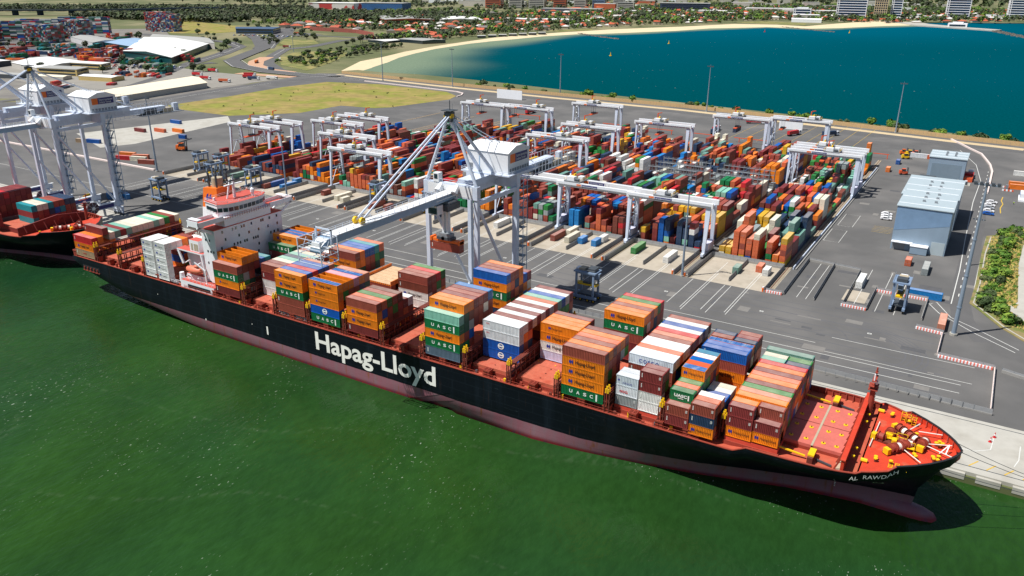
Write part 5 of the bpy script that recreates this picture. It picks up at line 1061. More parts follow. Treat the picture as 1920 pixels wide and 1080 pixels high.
# ---------------- yard gantry cranes
def yard_crane():
    t = thing('yard_gantry_crane', '', 'crane', (0, 0, 3), 0, 'automatic stacking cranes over the yard')
    xl, xr, zt = -37, 0, 24.6
    for y in (-4, 4):
        bx('girder', t, lambda m: (m.box(xl-2, xr+2, y-.7, y+.7, zt-2.2, zt, CRANE2), m.box(xl-1, xr+1, y-1.5 if y < 0 else y+.7, y-.7 if y < 0 else y+1.5, zt-1.2, zt-1.1, STEELG), [m.box(xl+i*3-.04, xl+i*3+.04, y*1.36-.04, y*1.36+.04, zt-1.2, zt, CRANE) for i in range(13)], m.box(xl, xr, y*1.36-.03, y*1.36+.03, zt-.1, zt, CRANE)))
        bx('sign', t, lambda m: (m.box(xl+9, xl+11.4, y-.75, y-.7, zt-1.7, zt-.4, ORNG), m.box(xl+11.8, xl+20, y-.75, y-.7, zt-1.7, zt-.4, NAVY), text_into(m, text_mesh('VICT Container Terminal', 7, .7), WLET, xl+12.3, y-.77, zt-1.4)))
    for x, w in ((xl, .9), (xr, 1.5)):
        for y in (-4, 4): bx('leg', t, lambda m: m.hexa([(x-w*.4, y*1.4-.5, 2), (x+w*.4, y*1.4-.5, 2), (x+w*.4, y*1.4+.5, 2), (x-w*.4, y*1.4+.5, 2), (x-w*.75, y-.65, zt-2.2), (x+w*.75, y-.65, zt-2.2), (x+w*.75, y+.65, zt-2.2), (x-w*.75, y+.65, zt-2.2)], CRANE))
        bx('end_carriage', t, lambda m: (m.box(x-.6, x+.6, -8, 8, .9, 2.1, CRANE), m.box(x-.5, x+.5, -4.6, 4.6, zt-3, zt-2.2, CRANE), [m.box(x-.35, x+.35, u-1.5, u+1.5, .25, 1.1, CRDK) for u in (-7, -3.6, 3.6, 7)], [m.bar((x, -5.5, 2.2), (x, 0, 12), .3, .3, CRANE), m.bar((x, 5.5, 2.2), (x, 0, 12), .3, .3, CRANE), m.bar((x, -4.8, 12), (x, 4.8, 12), .35, .35, CRANE)] if x == xl else m.box(x-1.4, x+1.4, -4.2, 4.2, 3, 6, mat('electrical house', srgb(206, 206, 226), .5, var=.05))))
    bx('stair_tower', t, lambda m: [(m.box(xl-2.2, xl-.8, 3.2, 5.4, 3+i*2.4, 3.1+i*2.4, STEELG), m.bar((xl-1.5, 3.3 if i % 2 else 5.3, 3+i*2.4), (xl-1.5, 5.3 if i % 2 else 3.3, 5.4+i*2.4), .6, .1, STEELG)) for i in range(8)])
    def tro(m):
        m.box(-26, -17.5, -4.6, 4.6, zt+.1, zt+.6, STEELG); m.box(-25, -21, -3.5, -.5, zt+.6, zt+2.4, CRANE2); m.box(-21, -18.4, .4, 3.6, zt+.6, zt+2, CRANE2); m.cyl((-24.5, 1, zt+1.4), (-21.8, 1, zt+1.4), .9, YEL, 10); m.cyl((-20.4, -3.2, zt+1.3), (-18.4, -3.2, zt+1.3), .7, CRDK, 10); m.box(-22.6, -22, -1, 1, zt+2.4, zt+3.4, YEL); m.box(-23, -19, 2.4, 4, zt+.6, zt+1.6, CRDK)
        m.box(-25.2, -24.6, 2.8, 3.4, zt+.6, zt+5, REDP); m.bar((-25, 3, zt+4.8), (-22.5, 4.5, zt+5.4), .4, .5, REDP)
        for x in (-26, -17.5):
            for y in range(-4, 5, 2): m.box(x-.05, x+.05, y-.05, y+.05, zt+.6, zt+1.8, YEL)
            m.box(x-.05, x+.05, -4.6, 4.6, zt+1.7, zt+1.8, YEL)
    bx('trolley', t, tro)
    bx('spreader', t, lambda m: (m.box(-22.9, -20.5, -6, 6, 16, 16.7, REDP), m.box(-23, -20.4, -2, 2, 16.7, 17.6, CRDK), [m.box(x-.05, x+.05, y-.05, y+.05, 17.6, zt, CRDK) for x in (-22.6, -20.8) for y in (-1.6, 1.6)]))
    return t
yc = yard_crane()
YC = [(1, 172, 'nearest yard crane right of centre with the long beam facing the quay'), (2, 174, 'yard crane beside the nearest one, just right of the quay crane'), (3, 176, 'yard crane half hidden behind the quay crane stair tower'), (6, 175, 'nearest yard crane left of the quay crane, behind its forestay'), (0, 316, 'front one of the two yard cranes nearest the sheds'), (0, 331, 'rear one of the two yard cranes nearest the sheds'), (2, 411, 'far yard crane holding a blue container before the tall white screen'), (1, 424, 'rightmost yard crane standing against the bay'), (3, 357, 'yard crane with two dark legs in the middle far yard'), (4, 320, 'yard crane in the middle distance directly behind another beam'), (4, 273, 'yard crane just behind the machinery house'),
      (5, 409, 'far yard crane close to the light pole at the bay'), (7, 364, 'left one of the pair of far yard cranes by the white screen'), (6, 366, 'right one of the pair of far yard cranes by the white screen'), (7, 206, 'yard crane left of the forestay in the second row'), (8, 238, 'yard crane near the edge of the dry field, front'), (8, 264, 'yard crane near the edge of the dry field, rear'), (9, 199, 'leftmost yard crane, standing nearest the quay'), (9, 219, 'yard crane directly behind the leftmost one')]
for i, (k, y, l) in enumerate(YC):
    o = yc if i == 0 else dup(yc, label=l)
    o['label'] = l; o.location = (-64.5-38*k, y, 3)
    if i % 3 == 1:
        for ch in o.children:
            if ch.name.startswith(('trolley', 'spreader')): ch.location.x = RN.choice([-9, 7, 12])
put(40, 'N', (-64.5-76-21.7, 411, 16.4), -1.57, 'navy container hanging under the far yard crane', 'containers under cranes')
m = MB(); m.box(-158, -139, 520, 520.6, 3, 13.5, WHITE); [m.box(x-.2, x+.2, 520.6, 523, 3, 13, STEELG) for x in (-157, -148.5, -140)]; tag(m.build('white_screen'), 'tall blank white screen standing by the bay road behind the yard cranes', 'screen', 'white screens')
m = MB(); m.box(-450, -420, 540, 540.6, 3, 12, WHITE); [m.box(x-.2, x+.2, 540.6, 543, 3, 12, STEELG) for x in (-448, -435, -422)]; tag(m.build('white_screen'), 'blank white screen at the corner of the dry field', 'screen', 'white screens')
# ---------------- straddle carriers
def carrier():
    t = thing('straddle_carrier', '', 'straddle carrier', (0, 0, 3.03), 0, 'straddle carriers')
    SB = mat('carrier blue grey paint', srgb(126, 146, 172), .5, var=.1, scale=.5)
    for x in (-2.3, 2.3):
        bx('side_frame', t, lambda m: (m.box(x-.5, x+.5, -5, 5, 1.3, 2.2, SB), [m.box(x-.35, x+.35, y-.35, y+.35, 2.2, 11.5, SB) for y in (-3.6, 3.6)], m.box(x-.3, x+.3, -3.6, 3.6, 11, 11.6, SB)))
        for y in (-4, -1.5, 1.5, 4): bx('wheel', t, lambda m: (m.cyl((x-.3, y, .75), (x+.3, y, .75), .75, BLACK, 12), m.cyl((x-.34, y, .75), (x+.34, y, .75), .35, YEL, 8)))
    bx('top_frame', t, lambda m: (m.box(-3, 3, -4.6, 4.6, 11.6, 12.1, SB), m.box(-1.8, 1.8, -3.8, -.6, 12.1, 13.4, CRDK), m.box(-1.5, 1.6, .4, 3, 12.1, 13, TAN), [m.box(u-.05, u+.05, -4.6, 4.6, 13, 13.1, STEELG) for u in (-3, 3)], m.box(-1.2, 1.2, 3.2, 4.4, 12.1, 12.8, WHITE)))
    bx('cab', t, lambda m: (m.box(-.9, .9, -5.4, -3.8, 9.6, 11.5, SB), m.box(-.8, .8, -5.45, -5.4, 9.9, 11.3, GLASS)))
    bx('spreader', t, lambda m: (m.box(-1.2, 1.2, -4.4, 4.4, 6.2, 6.8, YEL), m.box(-.8, .8, -1.5, 1.5, 6.8, 7.5, CRDK), [m.box(a-.06, a+.06, b-.06, b+.06, 7.4, 11.6, CRDK) for a in (-.7, .7) for b in (-1.3, 1.3)], m.box(-1.6, 1.6, -3, 3, 2.3, 2.9, CRDK)))
    return t
sc0 = carrier()
for i, (x, y, rz, l) in enumerate(((-124.5, 94, 1.57, 'straddle carrier under the round crane shadow in the middle of the apron'), (-391, 99, 1.5, 'straddle carrier alone on the apron between the left cranes and the bridge'), (-20, 148, 0, 'straddle carrier over the blue container by the right hand pens'), (-430, 158, 0, 'leftmost straddle carrier beside the yard'), (-413, 160, 0, 'second straddle carrier from the left beside the yard'), (-369, 146, 0, 'straddle carrier showing behind the bridge roof at right'), (-399, 143, 0, 'straddle carrier showing behind the ship funnel'), (-284, 158, 0, 'straddle carrier behind the forestay of the quay crane'), (-249, 160, 0, 'straddle carrier behind the seaward leg of the quay crane'))):
    o = sc0 if i == 0 else dup(sc0); o.location = (x, y, 3.03); o.rotation_euler = (0, 0, rz); o['label'] = l
# ---------------- light poles
def pole(h):
    t = thing('light_pole', '', 'light pole', (0, 0, 3), 0, 'tall light poles'); PM = mat('pole grey blue', srgb(140, 156, 172), .5, .2, var=.05)
    bx('mast', t, lambda m: (m.cyl((0, 0, 0), (0, 0, 42), .62, PM, 10, .26), m.cyl((0, 0, 0), (0, 0, .6), 1, CONC, 10), [m.cyl((0, 0, z), (0, 0, z+.3), .72-.008*z, PM, 10) for z in (8, 17, 27)]))
    bx('lamp_head', t, lambda m: (m.box(-3, 3, -.3, .3, 41.4, 41.8, PM), [m.box(x-.4, x+.4, -.9, .1, 41.8, 42.3, CRDK) for x in (-2.6, -1.3, 0, 1.3, 2.6)], m.cyl((0, 0, 41), (0, 0, 43.4), .15, PM, 6)))
    return t
p0 = pole(42)
for i, (x, y, s, l) in enumerate(((0, 133.1, 1.3, 'thick light pole in the right foreground, taller than the sheds'), (-102, 138.5, .87, 'light pole in front of the nearest yard blocks'), (-336.5, 140.7, .88, 'light pole just right of the ship bridge'), (-452.6, 141.3, 1.1, 'light pole between the left quay cranes and the concrete slab'), (-643, 588, 1.03, 'leftmost light pole along the bay road'), (-538.4, 585, .98, 'second light pole from left along the bay road'), (-403, 590, 1.0, 'third light pole from left along the bay road'), (-237.7, 572, .98, 'fourth light pole from left along the bay road'), (-72.4, 553, .93, 'rightmost light pole along the bay road'), (0, 219, .5, 'short light pole right behind the thick foreground one'), (-1010, 800, .8, 'light pole beside the road junction by the scrub'))):
    o = p0 if i == 0 else dup(p0); o.location = (x, y, 3); o.scale = (s if s > .6 else .8, s if s > .6 else .8, s); o['label'] = l
# ---------------- barriers and walls of the yard, pens
BN = [0]
def wallseg(x0, y0, x1, y1, h, label, wd=.45, mtl=None, mesh=True):
    m = MB(); m.ribbon([(x0, y0), (x1, y1)], wd, 3.03, mtl or BARR, 1.0); L = math.hypot(x1-x0, y1-y0); n = max(1, int(L/3))
    for i in range(n+1):
        t = i/n; x, y = x0+(x1-x0)*t, y0+(y1-y0)*t; m.box(x-.06, x+.06, y-.06, y+.06, 4, 4+h, STEELG)
    m.ribbon([(x0, y0), (x1, y1)], .05, 4, mat('grey mesh panel', srgb(150, 152, 154), .6, var=.08), h-.1)
    tag(m.build('yard_barrier'), label, 'barrier', 'grey barriers of the yard')
for k in range(10):
    xr = -66-38*k; n = f'{ORD[k+1]} yard block from right'
    wallseg(xr-1.8, 138.5, xr-1.8, 171, 1.3, f'grey barrier on the right edge of the pad, {n}'); wallseg(xr-33.6, 138.5, xr-33.6, 171, 1.3, f'grey barrier on the left edge of the pad, {n}')
    wallseg(xr-1.8, 170.2, xr-33.6, 170.2, 1.5, f'grey wall at the foot of the stacks, {n}'); wallseg(xr-17.5, 143, xr-17.5, 170, 1.0, f'grey divider in the middle of the pad, {n}')
    m = MB()
    for x in (xr-.4, xr-33.2): m.cyl((x-2, 139, 3), (x-2, 139, 4.6), .55, ORNG, 10); m.cyl((x-2, 139, 4.6), (x-2, 139, 5.1), .35, WHITE, 8)
    tag(m.build('rail_buffer'), f'pair of orange rail buffers at the pad, {n}', 'buffer', 'orange rail buffers')
for (a, b, c, d), l in zip(((-61, 187, -60.5, 140), (-50, 187, -49, 140), (-39, 183, -38.5, 141), (-30, 164, -30, 141), (-61, 187, -39, 184), (-69, 139.5, -61, 139.5), (-39, 140.5, -30, 140.5), (-30, 164, -11, 163.5), (-11, 163, -11, 141), (-12, 132.5, -3, 131.5), (-3.2, 131, -3.2, 112), (-3, 111, 13.4, 110), (13.6, 110, 13.6, 79), (15.5, 109, 22, 107)), ('leftmost long pen barrier right of the yard', 'second long pen barrier right of the yard', 'third long pen barrier, beside the white reefer', 'short pen barrier right of the tan strip', 'barrier closing the far end of the pens', 'red striped barrier at the yard corner', 'red striped barrier closing the small pen', 'red striped barrier behind the straddle carrier', 'barrier running down from the blue container', 'red striped barrier below the salmon container', 'pale barrier along the lower apron edge', 'red striped barrier at the lower apron corner', 'pale barrier ending at the quay fence by the bow', 'grey gate across the road right of the lower apron corner')):
    st = 'red' in l; wallseg(a, b, c, d, .8, l, .5, BARR if not 'pale' in l else PINKW)
    if st:
        m = MB(); n = int(math.hypot(c-a, d-b)/.5); dd = Vector((c-a, d-b, 0)).normalized()
        for i in range(n): q = Vector((a, b-.6, 0))+dd*i*.5; m.bar((q.x, q.y, 3.5), (q.x+dd.x*(.5 if i % 2 else .5), q.y+dd.y*.5, 3.5), .5, .9, mat('faded red barrier', srgb(226, 120, 104), .7, var=.1) if i % 2 else WHITE)
        o = m.build('striped_barrier'); tag(o, l.replace('barrier', 'water filled barrier in front of the fence'), 'barrier', 'red and white striped barriers')
m = MB(); m.ribbon([(-330, 79.5), (-100, 79.2), (-35, 78.6), (14, 76.6)], .35, 3.03, BARR, .5); m.ribbon([(-330, 79.5), (-100, 79.2), (-35, 78.6), (14, 76.6)], .06, 3.5, mat('grey mesh panel', srgb(150, 152, 154), .6), 1.5)
for i in range(117): x = -330+i*2.95; m.box(x-.07, x+.07, 76.7+(.0 if x > -35 else 2.4)+max(0, -x)*.0, 76.9+(.0 if x > -35 else 2.4), 3.5, 5.2, STEELG)
tag(m.build('quay_fence'), 'long grey fence of panels along the quay beside the ship', 'fence')
m = MB(); m.ribbon([(-64.2, 172), (-64.2, 400)], .4, 3.03, CRANE, 1.2); m.ribbon([(-63.2, 172), (-63.2, 400)], .5, 3.03, BARR, .5); tag(m.build('yard_barrier'), 'long pale barrier down the right side of the rightmost stacks', 'barrier', 'grey barriers of the yard')
# hazard cones on the quay
for i, (x, y) in enumerate(((15.1, 63.5), (14.2, 60.3), (24.2, 58.5), (23.5, 55.2))):
    m = MB(); m.cyl((x, y, 3.03), (x, y, 3.15), .5, RED, 8); m.cyl((x, y, 3.15), (x, y, 4.6), .28, RED, 8, .08); m.cyl((x, y, 3.7), (x, y, 4.05), .22, WHITE, 8, .17)
    tag(m.build('traffic_cone'), ('upper', 'lower')[i % 2]+(' left' if i < 2 else ' right')+' red cone beside the white curved line on the quay', 'cone', 'cones on the quay')
for i in range(6):      # landside orange swing gates
    x0, y = (-372, -318, -384, -334, -300, -260)[i], 0
for i, (x0, x1, y) in enumerate(((-96, -62, 437), (-134, -108, 440), (-172, -146, 441), (-211, -184, 442), (-247, -222, 443), (-284, -260, 444), (-372, -345, 446))):
    m = MB(); m.box(x0, x1, y-.2, y+.2, 6, 6.5, REDP)
    for x in (x0+4, x1-1): m.box(x-.25, x+.25, y-.25, y+.25, 3, 6, REDP)
    tag(m.build('orange_gate'), f'{ORD[i+1]} low orange gate from the right at the landside end of the yard', 'gate', 'orange gates')
# frames of the refrigerated racks
for i, (k, y) in enumerate(((1, 273.7), (1, 286.6), (1, 299.5), (2, 273.7), (2, 286.6), (2, 299.5), (5, 312.4), (5, 325.3), (4, 286.6))):
    m = MB(); x1 = -68-38*k; x0 = x1-30
    for z in range(5): m.box(x0, x1, y-.9, y+.5, 5.4+z*2.6, 5.5+z*2.6, STEELG); m.box(x0, x1, y-.95, y-.88, 6.4+z*2.6, 6.5+z*2.6, STEELG)
    for j in range(11):
        for yy in (y-.9, y+.5): m.box(x0+j*3-.1, x0+j*3+.1, yy-.1, yy+.1, 3, 17, STEELG)
        m.bar((x0+j*3, y-.9, 3), (x0+j*3+2.8, y-.9, 8), .08, .08, STEELG) if j < 10 else None
    tag(m.build('reefer_rack'), f'grey steel rack {("nearest", "middle", "farthest")[i % 3] if i < 6 else "standing alone" if i == 8 else ("nearer", "farther")[i-6]} among white reefers, {ORD[k+1]} yard block from right', 'rack', 'steel racks for refrigerated containers')
HR = random.Random(21)
# ================================================================ SHEDS, VEHICLES
CLAD = mat('grey blue cladding', srgb(140, 160, 178), .5, .1, var=.06, scale=.15, streak=.1); CLAD2 = mat('pale steel roof', srgb(176, 190, 196), .5, .1, var=.05, scale=.15)
def shed(label, x0, x1, y0, y1, z, hl, hr, parts):
    t = thing('shed', label, 'shed', ((x0+x1)/2, (y0+y1)/2, z)); a, b = (x1-x0)/2, (y1-y0)/2
    bx('wall', t, lambda m: m.hexa([(-a, -b, 0), (a, -b, 0), (a, b, 0), (-a, b, 0), (-a, -b, hl), (a, -b, hl), (a, b, hr), (-a, b, hr)], CLAD))
    bx('roof', t, lambda m: (m.hexa([(-a-.4, -b-.4, hl), (a+.4, -b-.4, hl), (a+.4, b+.4, hr), (-a-.4, b+.4, hr), (-a-.4, -b-.4, hl+.35), (a+.4, -b-.4, hl+.35), (a+.4, b+.4, hr+.35), (-a-.4, b+.4, hr+.35)], CLAD2), [m.bar((-a, -b+u, hl+(hr-hl)*u/(2*b)+.38), (a, -b+u, hl+(hr-hl)*u/(2*b)+.38), .5, .12, WHITE) for u in ([2*b*.15, 2*b*.5, 2*b*.85] if b > 8 else [2*b*.2, 2*b*.8])], [m.box(-a*.2+q, -a*.2+q+1.2, -b+u, -b+u+1, hl+(hr-hl)*u/(2*b)+.35, hl+(hr-hl)*u/(2*b)+1.2, STEELG) for q in (0, 5) for u in (b*.6, b, b*1.4)]))
    for n, fn in parts: bx(n, t, lambda m: fn(m, a, b))
    return t
shed('big blue grey shed with a sloping pale roof', -33, -10.5, 226, 262, 3, 20.5, 21.5, [('door', lambda m, a, b: m.box(a-6, a-.5, -b-.12, -b, 0, 6, CLAD2)), ('door', lambda m, a, b: m.box(-a+.6, -a+6, -b-.1, -b, 0, 3.6, STEELG)), ('canopy', lambda m, a, b: (m.box(-a+.2, -a+9, -b-2.6, -b-.05, 4, 4.3, WHITE), m.box(a-14, a-7, -b-4, -b-.05, .2, 3.6, CLAD), m.box(a-14.2, a-6.8, -b-4.2, -b-.05, 3.6, 3.9, WHITE))), ('wall_panel', lambda m, a, b: m.hexa([(-a+.1, -b-.06, 9), (a-.1, -b-.06, 14), (a-.1, -b-.02, 14), (-a+.1, -b-.02, 9), (-a+.1, -b-.06, 20.2), (a-.1, -b-.06, 20.2), (a-.1, -b-.02, 20.2), (-a+.1, -b-.02, 20.2)], mat('bluish cladding', srgb(128, 158, 190), .3, .15, var=.12, scale=.1)))])
shed('second blue grey shed directly behind the big one', -36, -10.5, 272, 312, 3, 15.5, 17, [('door', lambda m, a, b: m.box(-a+2, -a+4.5, -b-.15, -b, 8, 12, REDP))])
shed('smaller dark grey shed farther back by the curving barrier', -34, -13.5, 390, 409, 3, 13.5, 14.5, [('door', lambda m, a, b: (m.box(-a+2, a-2, -b-.1, -b, .2, 10, mat('shed front grey', srgb(120, 138, 152), .5, var=.06, scale=.2))))])
m = MB(); m.box(-34, -9, 380, 388, 3, 3.3, CONC)
for i in range(7): m.box(-31+i*2.6, -29+i*2.6, 376.5, 379, 3.02, 4.6, RED if i < 6 else CRDK); m.box(-30.6+i*2.6, -29.4+i*2.6, 376.45, 376.5, 3.5, 4.3, WHITE)
m.box(-37, -28, 380.5, 385, 3.3, 6, CRDK); m.box(-16, -13, 376, 378, 3.02, 4.3, YEL)
for i in range(16): x = RN.uniform(-28, -11); y = RN.uniform(381, 387); m.box(x-.6, x+.6, y-.5, y+.5, 3.3, 3.3+RN.uniform(.8, 2.2), RN.choice([STEELG, WHITE, CRDK, STEELG]))
tag(m.build('storage_bay'), 'row of red and grey equipment boxes between the sheds', 'equipment store')
m = MB(); m.box(-14, -8.5, 392, 398, 3, 5.6, REDP); m.box(-14, -9, 398.5, 408, 3, 4, TAN); m.box(-13.5, -8.5, 402, 407, 4, 6.5, RED); m.box(-12, -9, 409, 412, 3, 7, WHITE); tag(m.build('equipment_store'), 'stack of red and timber equipment on the road side of the small shed', 'equipment store')
def vehicle_car():
    t = thing('parked_car', '', 'car', (0, 0, 3.05), 0, 'parked cars')
    def body(m):
        P = [(-2.3, .35), (2.3, .35), (2.35, .8), (1.3, .98), (.6, 1.5), (-1.2, 1.55), (-2.1, 1.05), (-2.35, .85)]
        for (a, b), (c, d) in zip(P, P[1:]+P[:1]): m.face([(a, -.9, b), (c, -.9, d), (c, .9, d), (a, .9, b)][::-1], CONT)
        m.face([(a, -.9, b) for a, b in P], CONT); m.face([(a, .9, b) for a, b in P][::-1], CONT)
    b = bx('body', t, body)
    bx('window', t, lambda m: (m.box(-1.1, .55, -.93, -.9, 1.05, 1.42, GLASS), m.box(-1.1, .55, .9, .93, 1.05, 1.42, GLASS), m.face([(1.28, -.8, 1.02), (1.28, .8, 1.02), (.66, .75, 1.48), (.66, -.75, 1.48)], GLASS)))
    for x in (-1.45, 1.45):
        for y in (-.85, .85): bx('wheel', t, lambda m: m.cyl((x, y-.1, .34), (x, y+.1, .34), .34, BLACK, 10))
    return t
car = vehicle_car(); CARC = {'white': (230, 230, 232), 'silver': (170, 174, 180), 'blue': (30, 90, 170), 'red': (170, 40, 40), 'dark grey': (60, 62, 68), 'black': (30, 30, 34)}
def cars(L):
    global car
    for x, y, z, rz, c, l in L:
        o = car if not car.get('used') else dup(car); car['used'] = 1
        o.location = (x, y, z); o.rotation_euler = (0, 0, rz); o['label'] = l; o.pop('used', None) if o is not car else None
        o.scale = (1.15,)*3
        for ch in o.children:
            if ch.name.startswith('body'): ch.color = (*srgb(*CARC[c]), 1)
cars([(-42.5, 285, 3.05, .1, 'white', 'rear white car of the trio left of the big shed'), (-42, 280, 3.05, .1, 'white', 'middle white car of the trio left of the big shed'), (-41.6, 275.5, 3.05, .1, 'white', 'front white car of the trio left of the big shed'), (4, 343, 3.05, 0, 'white', 'large white van-like car at the back of the road side row'), (3.2, 335, 3.05, 0, 'white', 'second white car of the row by the light pole'), (3, 328.5, 3.05, 0, 'silver', 'silver car of the row by the light pole'), (3.2, 321.5, 3.05, 0, 'white', 'last white car before the blue one in the row'), (3.4, 315, 3.05, 0, 'blue', 'blue car at the front of the row by the light pole')])
L = []
for i in range(46): r = i//16; L.append((-1085+(i % 16)*8.5-r*6, 470+(i % 16)*4.2+r*16, 2.3, 1.2, RN.choice(list(CARC)), None))
for i in range(26): L.append((-1400+(i % 13)*11, 1012+(i % 13)*3+(i//13)*16, 2.3, 1.4, RN.choice(list(CARC)), None))
for i, c in enumerate(L): L[i] = (*c[:5], f'{c[4]} car in the car park '+('beside the far left sheds' if i < 46 else 'in front of the dark blue building'))
cars(L)
if 'used' in car: del car['used']
def truck():
    t = thing('lorry', '', 'lorry', (0, 0, 3.05), 0, 'lorries')
    bx('trailer', t, lambda m: (m.box(-6.3, 6.2, -1.2, 1.2, 1.1, 1.4, CRDK), m.box(-6.2, 6.1, -1.22, 1.22, 1.42, 4, CONT)))
    bx('cab', t, lambda m: (m.box(6.6, 9, -1.2, 1.2, .7, 3.6, WHITE), m.box(9, 9.06, -1.05, 1.05, 2.1, 3.2, GLASS), m.box(7.4, 8.8, -1.25, 1.25, 2.1, 3.1, GLASS), m.box(6.2, 9, -1, 1, .5, .9, CRDK)))
    for x in (-5.2, -4, -2.8, 6.9, 8.3): bx('wheel', t, lambda m: m.cyl((x, -1.2, .5), (x, 1.2, .5), .5, BLACK, 10))
    return t
tk = truck()
for i, (x, y, z, rz, k, l) in enumerate(((-115, 505, 3.05, .9, 'N', 'dark blue lorry driving past the rightmost far yard crane'), (-140, 492, 3.05, 1.2, 'r', 'red lorry under the rightmost far yard crane'), (-196, 467, 3.05, 1.57, 'N', 'navy lorry waiting at the landside gates'), (-182, 530, 3.05, .3, 'r', 'lorry beside the pink kerb by the bay road'), (-198, 477, 3.05, 1.57, 'r', 'red lorry at the landside end of the third block'), (-370, 470, 3.05, 1.57, 'r', 'red lorry behind the pair of far yard cranes'), (-925, 690, 2.4, 2.4, 'W', 'white lorry at the stop line of the junction'), (-930, 650, 2.4, 2.2, 'o', 'lorry with a white cab on the curving road'), (-840, 595, 2.4, 2.9, 'N', 'dark lorry on the curve before the verge'), (-1090, 860, 2.4, .2, 'm', 'long maroon lorry on the right hand approach road'), (-1290, 1100, 2.4, .4, 'B', 'blue lorry parked by the striped car park'), (-1330, 1120, 2.4, .4, 's', 'red lorry parked by the striped car park'), (-830, 480, 2.4, .2, 'r', 'red trailer left of the long cream shed'), (-870, 500, 2.4, .2, 'r', 'second red trailer behind the cream shed'), (-890, 540, 2.4, .2, 'r', 'red trailer beside the road kerb'), (-800, 520, 2.4, .5, 'r', 'dark red trailer in the yard by the curve'), (-815, 535, 2.4, .5, 'r', 'another dark red trailer near the curve'), (-790, 475, 2.4, .3, 's', 'orange trailer parked by the dry field road'), (-780, 510, 2.4, .3, 'N', 'navy trailer parked near the road corner'), (-765, 525, 2.4, .2, 'W', 'white trailer nearest the road corner'), (-990, 480, 2.4, .2, 'r', 'long red trailer in the car park at far left'))):
    o = tk if i == 0 else dup(tk); o.location = (x, y, z); o.rotation_euler = (0, 0, rz); o['label'] = l
    for ch in o.children:
        if ch.name.startswith('trailer'): ch.color = pcol(k)
# working vehicles near the shed
for x, y, c, l in ((-55, 460, ORNG, 'orange forklift parked in the row behind the small shed'), (-51, 459, YEL, 'yellow forklift parked in the row behind the small shed'), (-47, 459, REDP, 'red orange forklift at the end of the row'), (-52, 445, YEL, 'yellow work machine beside the far rails'), (-47, 392, REDP, 'orange service lift on the apron beside the rails'), (-494, 192, ORNG, 'orange reach stacker on the concrete slab')):
    big = 1.6 if 'reach' in l else 1.1; t = thing('forklift', l, 'forklift', (x, y, 3.05), .4, 'work machines'); t.scale = (big,)*3
    bx('body', t, lambda m: (m.box(-2.6, 1.6, -1.1, 1.1, .7, 1.9, c), m.box(-2.6, -1.5, -1.0, 1.0, 1.9, 2.6, c))); bx('cab', t, lambda m: (m.box(-1.2, .6, -.8, .8, 1.9, 3.4, GLASS), m.box(-1.3, .7, -.9, .9, 3.4, 3.55, c)))
    bx('mast', t, lambda m: (m.box(1.7, 2, -.9, -.6, .2, 4.4, CRDK), m.box(1.7, 2, .6, .9, .2, 4.4, CRDK), m.box(2, 3.8, -.6, -.4, .2, .35, CRDK), m.box(2, 3.8, .4, .6, .2, .35, CRDK), m.bar((-2, 0, 3.4), (5, 0, 5.6), .5, .5, CRDK) if 'reach' in l else None))
    for xx in (-1.8, 1.1): bx('wheel', t, lambda m: m.cyl((xx, -1.1, .6), (xx, 1.1, .6), .6, BLACK, 10))
for i in range(7):
    m = MB(); x = -428+i*4.2; y = 79-i*1.5
    for j in range(5): m.box(x-1.4+j*.6, x-1.1+j*.6, y-1.4+RN.uniform(-.4, .4), y+1.4, 3.05, 5.2+RN.uniform(-1, .6), YEL); m.bar((x-1.5, y-1+j*.5, 3.3+j*.3), (x+1.5, y-1+j*.5, 4.6), .15, .25, YEL)
    tag(m.build('lifting_frame'), f'{ORD[i+1]} yellow lifting frame from the left on the quay beside the blue containers', 'lifting frame', 'yellow lifting frames')
m = MB(); m.box(16.5, 22.5, 355, 368, 3.05, 4.2, WHITE); m.box(17, 22, 356, 366, 4.2, 7.4, WHITE); m.box(16.9, 17, 357, 365, 5, 6.6, BLUE); tag(m.build('site_cabin'), 'white and blue site cabin at the right edge', 'cabin')
m = MB(); m.box(9.5, 11, 384, 386, 3.05, 5.6, STEELG); [m.box(8+i*1.0, 8.9+i*1.0, 379-.3, 379+.3, 3.05, 4, REDP if i % 2 else WHITE) for i in range(6)]; [m.box(8+i*1.0, 8.9+i*1.0, 388-.3, 388+.3, 3.05, 4, REDP if i % 2 else WHITE) for i in range(6)]; tag(m.build('generator'), 'grey generator ringed by red and white barriers', 'generator')
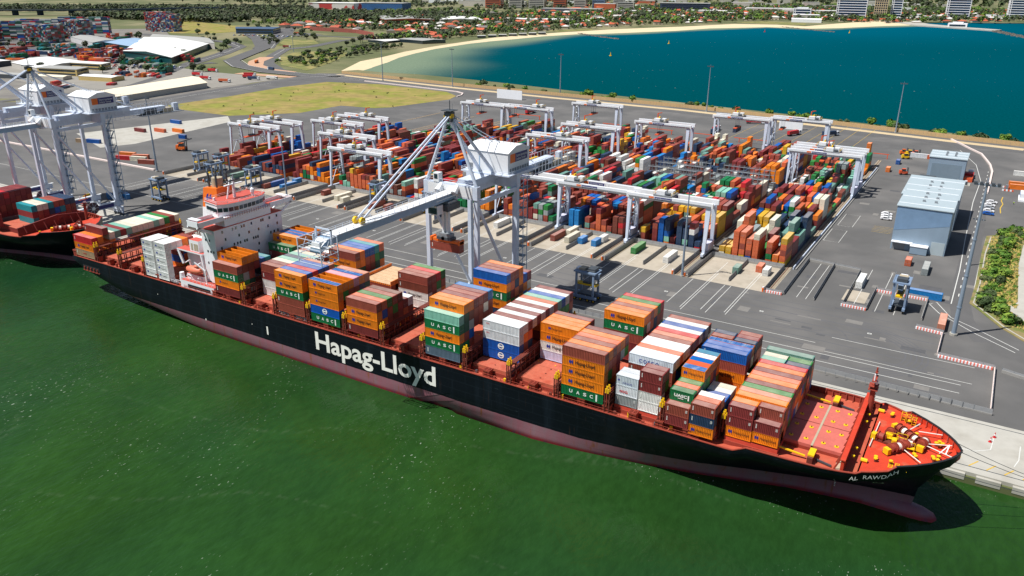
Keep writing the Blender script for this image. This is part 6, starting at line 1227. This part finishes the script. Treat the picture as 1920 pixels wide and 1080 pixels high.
# worker in hi-vis
def person(x, y, label):
    t = thing('person', label, 'person', (x, y, 3.05), .4)
    me = bpy.data.meshes.new('body'); V = [(0, 0, .95), (0, 0, 1.2), (0, 0, 1.42), (0, 0, 1.52), (0, 0, 1.68), (.11, 0, .9), (.13, .05, .5), (.13, 0, .08), (.13, -.15, .04), (-.11, 0, .9), (-.13, -.08, .5), (-.14, .05, .08), (-.14, -.1, .04), (.2, 0, 1.4), (.27, .02, 1.12), (.25, -.1, .88), (-.2, 0, 1.4), (-.27, .02, 1.12), (-.25, -.1, .88)]
    E = [(0, 1), (1, 2), (2, 3), (3, 4), (0, 5), (5, 6), (6, 7), (7, 8), (0, 9), (9, 10), (10, 11), (11, 12), (2, 13), (13, 14), (14, 15), (2, 16), (16, 17), (17, 18)]
    me.from_pydata(V, E, []); o = bpy.data.objects.new('body', me); COL.objects.link(o); o.parent = t
    s = o.modifiers.new('skin', 'SKIN'); o.modifiers.new('sub', 'SUBSURF').levels = 1
    Rr = [.15, .15, .16, .06, .1, .09, .065, .05, .045, .09, .065, .05, .045, .07, .05, .035, .07, .05, .035]
    for v, r in zip(me.skin_vertices[0].data, Rr): v.radius = (r, r)
    me.skin_vertices[0].data[0].use_root = True
    me.materials.append(mat('dark work clothes', srgb(50, 56, 80), .8, var=.1))
    bx('vest', t, lambda m: m.hexa([(-.2, -.17, .95), (.2, -.17, .95), (.2, .17, .95), (-.2, .17, .95), (-.23, -.17, 1.46), (.23, -.17, 1.46), (.23, .17, 1.46), (-.23, .17, 1.46)], mat('hi vis yellow', srgb(200, 240, 30), .6)))
    bx('helmet', t, lambda m: (m.cyl((0, 0, 1.7), (0, 0, 1.82), .13, WHITE, 10, .06), m.cyl((0, 0, 1.68), (0, 0, 1.7), .16, WHITE, 10)))
person(14.5, 346, 'worker in a bright yellow vest standing near the parked cars')
# ================================================================ FAR BUILDINGS
RW = mat('white sheet roof', srgb(226, 226, 222), .6, var=.05, scale=.05); RC = mat('cream sheet roof', srgb(232, 220, 194), .6, var=.04, scale=.05); RGY = mat('grey sheet roof', srgb(160, 160, 156), .7, var=.06, scale=.05); RBL = mat('blue sheet roof', srgb(150, 178, 206), .5, var=.05, scale=.05)
WCR = mat('pale wall', srgb(190, 186, 178), .8, var=.08, scale=.1); WGR = mat('green glass wall', srgb(24, 70, 74), .3, var=.15, scale=.2); BRICK = mat('orange brick', srgb(186, 98, 66), .8, var=.12, scale=.2); YEB = mat('yellow brick', srgb(196, 172, 112), .8, var=.12, scale=.2); ROOFT = mat('terracotta roof', srgb(184, 96, 66), .8, var=.15, scale=.3)
def bldg(name, label, cat, quad, z0, h, wall, roof, ridge=0, win=None):
    cx = sum(p[0] for p in quad)/4; cy = sum(p[1] for p in quad)/4; t = thing(name, label, cat, (cx, cy, z0)); q = [Vector((p[0]-cx, p[1]-cy, 0)) for p in quad]
    ar = sum(q[i].x*q[(i+1) % 4].y-q[(i+1) % 4].x*q[i].y for i in range(4))
    if ar < 0: q = q[::-1]
    Z = lambda v, z: (v.x, v.y, z)
    bx('wall', t, lambda m: m.hexa([Z(v, 0) for v in q]+[Z(v, h) for v in q], wall))
    k = [v*1.015 for v in q]
    def rf(m):
        if ridge:
            a, b = (k[0]+k[1])/2, (k[2]+k[3])/2
            if (k[1]-k[0]).length > (k[2]-k[1]).length: k2 = k[1:]+k[:1]; a, b = (k2[0]+k2[1])/2, (k2[2]+k2[3])/2
            else: k2 = k
            m.face([Z(k2[1], h+.05), Z(k2[2], h+.05), Z(b, h+ridge), Z(a, h+ridge)], roof); m.face([Z(k2[3], h+.05), Z(k2[0], h+.05), Z(a, h+ridge), Z(b, h+ridge)], roof); m.face([Z(k2[0], h+.05), Z(k2[1], h+.05), Z(a, h+ridge)], wall); m.face([Z(k2[2], h+.05), Z(k2[3], h+.05), Z(b, h+ridge)], wall)
        else: m.hexa([Z(v, h+.02) for v in k]+[Z(v, h+.6) for v in k], roof)
    bx('roof', t, rf)
    if win:
        fl, gm = win
        for f in range(fl):
            def w(m):
                for i in range(4):
                    a, b = q[i], q[(i+1) % 4]; d = (b-a); n = Vector((d.y, -d.x, 0)).normalized()*.12; p0 = a+d*.04+n; p1 = a+d*.96+n; m.face([Z(p0, h*(f+.3)/fl), Z(p1, h*(f+.3)/fl), Z(p1, h*(f+.8)/fl), Z(p0, h*(f+.8)/fl)], gm)
            bx('window_band', t, w)
    return t
bldg('warehouse', 'long low warehouse with a cream roof beside the dry field road', 'warehouse', [(-799, 318), (-828, 461), (-764, 431), (-747, 307)], 2, 6, WCR, RC, 2.2)
bldg('warehouse', 'white roofed warehouse behind the apex of the left quay crane', 'warehouse', [(-1151, 425), (-1192, 499), (-1085, 488), (-1050, 405)], 2, 7, WCR, RW, 2)
bldg('warehouse', 'dark walled warehouse with white roof at the far left edge', 'warehouse', [(-1330, 400), (-1330, 440), (-1180, 440), (-1160, 390)], 2, 7, mat('dark wall', srgb(60, 66, 72), .8), RW, 1)
bldg('warehouse', 'grey roofed warehouse nearest the stacked depot', 'warehouse', [(-1513, 727), (-1522, 773), (-1374, 729), (-1353, 669)], 2, 9, mat('light grey wall', srgb(200, 200, 200), .8), RGY, 2)
bldg('warehouse', 'warehouse with a pale blue roof over green doors', 'warehouse', [(-1360, 695), (-1407, 787), (-1279, 752), (-1237, 664)], 2, 8, WGR, RBL, 1.5)
bldg('warehouse', 'very large grey and white roofed warehouse with a green glass front', 'warehouse', [(-1397, 800), (-1180, 770), (-1019, 576), (-1166, 601)], 2, 9, WGR, RW, 4)
bldg('warehouse', 'grey angular annexe behind the large white roofed warehouse', 'warehouse', [(-1430, 850), (-1290, 850), (-1165, 770), (-1380, 800)], 2, 10, WCR, RGY, 3)
bldg('office', 'yellow brick office block near the far left car park', 'office', [(-1045, 400), (-1060, 425), (-1000, 440), (-985, 415)], 2, 8, YEB, RGY, 0, (2, GLASS))
bldg('office', 'second yellow office block with flat roof just behind', 'office', [(-1075, 460), (-1085, 478), (-1030, 490), (-1020, 470)], 2, 8, YEB, RW, 0, (2, GLASS))
bldg('office', 'low dark blue gatehouse building beyond the junction', 'office', [(-1446, 1056), (-1499, 1102), (-1410, 1150), (-1370, 1090)], 2, 10, mat('dark blue cladding', srgb(44, 74, 110), .5, var=.1), mat('slate roof', srgb(70, 92, 120), .6), 0, (2, GLASS))
bldg('office', 'low cream roofed office by the far left car park', 'office', [(-1000, 372), (-1010, 388), (-968, 398), (-960, 382)], 2, 4, WCR, RC, 1)
bldg('office', 'white roofed office in front of the long warehouse', 'office', [(-950, 395), (-958, 415), (-905, 425), (-900, 405)], 2, 5, YEB, RW, 1)
bldg('office', 'grey roofed office beside the lifting yard at left', 'office', [(-1060, 350), (-1070, 366), (-1025, 376), (-1018, 360)], 2, 5, CRDK, RGY, 1)
bldg('clubhouse', 'curved roofed clubhouse with dark glass walls above the beach', 'clubhouse', [(-1015, 1075), (-985, 1120), (-925, 1105), (-945, 1060)], 2, 6, GLASS, RGY, 1.5)
bldg('clubhouse', 'lower pale wing of the clubhouse above the beach', 'clubhouse', [(-1060, 1040), (-1040, 1085), (-1010, 1075), (-1010, 1030)], 2, 4, GLASS, RW, 1)
bldg('factory', 'orange brick factory building with grey roofs behind the verge', 'factory', [(-1560, 1640), (-1420, 1520), (-1320, 1600), (-1480, 1730)], 2, 12, BRICK, RGY, 3, (1, GLASS))
bldg('factory', 'white walled factory beside the orange brick one', 'factory', [(-1420, 1750), (-1330, 1640), (-1240, 1700), (-1330, 1820)], 2, 10, WCR, RW, 3)
bldg('warehouse', 'long white roofed hall among trees in the suburb', 'warehouse', [(-1230, 1810), (-1050, 1870), (-1080, 1930), (-1260, 1870)], 2, 8, WCR, RW, 2)
bldg('warehouse', 'red and white striped store building far at the top', 'warehouse', [(-2300, 2130), (-2130, 2190), (-2160, 2290), (-2330, 2230)], 2, 22, mat('red white wall', srgb(200, 70, 70), .8, var=.1, col2=srgb(226, 220, 216), thr=(.45, .5), scale=.02), RW)
bldg('warehouse', 'blue fronted store building far at the top', 'warehouse', [(-2100, 2200), (-1950, 2250), (-1980, 2340), (-2130, 2290)], 2, 24, mat('blue front', srgb(50, 96, 150), .6, var=.2, scale=.05), RGY)
for i, (x, y, w_, d_, h, wm, rm, l) in enumerate(((-1850, 2650, 60, 50, 46, BRICK, RGY, 'dark red block of flats at the top left of the flats row'), (-1770, 2700, 50, 40, 50, WCR, RW, 'white block of flats next to the dark red one'), (-1690, 2720, 60, 40, 44, WCR, RGY, 'pale wide block of flats in the far row'), (-1600, 2760, 46, 40, 52, BRICK, RW, 'second red block of flats in the far row'), (-1530, 2800, 44, 40, 56, WCR, RW, 'tall white block of flats in the middle of the far row'), (-1450, 2800, 46, 40, 46, mat('slate blue wall', srgb(90, 110, 140), .7), RGY, 'blue grey block of flats in the far row'), (-1380, 2840, 40, 40, 50, WCR, RW, 'white block of flats at the right of the far row'), (-1300, 2700, 60, 40, 30, WCR, RGY, 'low pale block in front of the dark hall'), (-1480, 2450, 200, 70, 12, mat('hall wall', srgb(90, 96, 110), .7), RGY, 'long grey hall in front of the flats'), (-1150, 2750, 170, 80, 30, mat('dark hall wall', srgb(50, 62, 88), .7), RGY, 'big dark blue hall at the top centre'), (-1000, 2620, 160, 60, 12, WCR, RW, 'white roofed hall behind the orange roofs'), (-860, 2850, 150, 60, 16, WCR, RW, 'second white roofed hall right of the first'), (-720, 2800, 170, 50, 14, WCR, RW, 'third long white hall at the top'), (-1220, 2500, 120, 50, 10, WCR, RW, 'low white shed among the far trees'))):
    bldg('far_building', l, 'building', [(x, y), (x+w_, y+w_*.3), (x+w_-d_*.3, y+d_+w_*.3), (x-d_*.3, y+d_)], 2, h, wm, rm, 0, (max(2, int(h/6)), GLASS) if h > 28 else None)
for i in range(64):
    x = -2500+i*34+HR.uniform(-20, 20); y = HR.uniform(2650, 4300)-(500 if i % 4 == 0 else 0); w_ = HR.uniform(30, 110); d_ = HR.uniform(25, 60); h = HR.choice([8, 10, 14, 22])
    bldg('far_building', 'pale flat roofed building among the trees on the far skyline', 'building', [(x, y), (x+w_, y+w_*.3), (x+w_-d_*.3, y+d_+w_*.3), (x-d_*.3, y+d_)], 2, h, HR.choice([WCR, WCR, BRICK, WHITE]), HR.choice([RW, RW, RGY, ROOFT]))['group'] = 'pale buildings of the far skyline'
def tower(label, x, y, w_, d_, fl, style):
    t = thing('apartment_tower', label, 'tower', (x, y, 2), .12); h = fl*3.6
    gl = mat('tower glass', srgb(30, 66, 100), .5, var=.3, scale=.05, spec=.3); sl = WHITE if style != 'tan' else mat('tan concrete', srgb(206, 186, 150), .8, var=.06, scale=.1)
    fl = (fl+1)//2; h = fl*7.2
    bx('glass_wall', t, lambda m: m.box(-w_/2, w_/2, -d_/2, d_/2, 0, h, gl))
    [bx('balcony_slab', t, lambda m: m.box(-w_/2-1.2, w_/2+1.2, -d_/2-1.4, d_/2+1.4, (f+1)*7.2-1.9, (f+1)*7.2, sl)) for f in range(fl)]
    [bx('fin', t, lambda m: m.box(u-.9, u+.9, -d_/2-1.7, d_/2+1.7, 0, h+2, sl)) for u in ((-w_/2, -w_/2+5, w_/2) if style != 'tan' else [(-w_/2+i*w_/6) for i in range(7)])]
    bx('roof_plant', t, lambda m: (m.box(-w_/3, w_/3, -d_/3, d_/3, h, h+4, sl), m.box(-w_/2, w_/2, -d_/2, d_/2, h, h+.5, RGY)))
tower('wide blue glass apartment tower with white floor bands behind the second beach', -461, 2590, 84, 40, 19, 'w'); tower('tan apartment tower with many ribs right of the wide blue one', -392, 2690, 36, 34, 18, 'tan'); tower('blue grey twin of the tan apartment tower', -350, 2715, 30, 30, 19, 'w'); tower('slim blue glass tower with tall white fins behind the pier', -190, 2890, 66, 34, 22, 'w'); tower('rightmost glass tower with white fins at the top right corner', -22, 2960, 60, 34, 20, 'w')
tower('small white and dark apartment block left of the wide blue tower', -600, 2560, 50, 24, 7, 'w')
for i in range(26):
    x = -330+i*17+RN.uniform(-4, 4); y = 2760+i*7+RN.uniform(-30, 60); 
    if abs(x+190) < 40 or abs(x+22) < 36: continue
    bldg('terrace_house', 'white flat roofed terrace building on the far waterfront between the towers', 'house', [(x, y), (x+14, y+2), (x+12, y+16), (x-2, y+14)], 2, RN.choice([9, 12, 14]), WHITE if i % 3 else WCR, RW if i % 2 else ROOFT)['group'] = 'white terrace buildings on the far waterfront'
bldg('boat_house', 'low white boathouse complex at the back of the second beach', 'boathouse', [(-570, 2300), (-490, 2310), (-500, 2350), (-580, 2340)], 2, 8, WHITE, RW, 3)
for i in range(7):
    bldg('beach_hut', 'low white roofed kiosk in the line along the far beach car park', 'kiosk', [(-950+i*8, 1250+i*28), (-938+i*8, 1262+i*28), (-944+i*8, 1272+i*28), (-956+i*8, 1260+i*28)], 2, 4, CRDK, RW)['group'] = 'kiosks along the far beach'
# the elevated freeway
t = thing('freeway_bridge', 'long dark elevated freeway crossing the far left background', 'bridge', (0, 0, 0)); PT = [(-3200, 900), (-2707, 1165), (-2563, 1282), (-2402, 1458), (-2380, 1590), (-2300, 1750)]
DKB = mat('dark viaduct', srgb(58, 74, 96), .8, var=.1, scale=.05)
bx('deck', t, lambda m: (m.ribbon(PT, 34, 15, DKB, 4), m.ribbon(PT, 30, 19.1, ASPH, .1), m.ribbon([(a+11, b-13) for a, b in PT], 1, 19, STEELG, 1.6)))
for i in range(14): 
    f = i/13*(len(PT)-1); k = min(int(f), len(PT)-2); a = Vector(PT[k]).lerp(Vector(PT[k+1]), f-k); bx('pier', t, lambda m: m.box(a.x-4, a.x+4, a.y-8, a.y+8, 1, 15, DKB))
t = thing('noise_wall', 'reddish panelled fence curving along the road behind the scrub', 'fence'); bx('panel', t, lambda m: (m.ribbon([(-1400, 1230), (-1250, 1220), (-1150, 1160), (-1090, 1090)], 2, 2, mat('rust panels', srgb(150, 80, 70), .8, var=.2, scale=.1), 8)))
# ================================================================ HOUSES AND TREES
def house_mesh(a, b, h, r, hip=True):
    m = MB(); WM = mat('house wall', srgb(206, 192, 172), .85, var=.1, scale=.2)
    m.box(-a, a, -b, b, 0, h, WM); e = 1.12; k = a-b if hip else a
    A = [(-a*e, -b*e, h), (a*e, -b*e, h), (a*e, b*e, h), (-a*e, b*e, h)]; P, Q = (-k, 0, h+r), (k, 0, h+r)
    m.face([A[0], A[1], Q, P], CONT); m.face([A[2], A[3], P, Q], CONT); m.face([A[1], A[2], Q], CONT); m.face([A[3], A[0], P], CONT)
    m.box(-a*.6, -a*.2, -b-.06, -b, .8, 2.2, GLASS); m.box(a*.2, a*.6, -b-.06, -b, .8, 2.2, GLASS)
    m.box(k*.3, k*.3+1, -.5, .5, h+r*.5, h+r+1.4, BRICK); return proto(m, 'house')
HM = [house_mesh(9, 6, 3.4, 3.2), house_mesh(11, 6.5, 6, 3.4), house_mesh(8, 6.5, 3.6, 3), house_mesh(10, 5, 6.4, 3, False)]
HCOL = [((190, 92, 60), 'terracotta roofed'), ((176, 84, 58), 'terracotta roofed'), ((200, 108, 76), 'terracotta roofed'), ((120, 116, 112), 'grey roofed'), ((216, 212, 206), 'white roofed')]
nh = 0; HPOS = []
def inland(x, y): return -1 if dseg(x, y, ST) < 40 else 1
while nh < 290:
    y = 1180+ (HR.random()**1.8)*1900; f = HR.random(); x = interp([(1100, -960), (1300, -960), (1500, -930), (1800, -840), (2100, -720), (2300, -480), (2600, -330), (3200, -250)], y)-30-f*(.42*y)
    if HR.random() < .45: y = 2330+HR.random()*800; x = -1000+HR.random()*650
    if y < 1250 and x < -1100: continue
    if any((x-a)**2+(y-b)**2 < 22**2 for a, b in HPOS) or (y < 2280 and x > -700) or (x > -640 and y < 2420) or (y-2420 < (x+300)*.9 and x > -300): continue
    HPOS.append((x, y)); c, n = HCOL[min(4, int(HR.random()*5.6))] if HR.random() > .35 else HCOL[0]
    o = bpy.data.objects.new('house', HM[nh % 4]); COL.objects.link(o); o.location = (x, y, 2); o.rotation_euler = (0, 0, HR.choice([.3, .3+math.pi/2, .5, .1])); f = HR.uniform(.85, 1.1); o.color = (*[v*f for v in srgb(*c)], 1); s = HR.uniform(.95, 1.35); o.scale = (s, s, s)
    tag(o, f'{n} suburban house among the trees beyond the bay', 'house', f'{n} houses of the suburb'); nh += 1
# the rest of the suburb's houses, too many and small to tell apart
m = MB(); m.c = []; k_ = 0; HP2 = []
WCOL = srgb(206, 192, 172)
while k_ < 760:
    y = 1250+(HR.random()**1.2)*2300; f = HR.random(); x = interp([(1100, -970), (1300, -970), (1500, -940), (1800, -850), (2100, -730), (2300, -490), (2600, -340), (3600, -150)], y)-25-f*(.44*y)
    if HR.random() < .5: y = 2330+HR.random()*1300; x = -1100+HR.random()*1050
    if (y < 1400 and x < -1200) or any((x-a)**2+(y-b)**2 < 19**2 for a, b in HPOS+HP2) or (y < 2280 and x > -700) or (x > -640 and y < 2420) or (y-2420 < (x+300)*.9 and x > -300): continue
    HP2.append((x, y)); k_ += 1; a, b, h, r = HR.uniform(8, 13), HR.uniform(5.5, 8), HR.choice([3.4, 3.4, 6]), 3.2; t = HR.choice([.3, .3+1.57, .5]); c, s_ = math.cos(t), math.sin(t)
    P = lambda u, v, z: (x+u*c-v*s_, y+u*s_+v*c, 2+z); cc = HCOL[min(4, int(HR.random()*6.5))][0] if HR.random() > .4 else HCOL[HR.randint(0, 2)][0]; fc = HR.uniform(.85, 1.1); cc = tuple(q*fc for q in srgb(*cc)); n0 = len(m.f)
    m.hexa([P(-a, -b, 0), P(a, -b, 0), P(a, b, 0), P(-a, b, 0), P(-a, -b, h), P(a, -b, h), P(a, b, h), P(-a, b, h)], CONTA); m.c += [WCOL]*(len(m.f)-n0); n0 = len(m.f); e = 1.12; k = a-b
    A = [P(-a*e, -b*e, h+.05), P(a*e, -b*e, h+.05), P(a*e, b*e, h+.05), P(-a*e, b*e, h+.05)]; p_, q_ = P(-k, 0, h+r), P(k, 0, h+r)
    m.face([A[0], A[1], q_, p_], CONTA); m.face([A[2], A[3], p_, q_], CONTA); m.face([A[1], A[2], q_], CONTA); m.face([A[3], A[0], p_], CONTA); m.c += [cc]*(len(m.f)-n0)
HPOS += HP2
tag(m.build('suburb_houses'), 'sea of small terracotta and grey roofed houses of the far suburb', 'houses', kind='stuff')
def crown(seed, R, H, n, ls, mtl, flat=.8):
    r = random.Random(seed); m = MB(); lobes = [(r.uniform(-.5, .5)*R, r.uniform(-.5, .5)*R, H+r.uniform(-.28, .3)*R, R*r.uniform(.34, .62)) for _ in range(9)]
    for i in range(n):
        cx, cy, cz, lr = r.choice(lobes); u = Vector((r.gauss(0, 1), r.gauss(0, 1), r.gauss(0, 1)+.25)).normalized(); d = lr*r.uniform(.7, 1.08); p = Vector((cx, cy, cz))+Vector((u.x*d, u.y*d, u.z*d*flat))
        nn = (u+Vector((r.uniform(-.6, .6), r.uniform(-.6, .6), r.uniform(-.3, .8)))).normalized(); a = nn.orthogonal().normalized(); b = nn.cross(a); s = ls*r.uniform(.6, 1.3); t = r.uniform(0, 6.28); a, b = a*math.cos(t)+b*math.sin(t), b*math.cos(t)-a*math.sin(t)
        m.face([p-a*s-b*s*.6, p+a*s*.9-b*s*.7, p+a*s*.7+b*s*.8, p-a*s*.8+b*s*.7], mtl)
    return m
def trunk_mb(H, R):
    m = MB(); m.cyl((0, 0, 0), (0, .2, H*.75), R*.08, TRUNK, 7, R*.045)
    for i in range(4): a = i*1.6; m.cyl((0, .1, H*.45+i*.1*H), (math.cos(a)*R*.45, math.sin(a)*R*.45, H*.95), R*.04, TRUNK, 5, R*.015)
    return m
TV = []
for i, (mt, fl, nm) in enumerate(((LEAF3, .8, 'olive green bushy'), (LEAF, .9, 'mid green rounded'), (LEAF2, .8, 'bright green broad'), (LEAF3, 1.15, 'dark tall'))): TV.append((proto(crown(i+1, 5, 6.2 if i != 3 else 8, 330, .85, mt, fl), 'crown'), proto(trunk_mb(6.2, 5), 'trunk'), nm))
def tree(x, y, z, s, v, label, group, name='tree'):
    o = bpy.data.objects.new('trunk', TV[v][1]); e = bpy.data.objects.new(name, None); COL.objects.link(e); COL.objects.link(o); o.parent = e
    c = bpy.data.objects.new('crown', TV[v][0]); COL.objects.link(c); c.parent = e; e.location = (x, y, z); e.scale = (s*HR.uniform(.9, 1.15), s*HR.uniform(.9, 1.15), s*HR.uniform(.85, 1.1)); e.rotation_euler = (0, 0, HR.uniform(0, 6.28)); tag(e, label, 'tree', group); return e
TN = 0
for i in range(170):         # scrub behind the sandy beach
    t_ = HR.random(); y = 660+t_*330; x = interp([(640, -790), (750, -850), (820, -870), (920, -905), (1020, -930)], y)-12-HR.random()*(95 if t_ < .75 else 60); v = HR.choice([0, 0, 1, 2]); tree(x, y, 1.9, HR.uniform(.45, .95), v, f'{TV[v][2]} tree in the scrub between the junction and the sandy beach', f'{TV[v][2]} trees of the beach scrub')
for x, y, s, l in ((-1170, 800, 1.5, 'large spreading tree at the corner of the big white roofed warehouse'), (-1155, 780, 1.2, 'second spreading tree at the warehouse corner'), (-1090, 720, .9, 'lone tree on the small verge between the two roads'), (-1110, 560, 1.1, 'tree in front of the green glass warehouse'), (-1060, 590, .7, 'small tree right of the green glass front'), (-1010, 440, 1.1, 'left tree of the row below the depot'), (-995, 455, 1.0, 'second tree of the row below the depot'), (-975, 470, 1.15, 'third tree of the row below the depot'), (-955, 490, 1.1, 'fourth tree of the row below the depot'), (-940, 500, .9, 'last tree of the row below the depot'), (-1085, 425, 1.3, 'tall thin tree by the yellow brick office'), (-1480, 985, 1.4, 'rounded tree right of the last depot stack'), (-1420, 960, 1.0, 'paired tree at the edge of the dry far field'), (-1410, 968, .9, 'second of the paired trees at the far field'), (-1500, 860, 1.2, 'tree in front of the grey depot wall'), (-1480, 840, 1.2, 'middle tree in front of the grey depot wall'), (-1455, 830, 1.1, 'right tree in front of the grey depot wall'), (-1520, 690, 1.3, 'tree left of the grey roofed warehouse'), (-1535, 670, 1.2, 'second tree left of the grey roofed warehouse'), (-1560, 640, 1.0, 'dark round tree at the foot of the red depot stack'), (-1240, 945, .9, 'small tree beside the dark blue gatehouse')):
    tree(x, y, 2, s, HR.choice([0, 1]), l, 'trees by the roads at far left')
ns = 0
for (a, b), (c, d) in zip(SW[2:], SW[3:]):
    for i in range(13):
        t_ = HR.random(); x, y = a+(c-a)*t_, b+(d-b)*t_; k = HR.uniform(2, 26 if x < -60 else 14); tree(x, y+k, .4, HR.uniform(.4, .95), HR.choice([1, 2]), 'low green bush on the bank between the fence and the bay', 'bushes on the bay bank', 'bush')
for i in range(95):         # planting at the right edge
    y = HR.uniform(152, 292); x0 = interp([(150, 17), (168, 7), (195, 7), (240, 7.5), (272, 9), (292, 14)], y); x = x0+HR.random()**1.2*(7 if y < 262 else 12); v = HR.choice([2, 2, 2, 1]); tree(x, y, 2.9-1.4, HR.uniform(.3, .6), v, f'{TV[v][2]} shrub in the planting at the right edge', f'{TV[v][2]} shrubs at the right edge', 'shrub')
for i in range(40):
    x = HR.uniform(-680, -500); y = HR.uniform(330, 545)
    if x > -560 and y < 425: continue
    tree(x, y, 2.7, HR.uniform(.08, .2), 1, 'small dark tussock growing in the dry grass field', 'tussocks in the dry field', 'tussock')
XT = [((-1560, 560), (-1300, 640)), ((-1250, 700), (-1020, 640)), ((-1120, 540), (-930, 520)), ((-1000, 470), (-880, 560)), ((-1420, 905), (-1200, 860)), ((-1640, 640), (-1500, 900)), ((-1350, 1120), (-1150, 1000)), ((-1290, 1000), (-1140, 880)), ((-1500, 1180), (-1250, 1180)), ((-1100, 1130), (-1000, 900)), ((-1900, 1150), (-1500, 1200)), ((-1100, 1300), (-960, 1180)), ((-1300, 1300), (-1000, 1420))]
for (a, b), (c, d) in XT:
    for i in range(7):
        t_ = HR.random(); v = HR.choice([0, 1, 3]); tree(a+(c-a)*t_+HR.uniform(-12, 12), b+(d-b)*t_+HR.uniform(-12, 12), 2, HR.uniform(.6, 1.25), v, f'{TV[v][2]} tree among the roads and sheds at far left', f'{TV[v][2]} trees among the far left roads')
# grass tufts at the right edge
m = MB(); r = random.Random(4); TUF = mat('straw tufts', srgb(190, 168, 96), .9, var=.25, scale=.5)
for i in range(2000):
    y = r.uniform(150, 292); x0 = interp([(150, 17), (168, 6), (195, 5), (240, 5.5), (272, 6), (292, 14)], y); x = x0+r.random()**.6*(9 if y < 172 else 13); h = r.uniform(.4, 1.1); a = r.uniform(0, 3.14); w_ = r.uniform(.2, .6); 
    m.face([(x-w_*math.cos(a), y-w_*math.sin(a), 3.2), (x+w_*math.cos(a), y+w_*math.sin(a), 3.2), (x+w_*1.3*math.cos(a)+.2, y+w_*1.3*math.sin(a), 3.2+h), (x-w_*.9*math.cos(a), y-w_*.9*math.sin(a)+.2, 3.2+h*.9)], TUF if r.random() < .6 else LEAF2)
tag(m.build('straw_grass'), 'straw coloured grass tufts in the planting at the right edge', 'grass', kind='stuff')
# the wooded suburb and the belts of trees beyond, as masses
def mass(name, label, gen, n, leaves, ls, mtl, seed):
    r = random.Random(seed); M = [MB() for _ in mtl]
    m = MB(); out = 0; tries = 0
    while out < n and tries < n*20:
        tries += 1; p = gen(r)
        if not p: continue
        x, y, R = p; out += 1; mt = r.choice(mtl); lb = [(r.uniform(-.4, .4)*R, r.uniform(-.4, .4)*R, R*r.uniform(.8, 1.3), R*r.uniform(.4, .7)) for _ in range(4)]
        for i in range(leaves):
            cx, cy, cz, lr = r.choice(lb); u = Vector((r.gauss(0, 1), r.gauss(0, 1)-.3, r.gauss(0, 1)+.5)).normalized(); q = Vector((x+cx, y+cy, 2+cz))+u*lr*r.uniform(.8, 1.05); nn = (u+Vector((r.uniform(-.5, .5), r.uniform(-.5, .5), r.uniform(-.2, .8)))).normalized(); a = nn.orthogonal().normalized(); b = nn.cross(a); s = R*ls*r.uniform(.7, 1.3)
            m.face([q-a*s-b*s*.7, q+a*s-b*s*.6, q+a*s*.8+b*s*.8, q-a*s*.8+b*s*.7], mt)
    tag(m.build(name), label, 'trees', kind='stuff')
def g1(r):
    y = 1080+(r.random()**1.3)*2600; x = interp([(1000, -960), (1300, -955), (1500, -925), (1800, -835), (2100, -715), (2300, -470), (2600, -320), (3200, -200), (3900, -100)], y)-18-r.random()*(.55*y if y < 2300 else .36*y)
    if r.random() < .3: y = 2250+r.random()*1500; x = -900+r.random()*1000
    if (y < 2280 and x > -700) or (x > -640 and y < 2380) or (y-2420 < (x+300)*.9 and x > -300) or (x < -1100 and y < 1300): return None
    for a, b in HPOS:
        if (x-a)**2+(y-b)**2 < 11**2: return None
    return (x, y, r.uniform(4, 8) if y < 1700 else r.uniform(5.5, 10))
mass('suburb_trees', 'green tree cover of the suburb beyond the bay', g1, 4300, 26, .27, [LEAF, LEAF, LEAF3, LEAF2], 31)
def g2(r):
    k = r.random()
    if k < .4: t_ = r.random(); x = -3300+t_*1000+r.uniform(-60, 60); y = 1000+t_*760+r.uniform(40, 420)
    elif k < .55: x = r.uniform(-2350, -1800); y = 1140+(x+2350)*.12+r.uniform(-60, 60)+150
    elif k < .85: x = r.uniform(-2300, -1350); y = 1560+(x+2300)*.12+r.uniform(-100, 330)
    else: x = r.uniform(-3400, -1500); y = 2350+r.random()*1400
    return (x, y, r.uniform(6, 11))
mass('tree_belt', 'dark belts of trees along the far freeway', g2, 4200, 26, .3, [LEAF3, LEAF3, LEAF], 32)
def g3(r): return (r.uniform(-9000, 1500), r.uniform(3900, 7500), r.uniform(9, 18))
mass('horizon_trees', 'green tree cover towards the horizon', g3, 4200, 14, .45, [LEAF, LEAF3], 33)
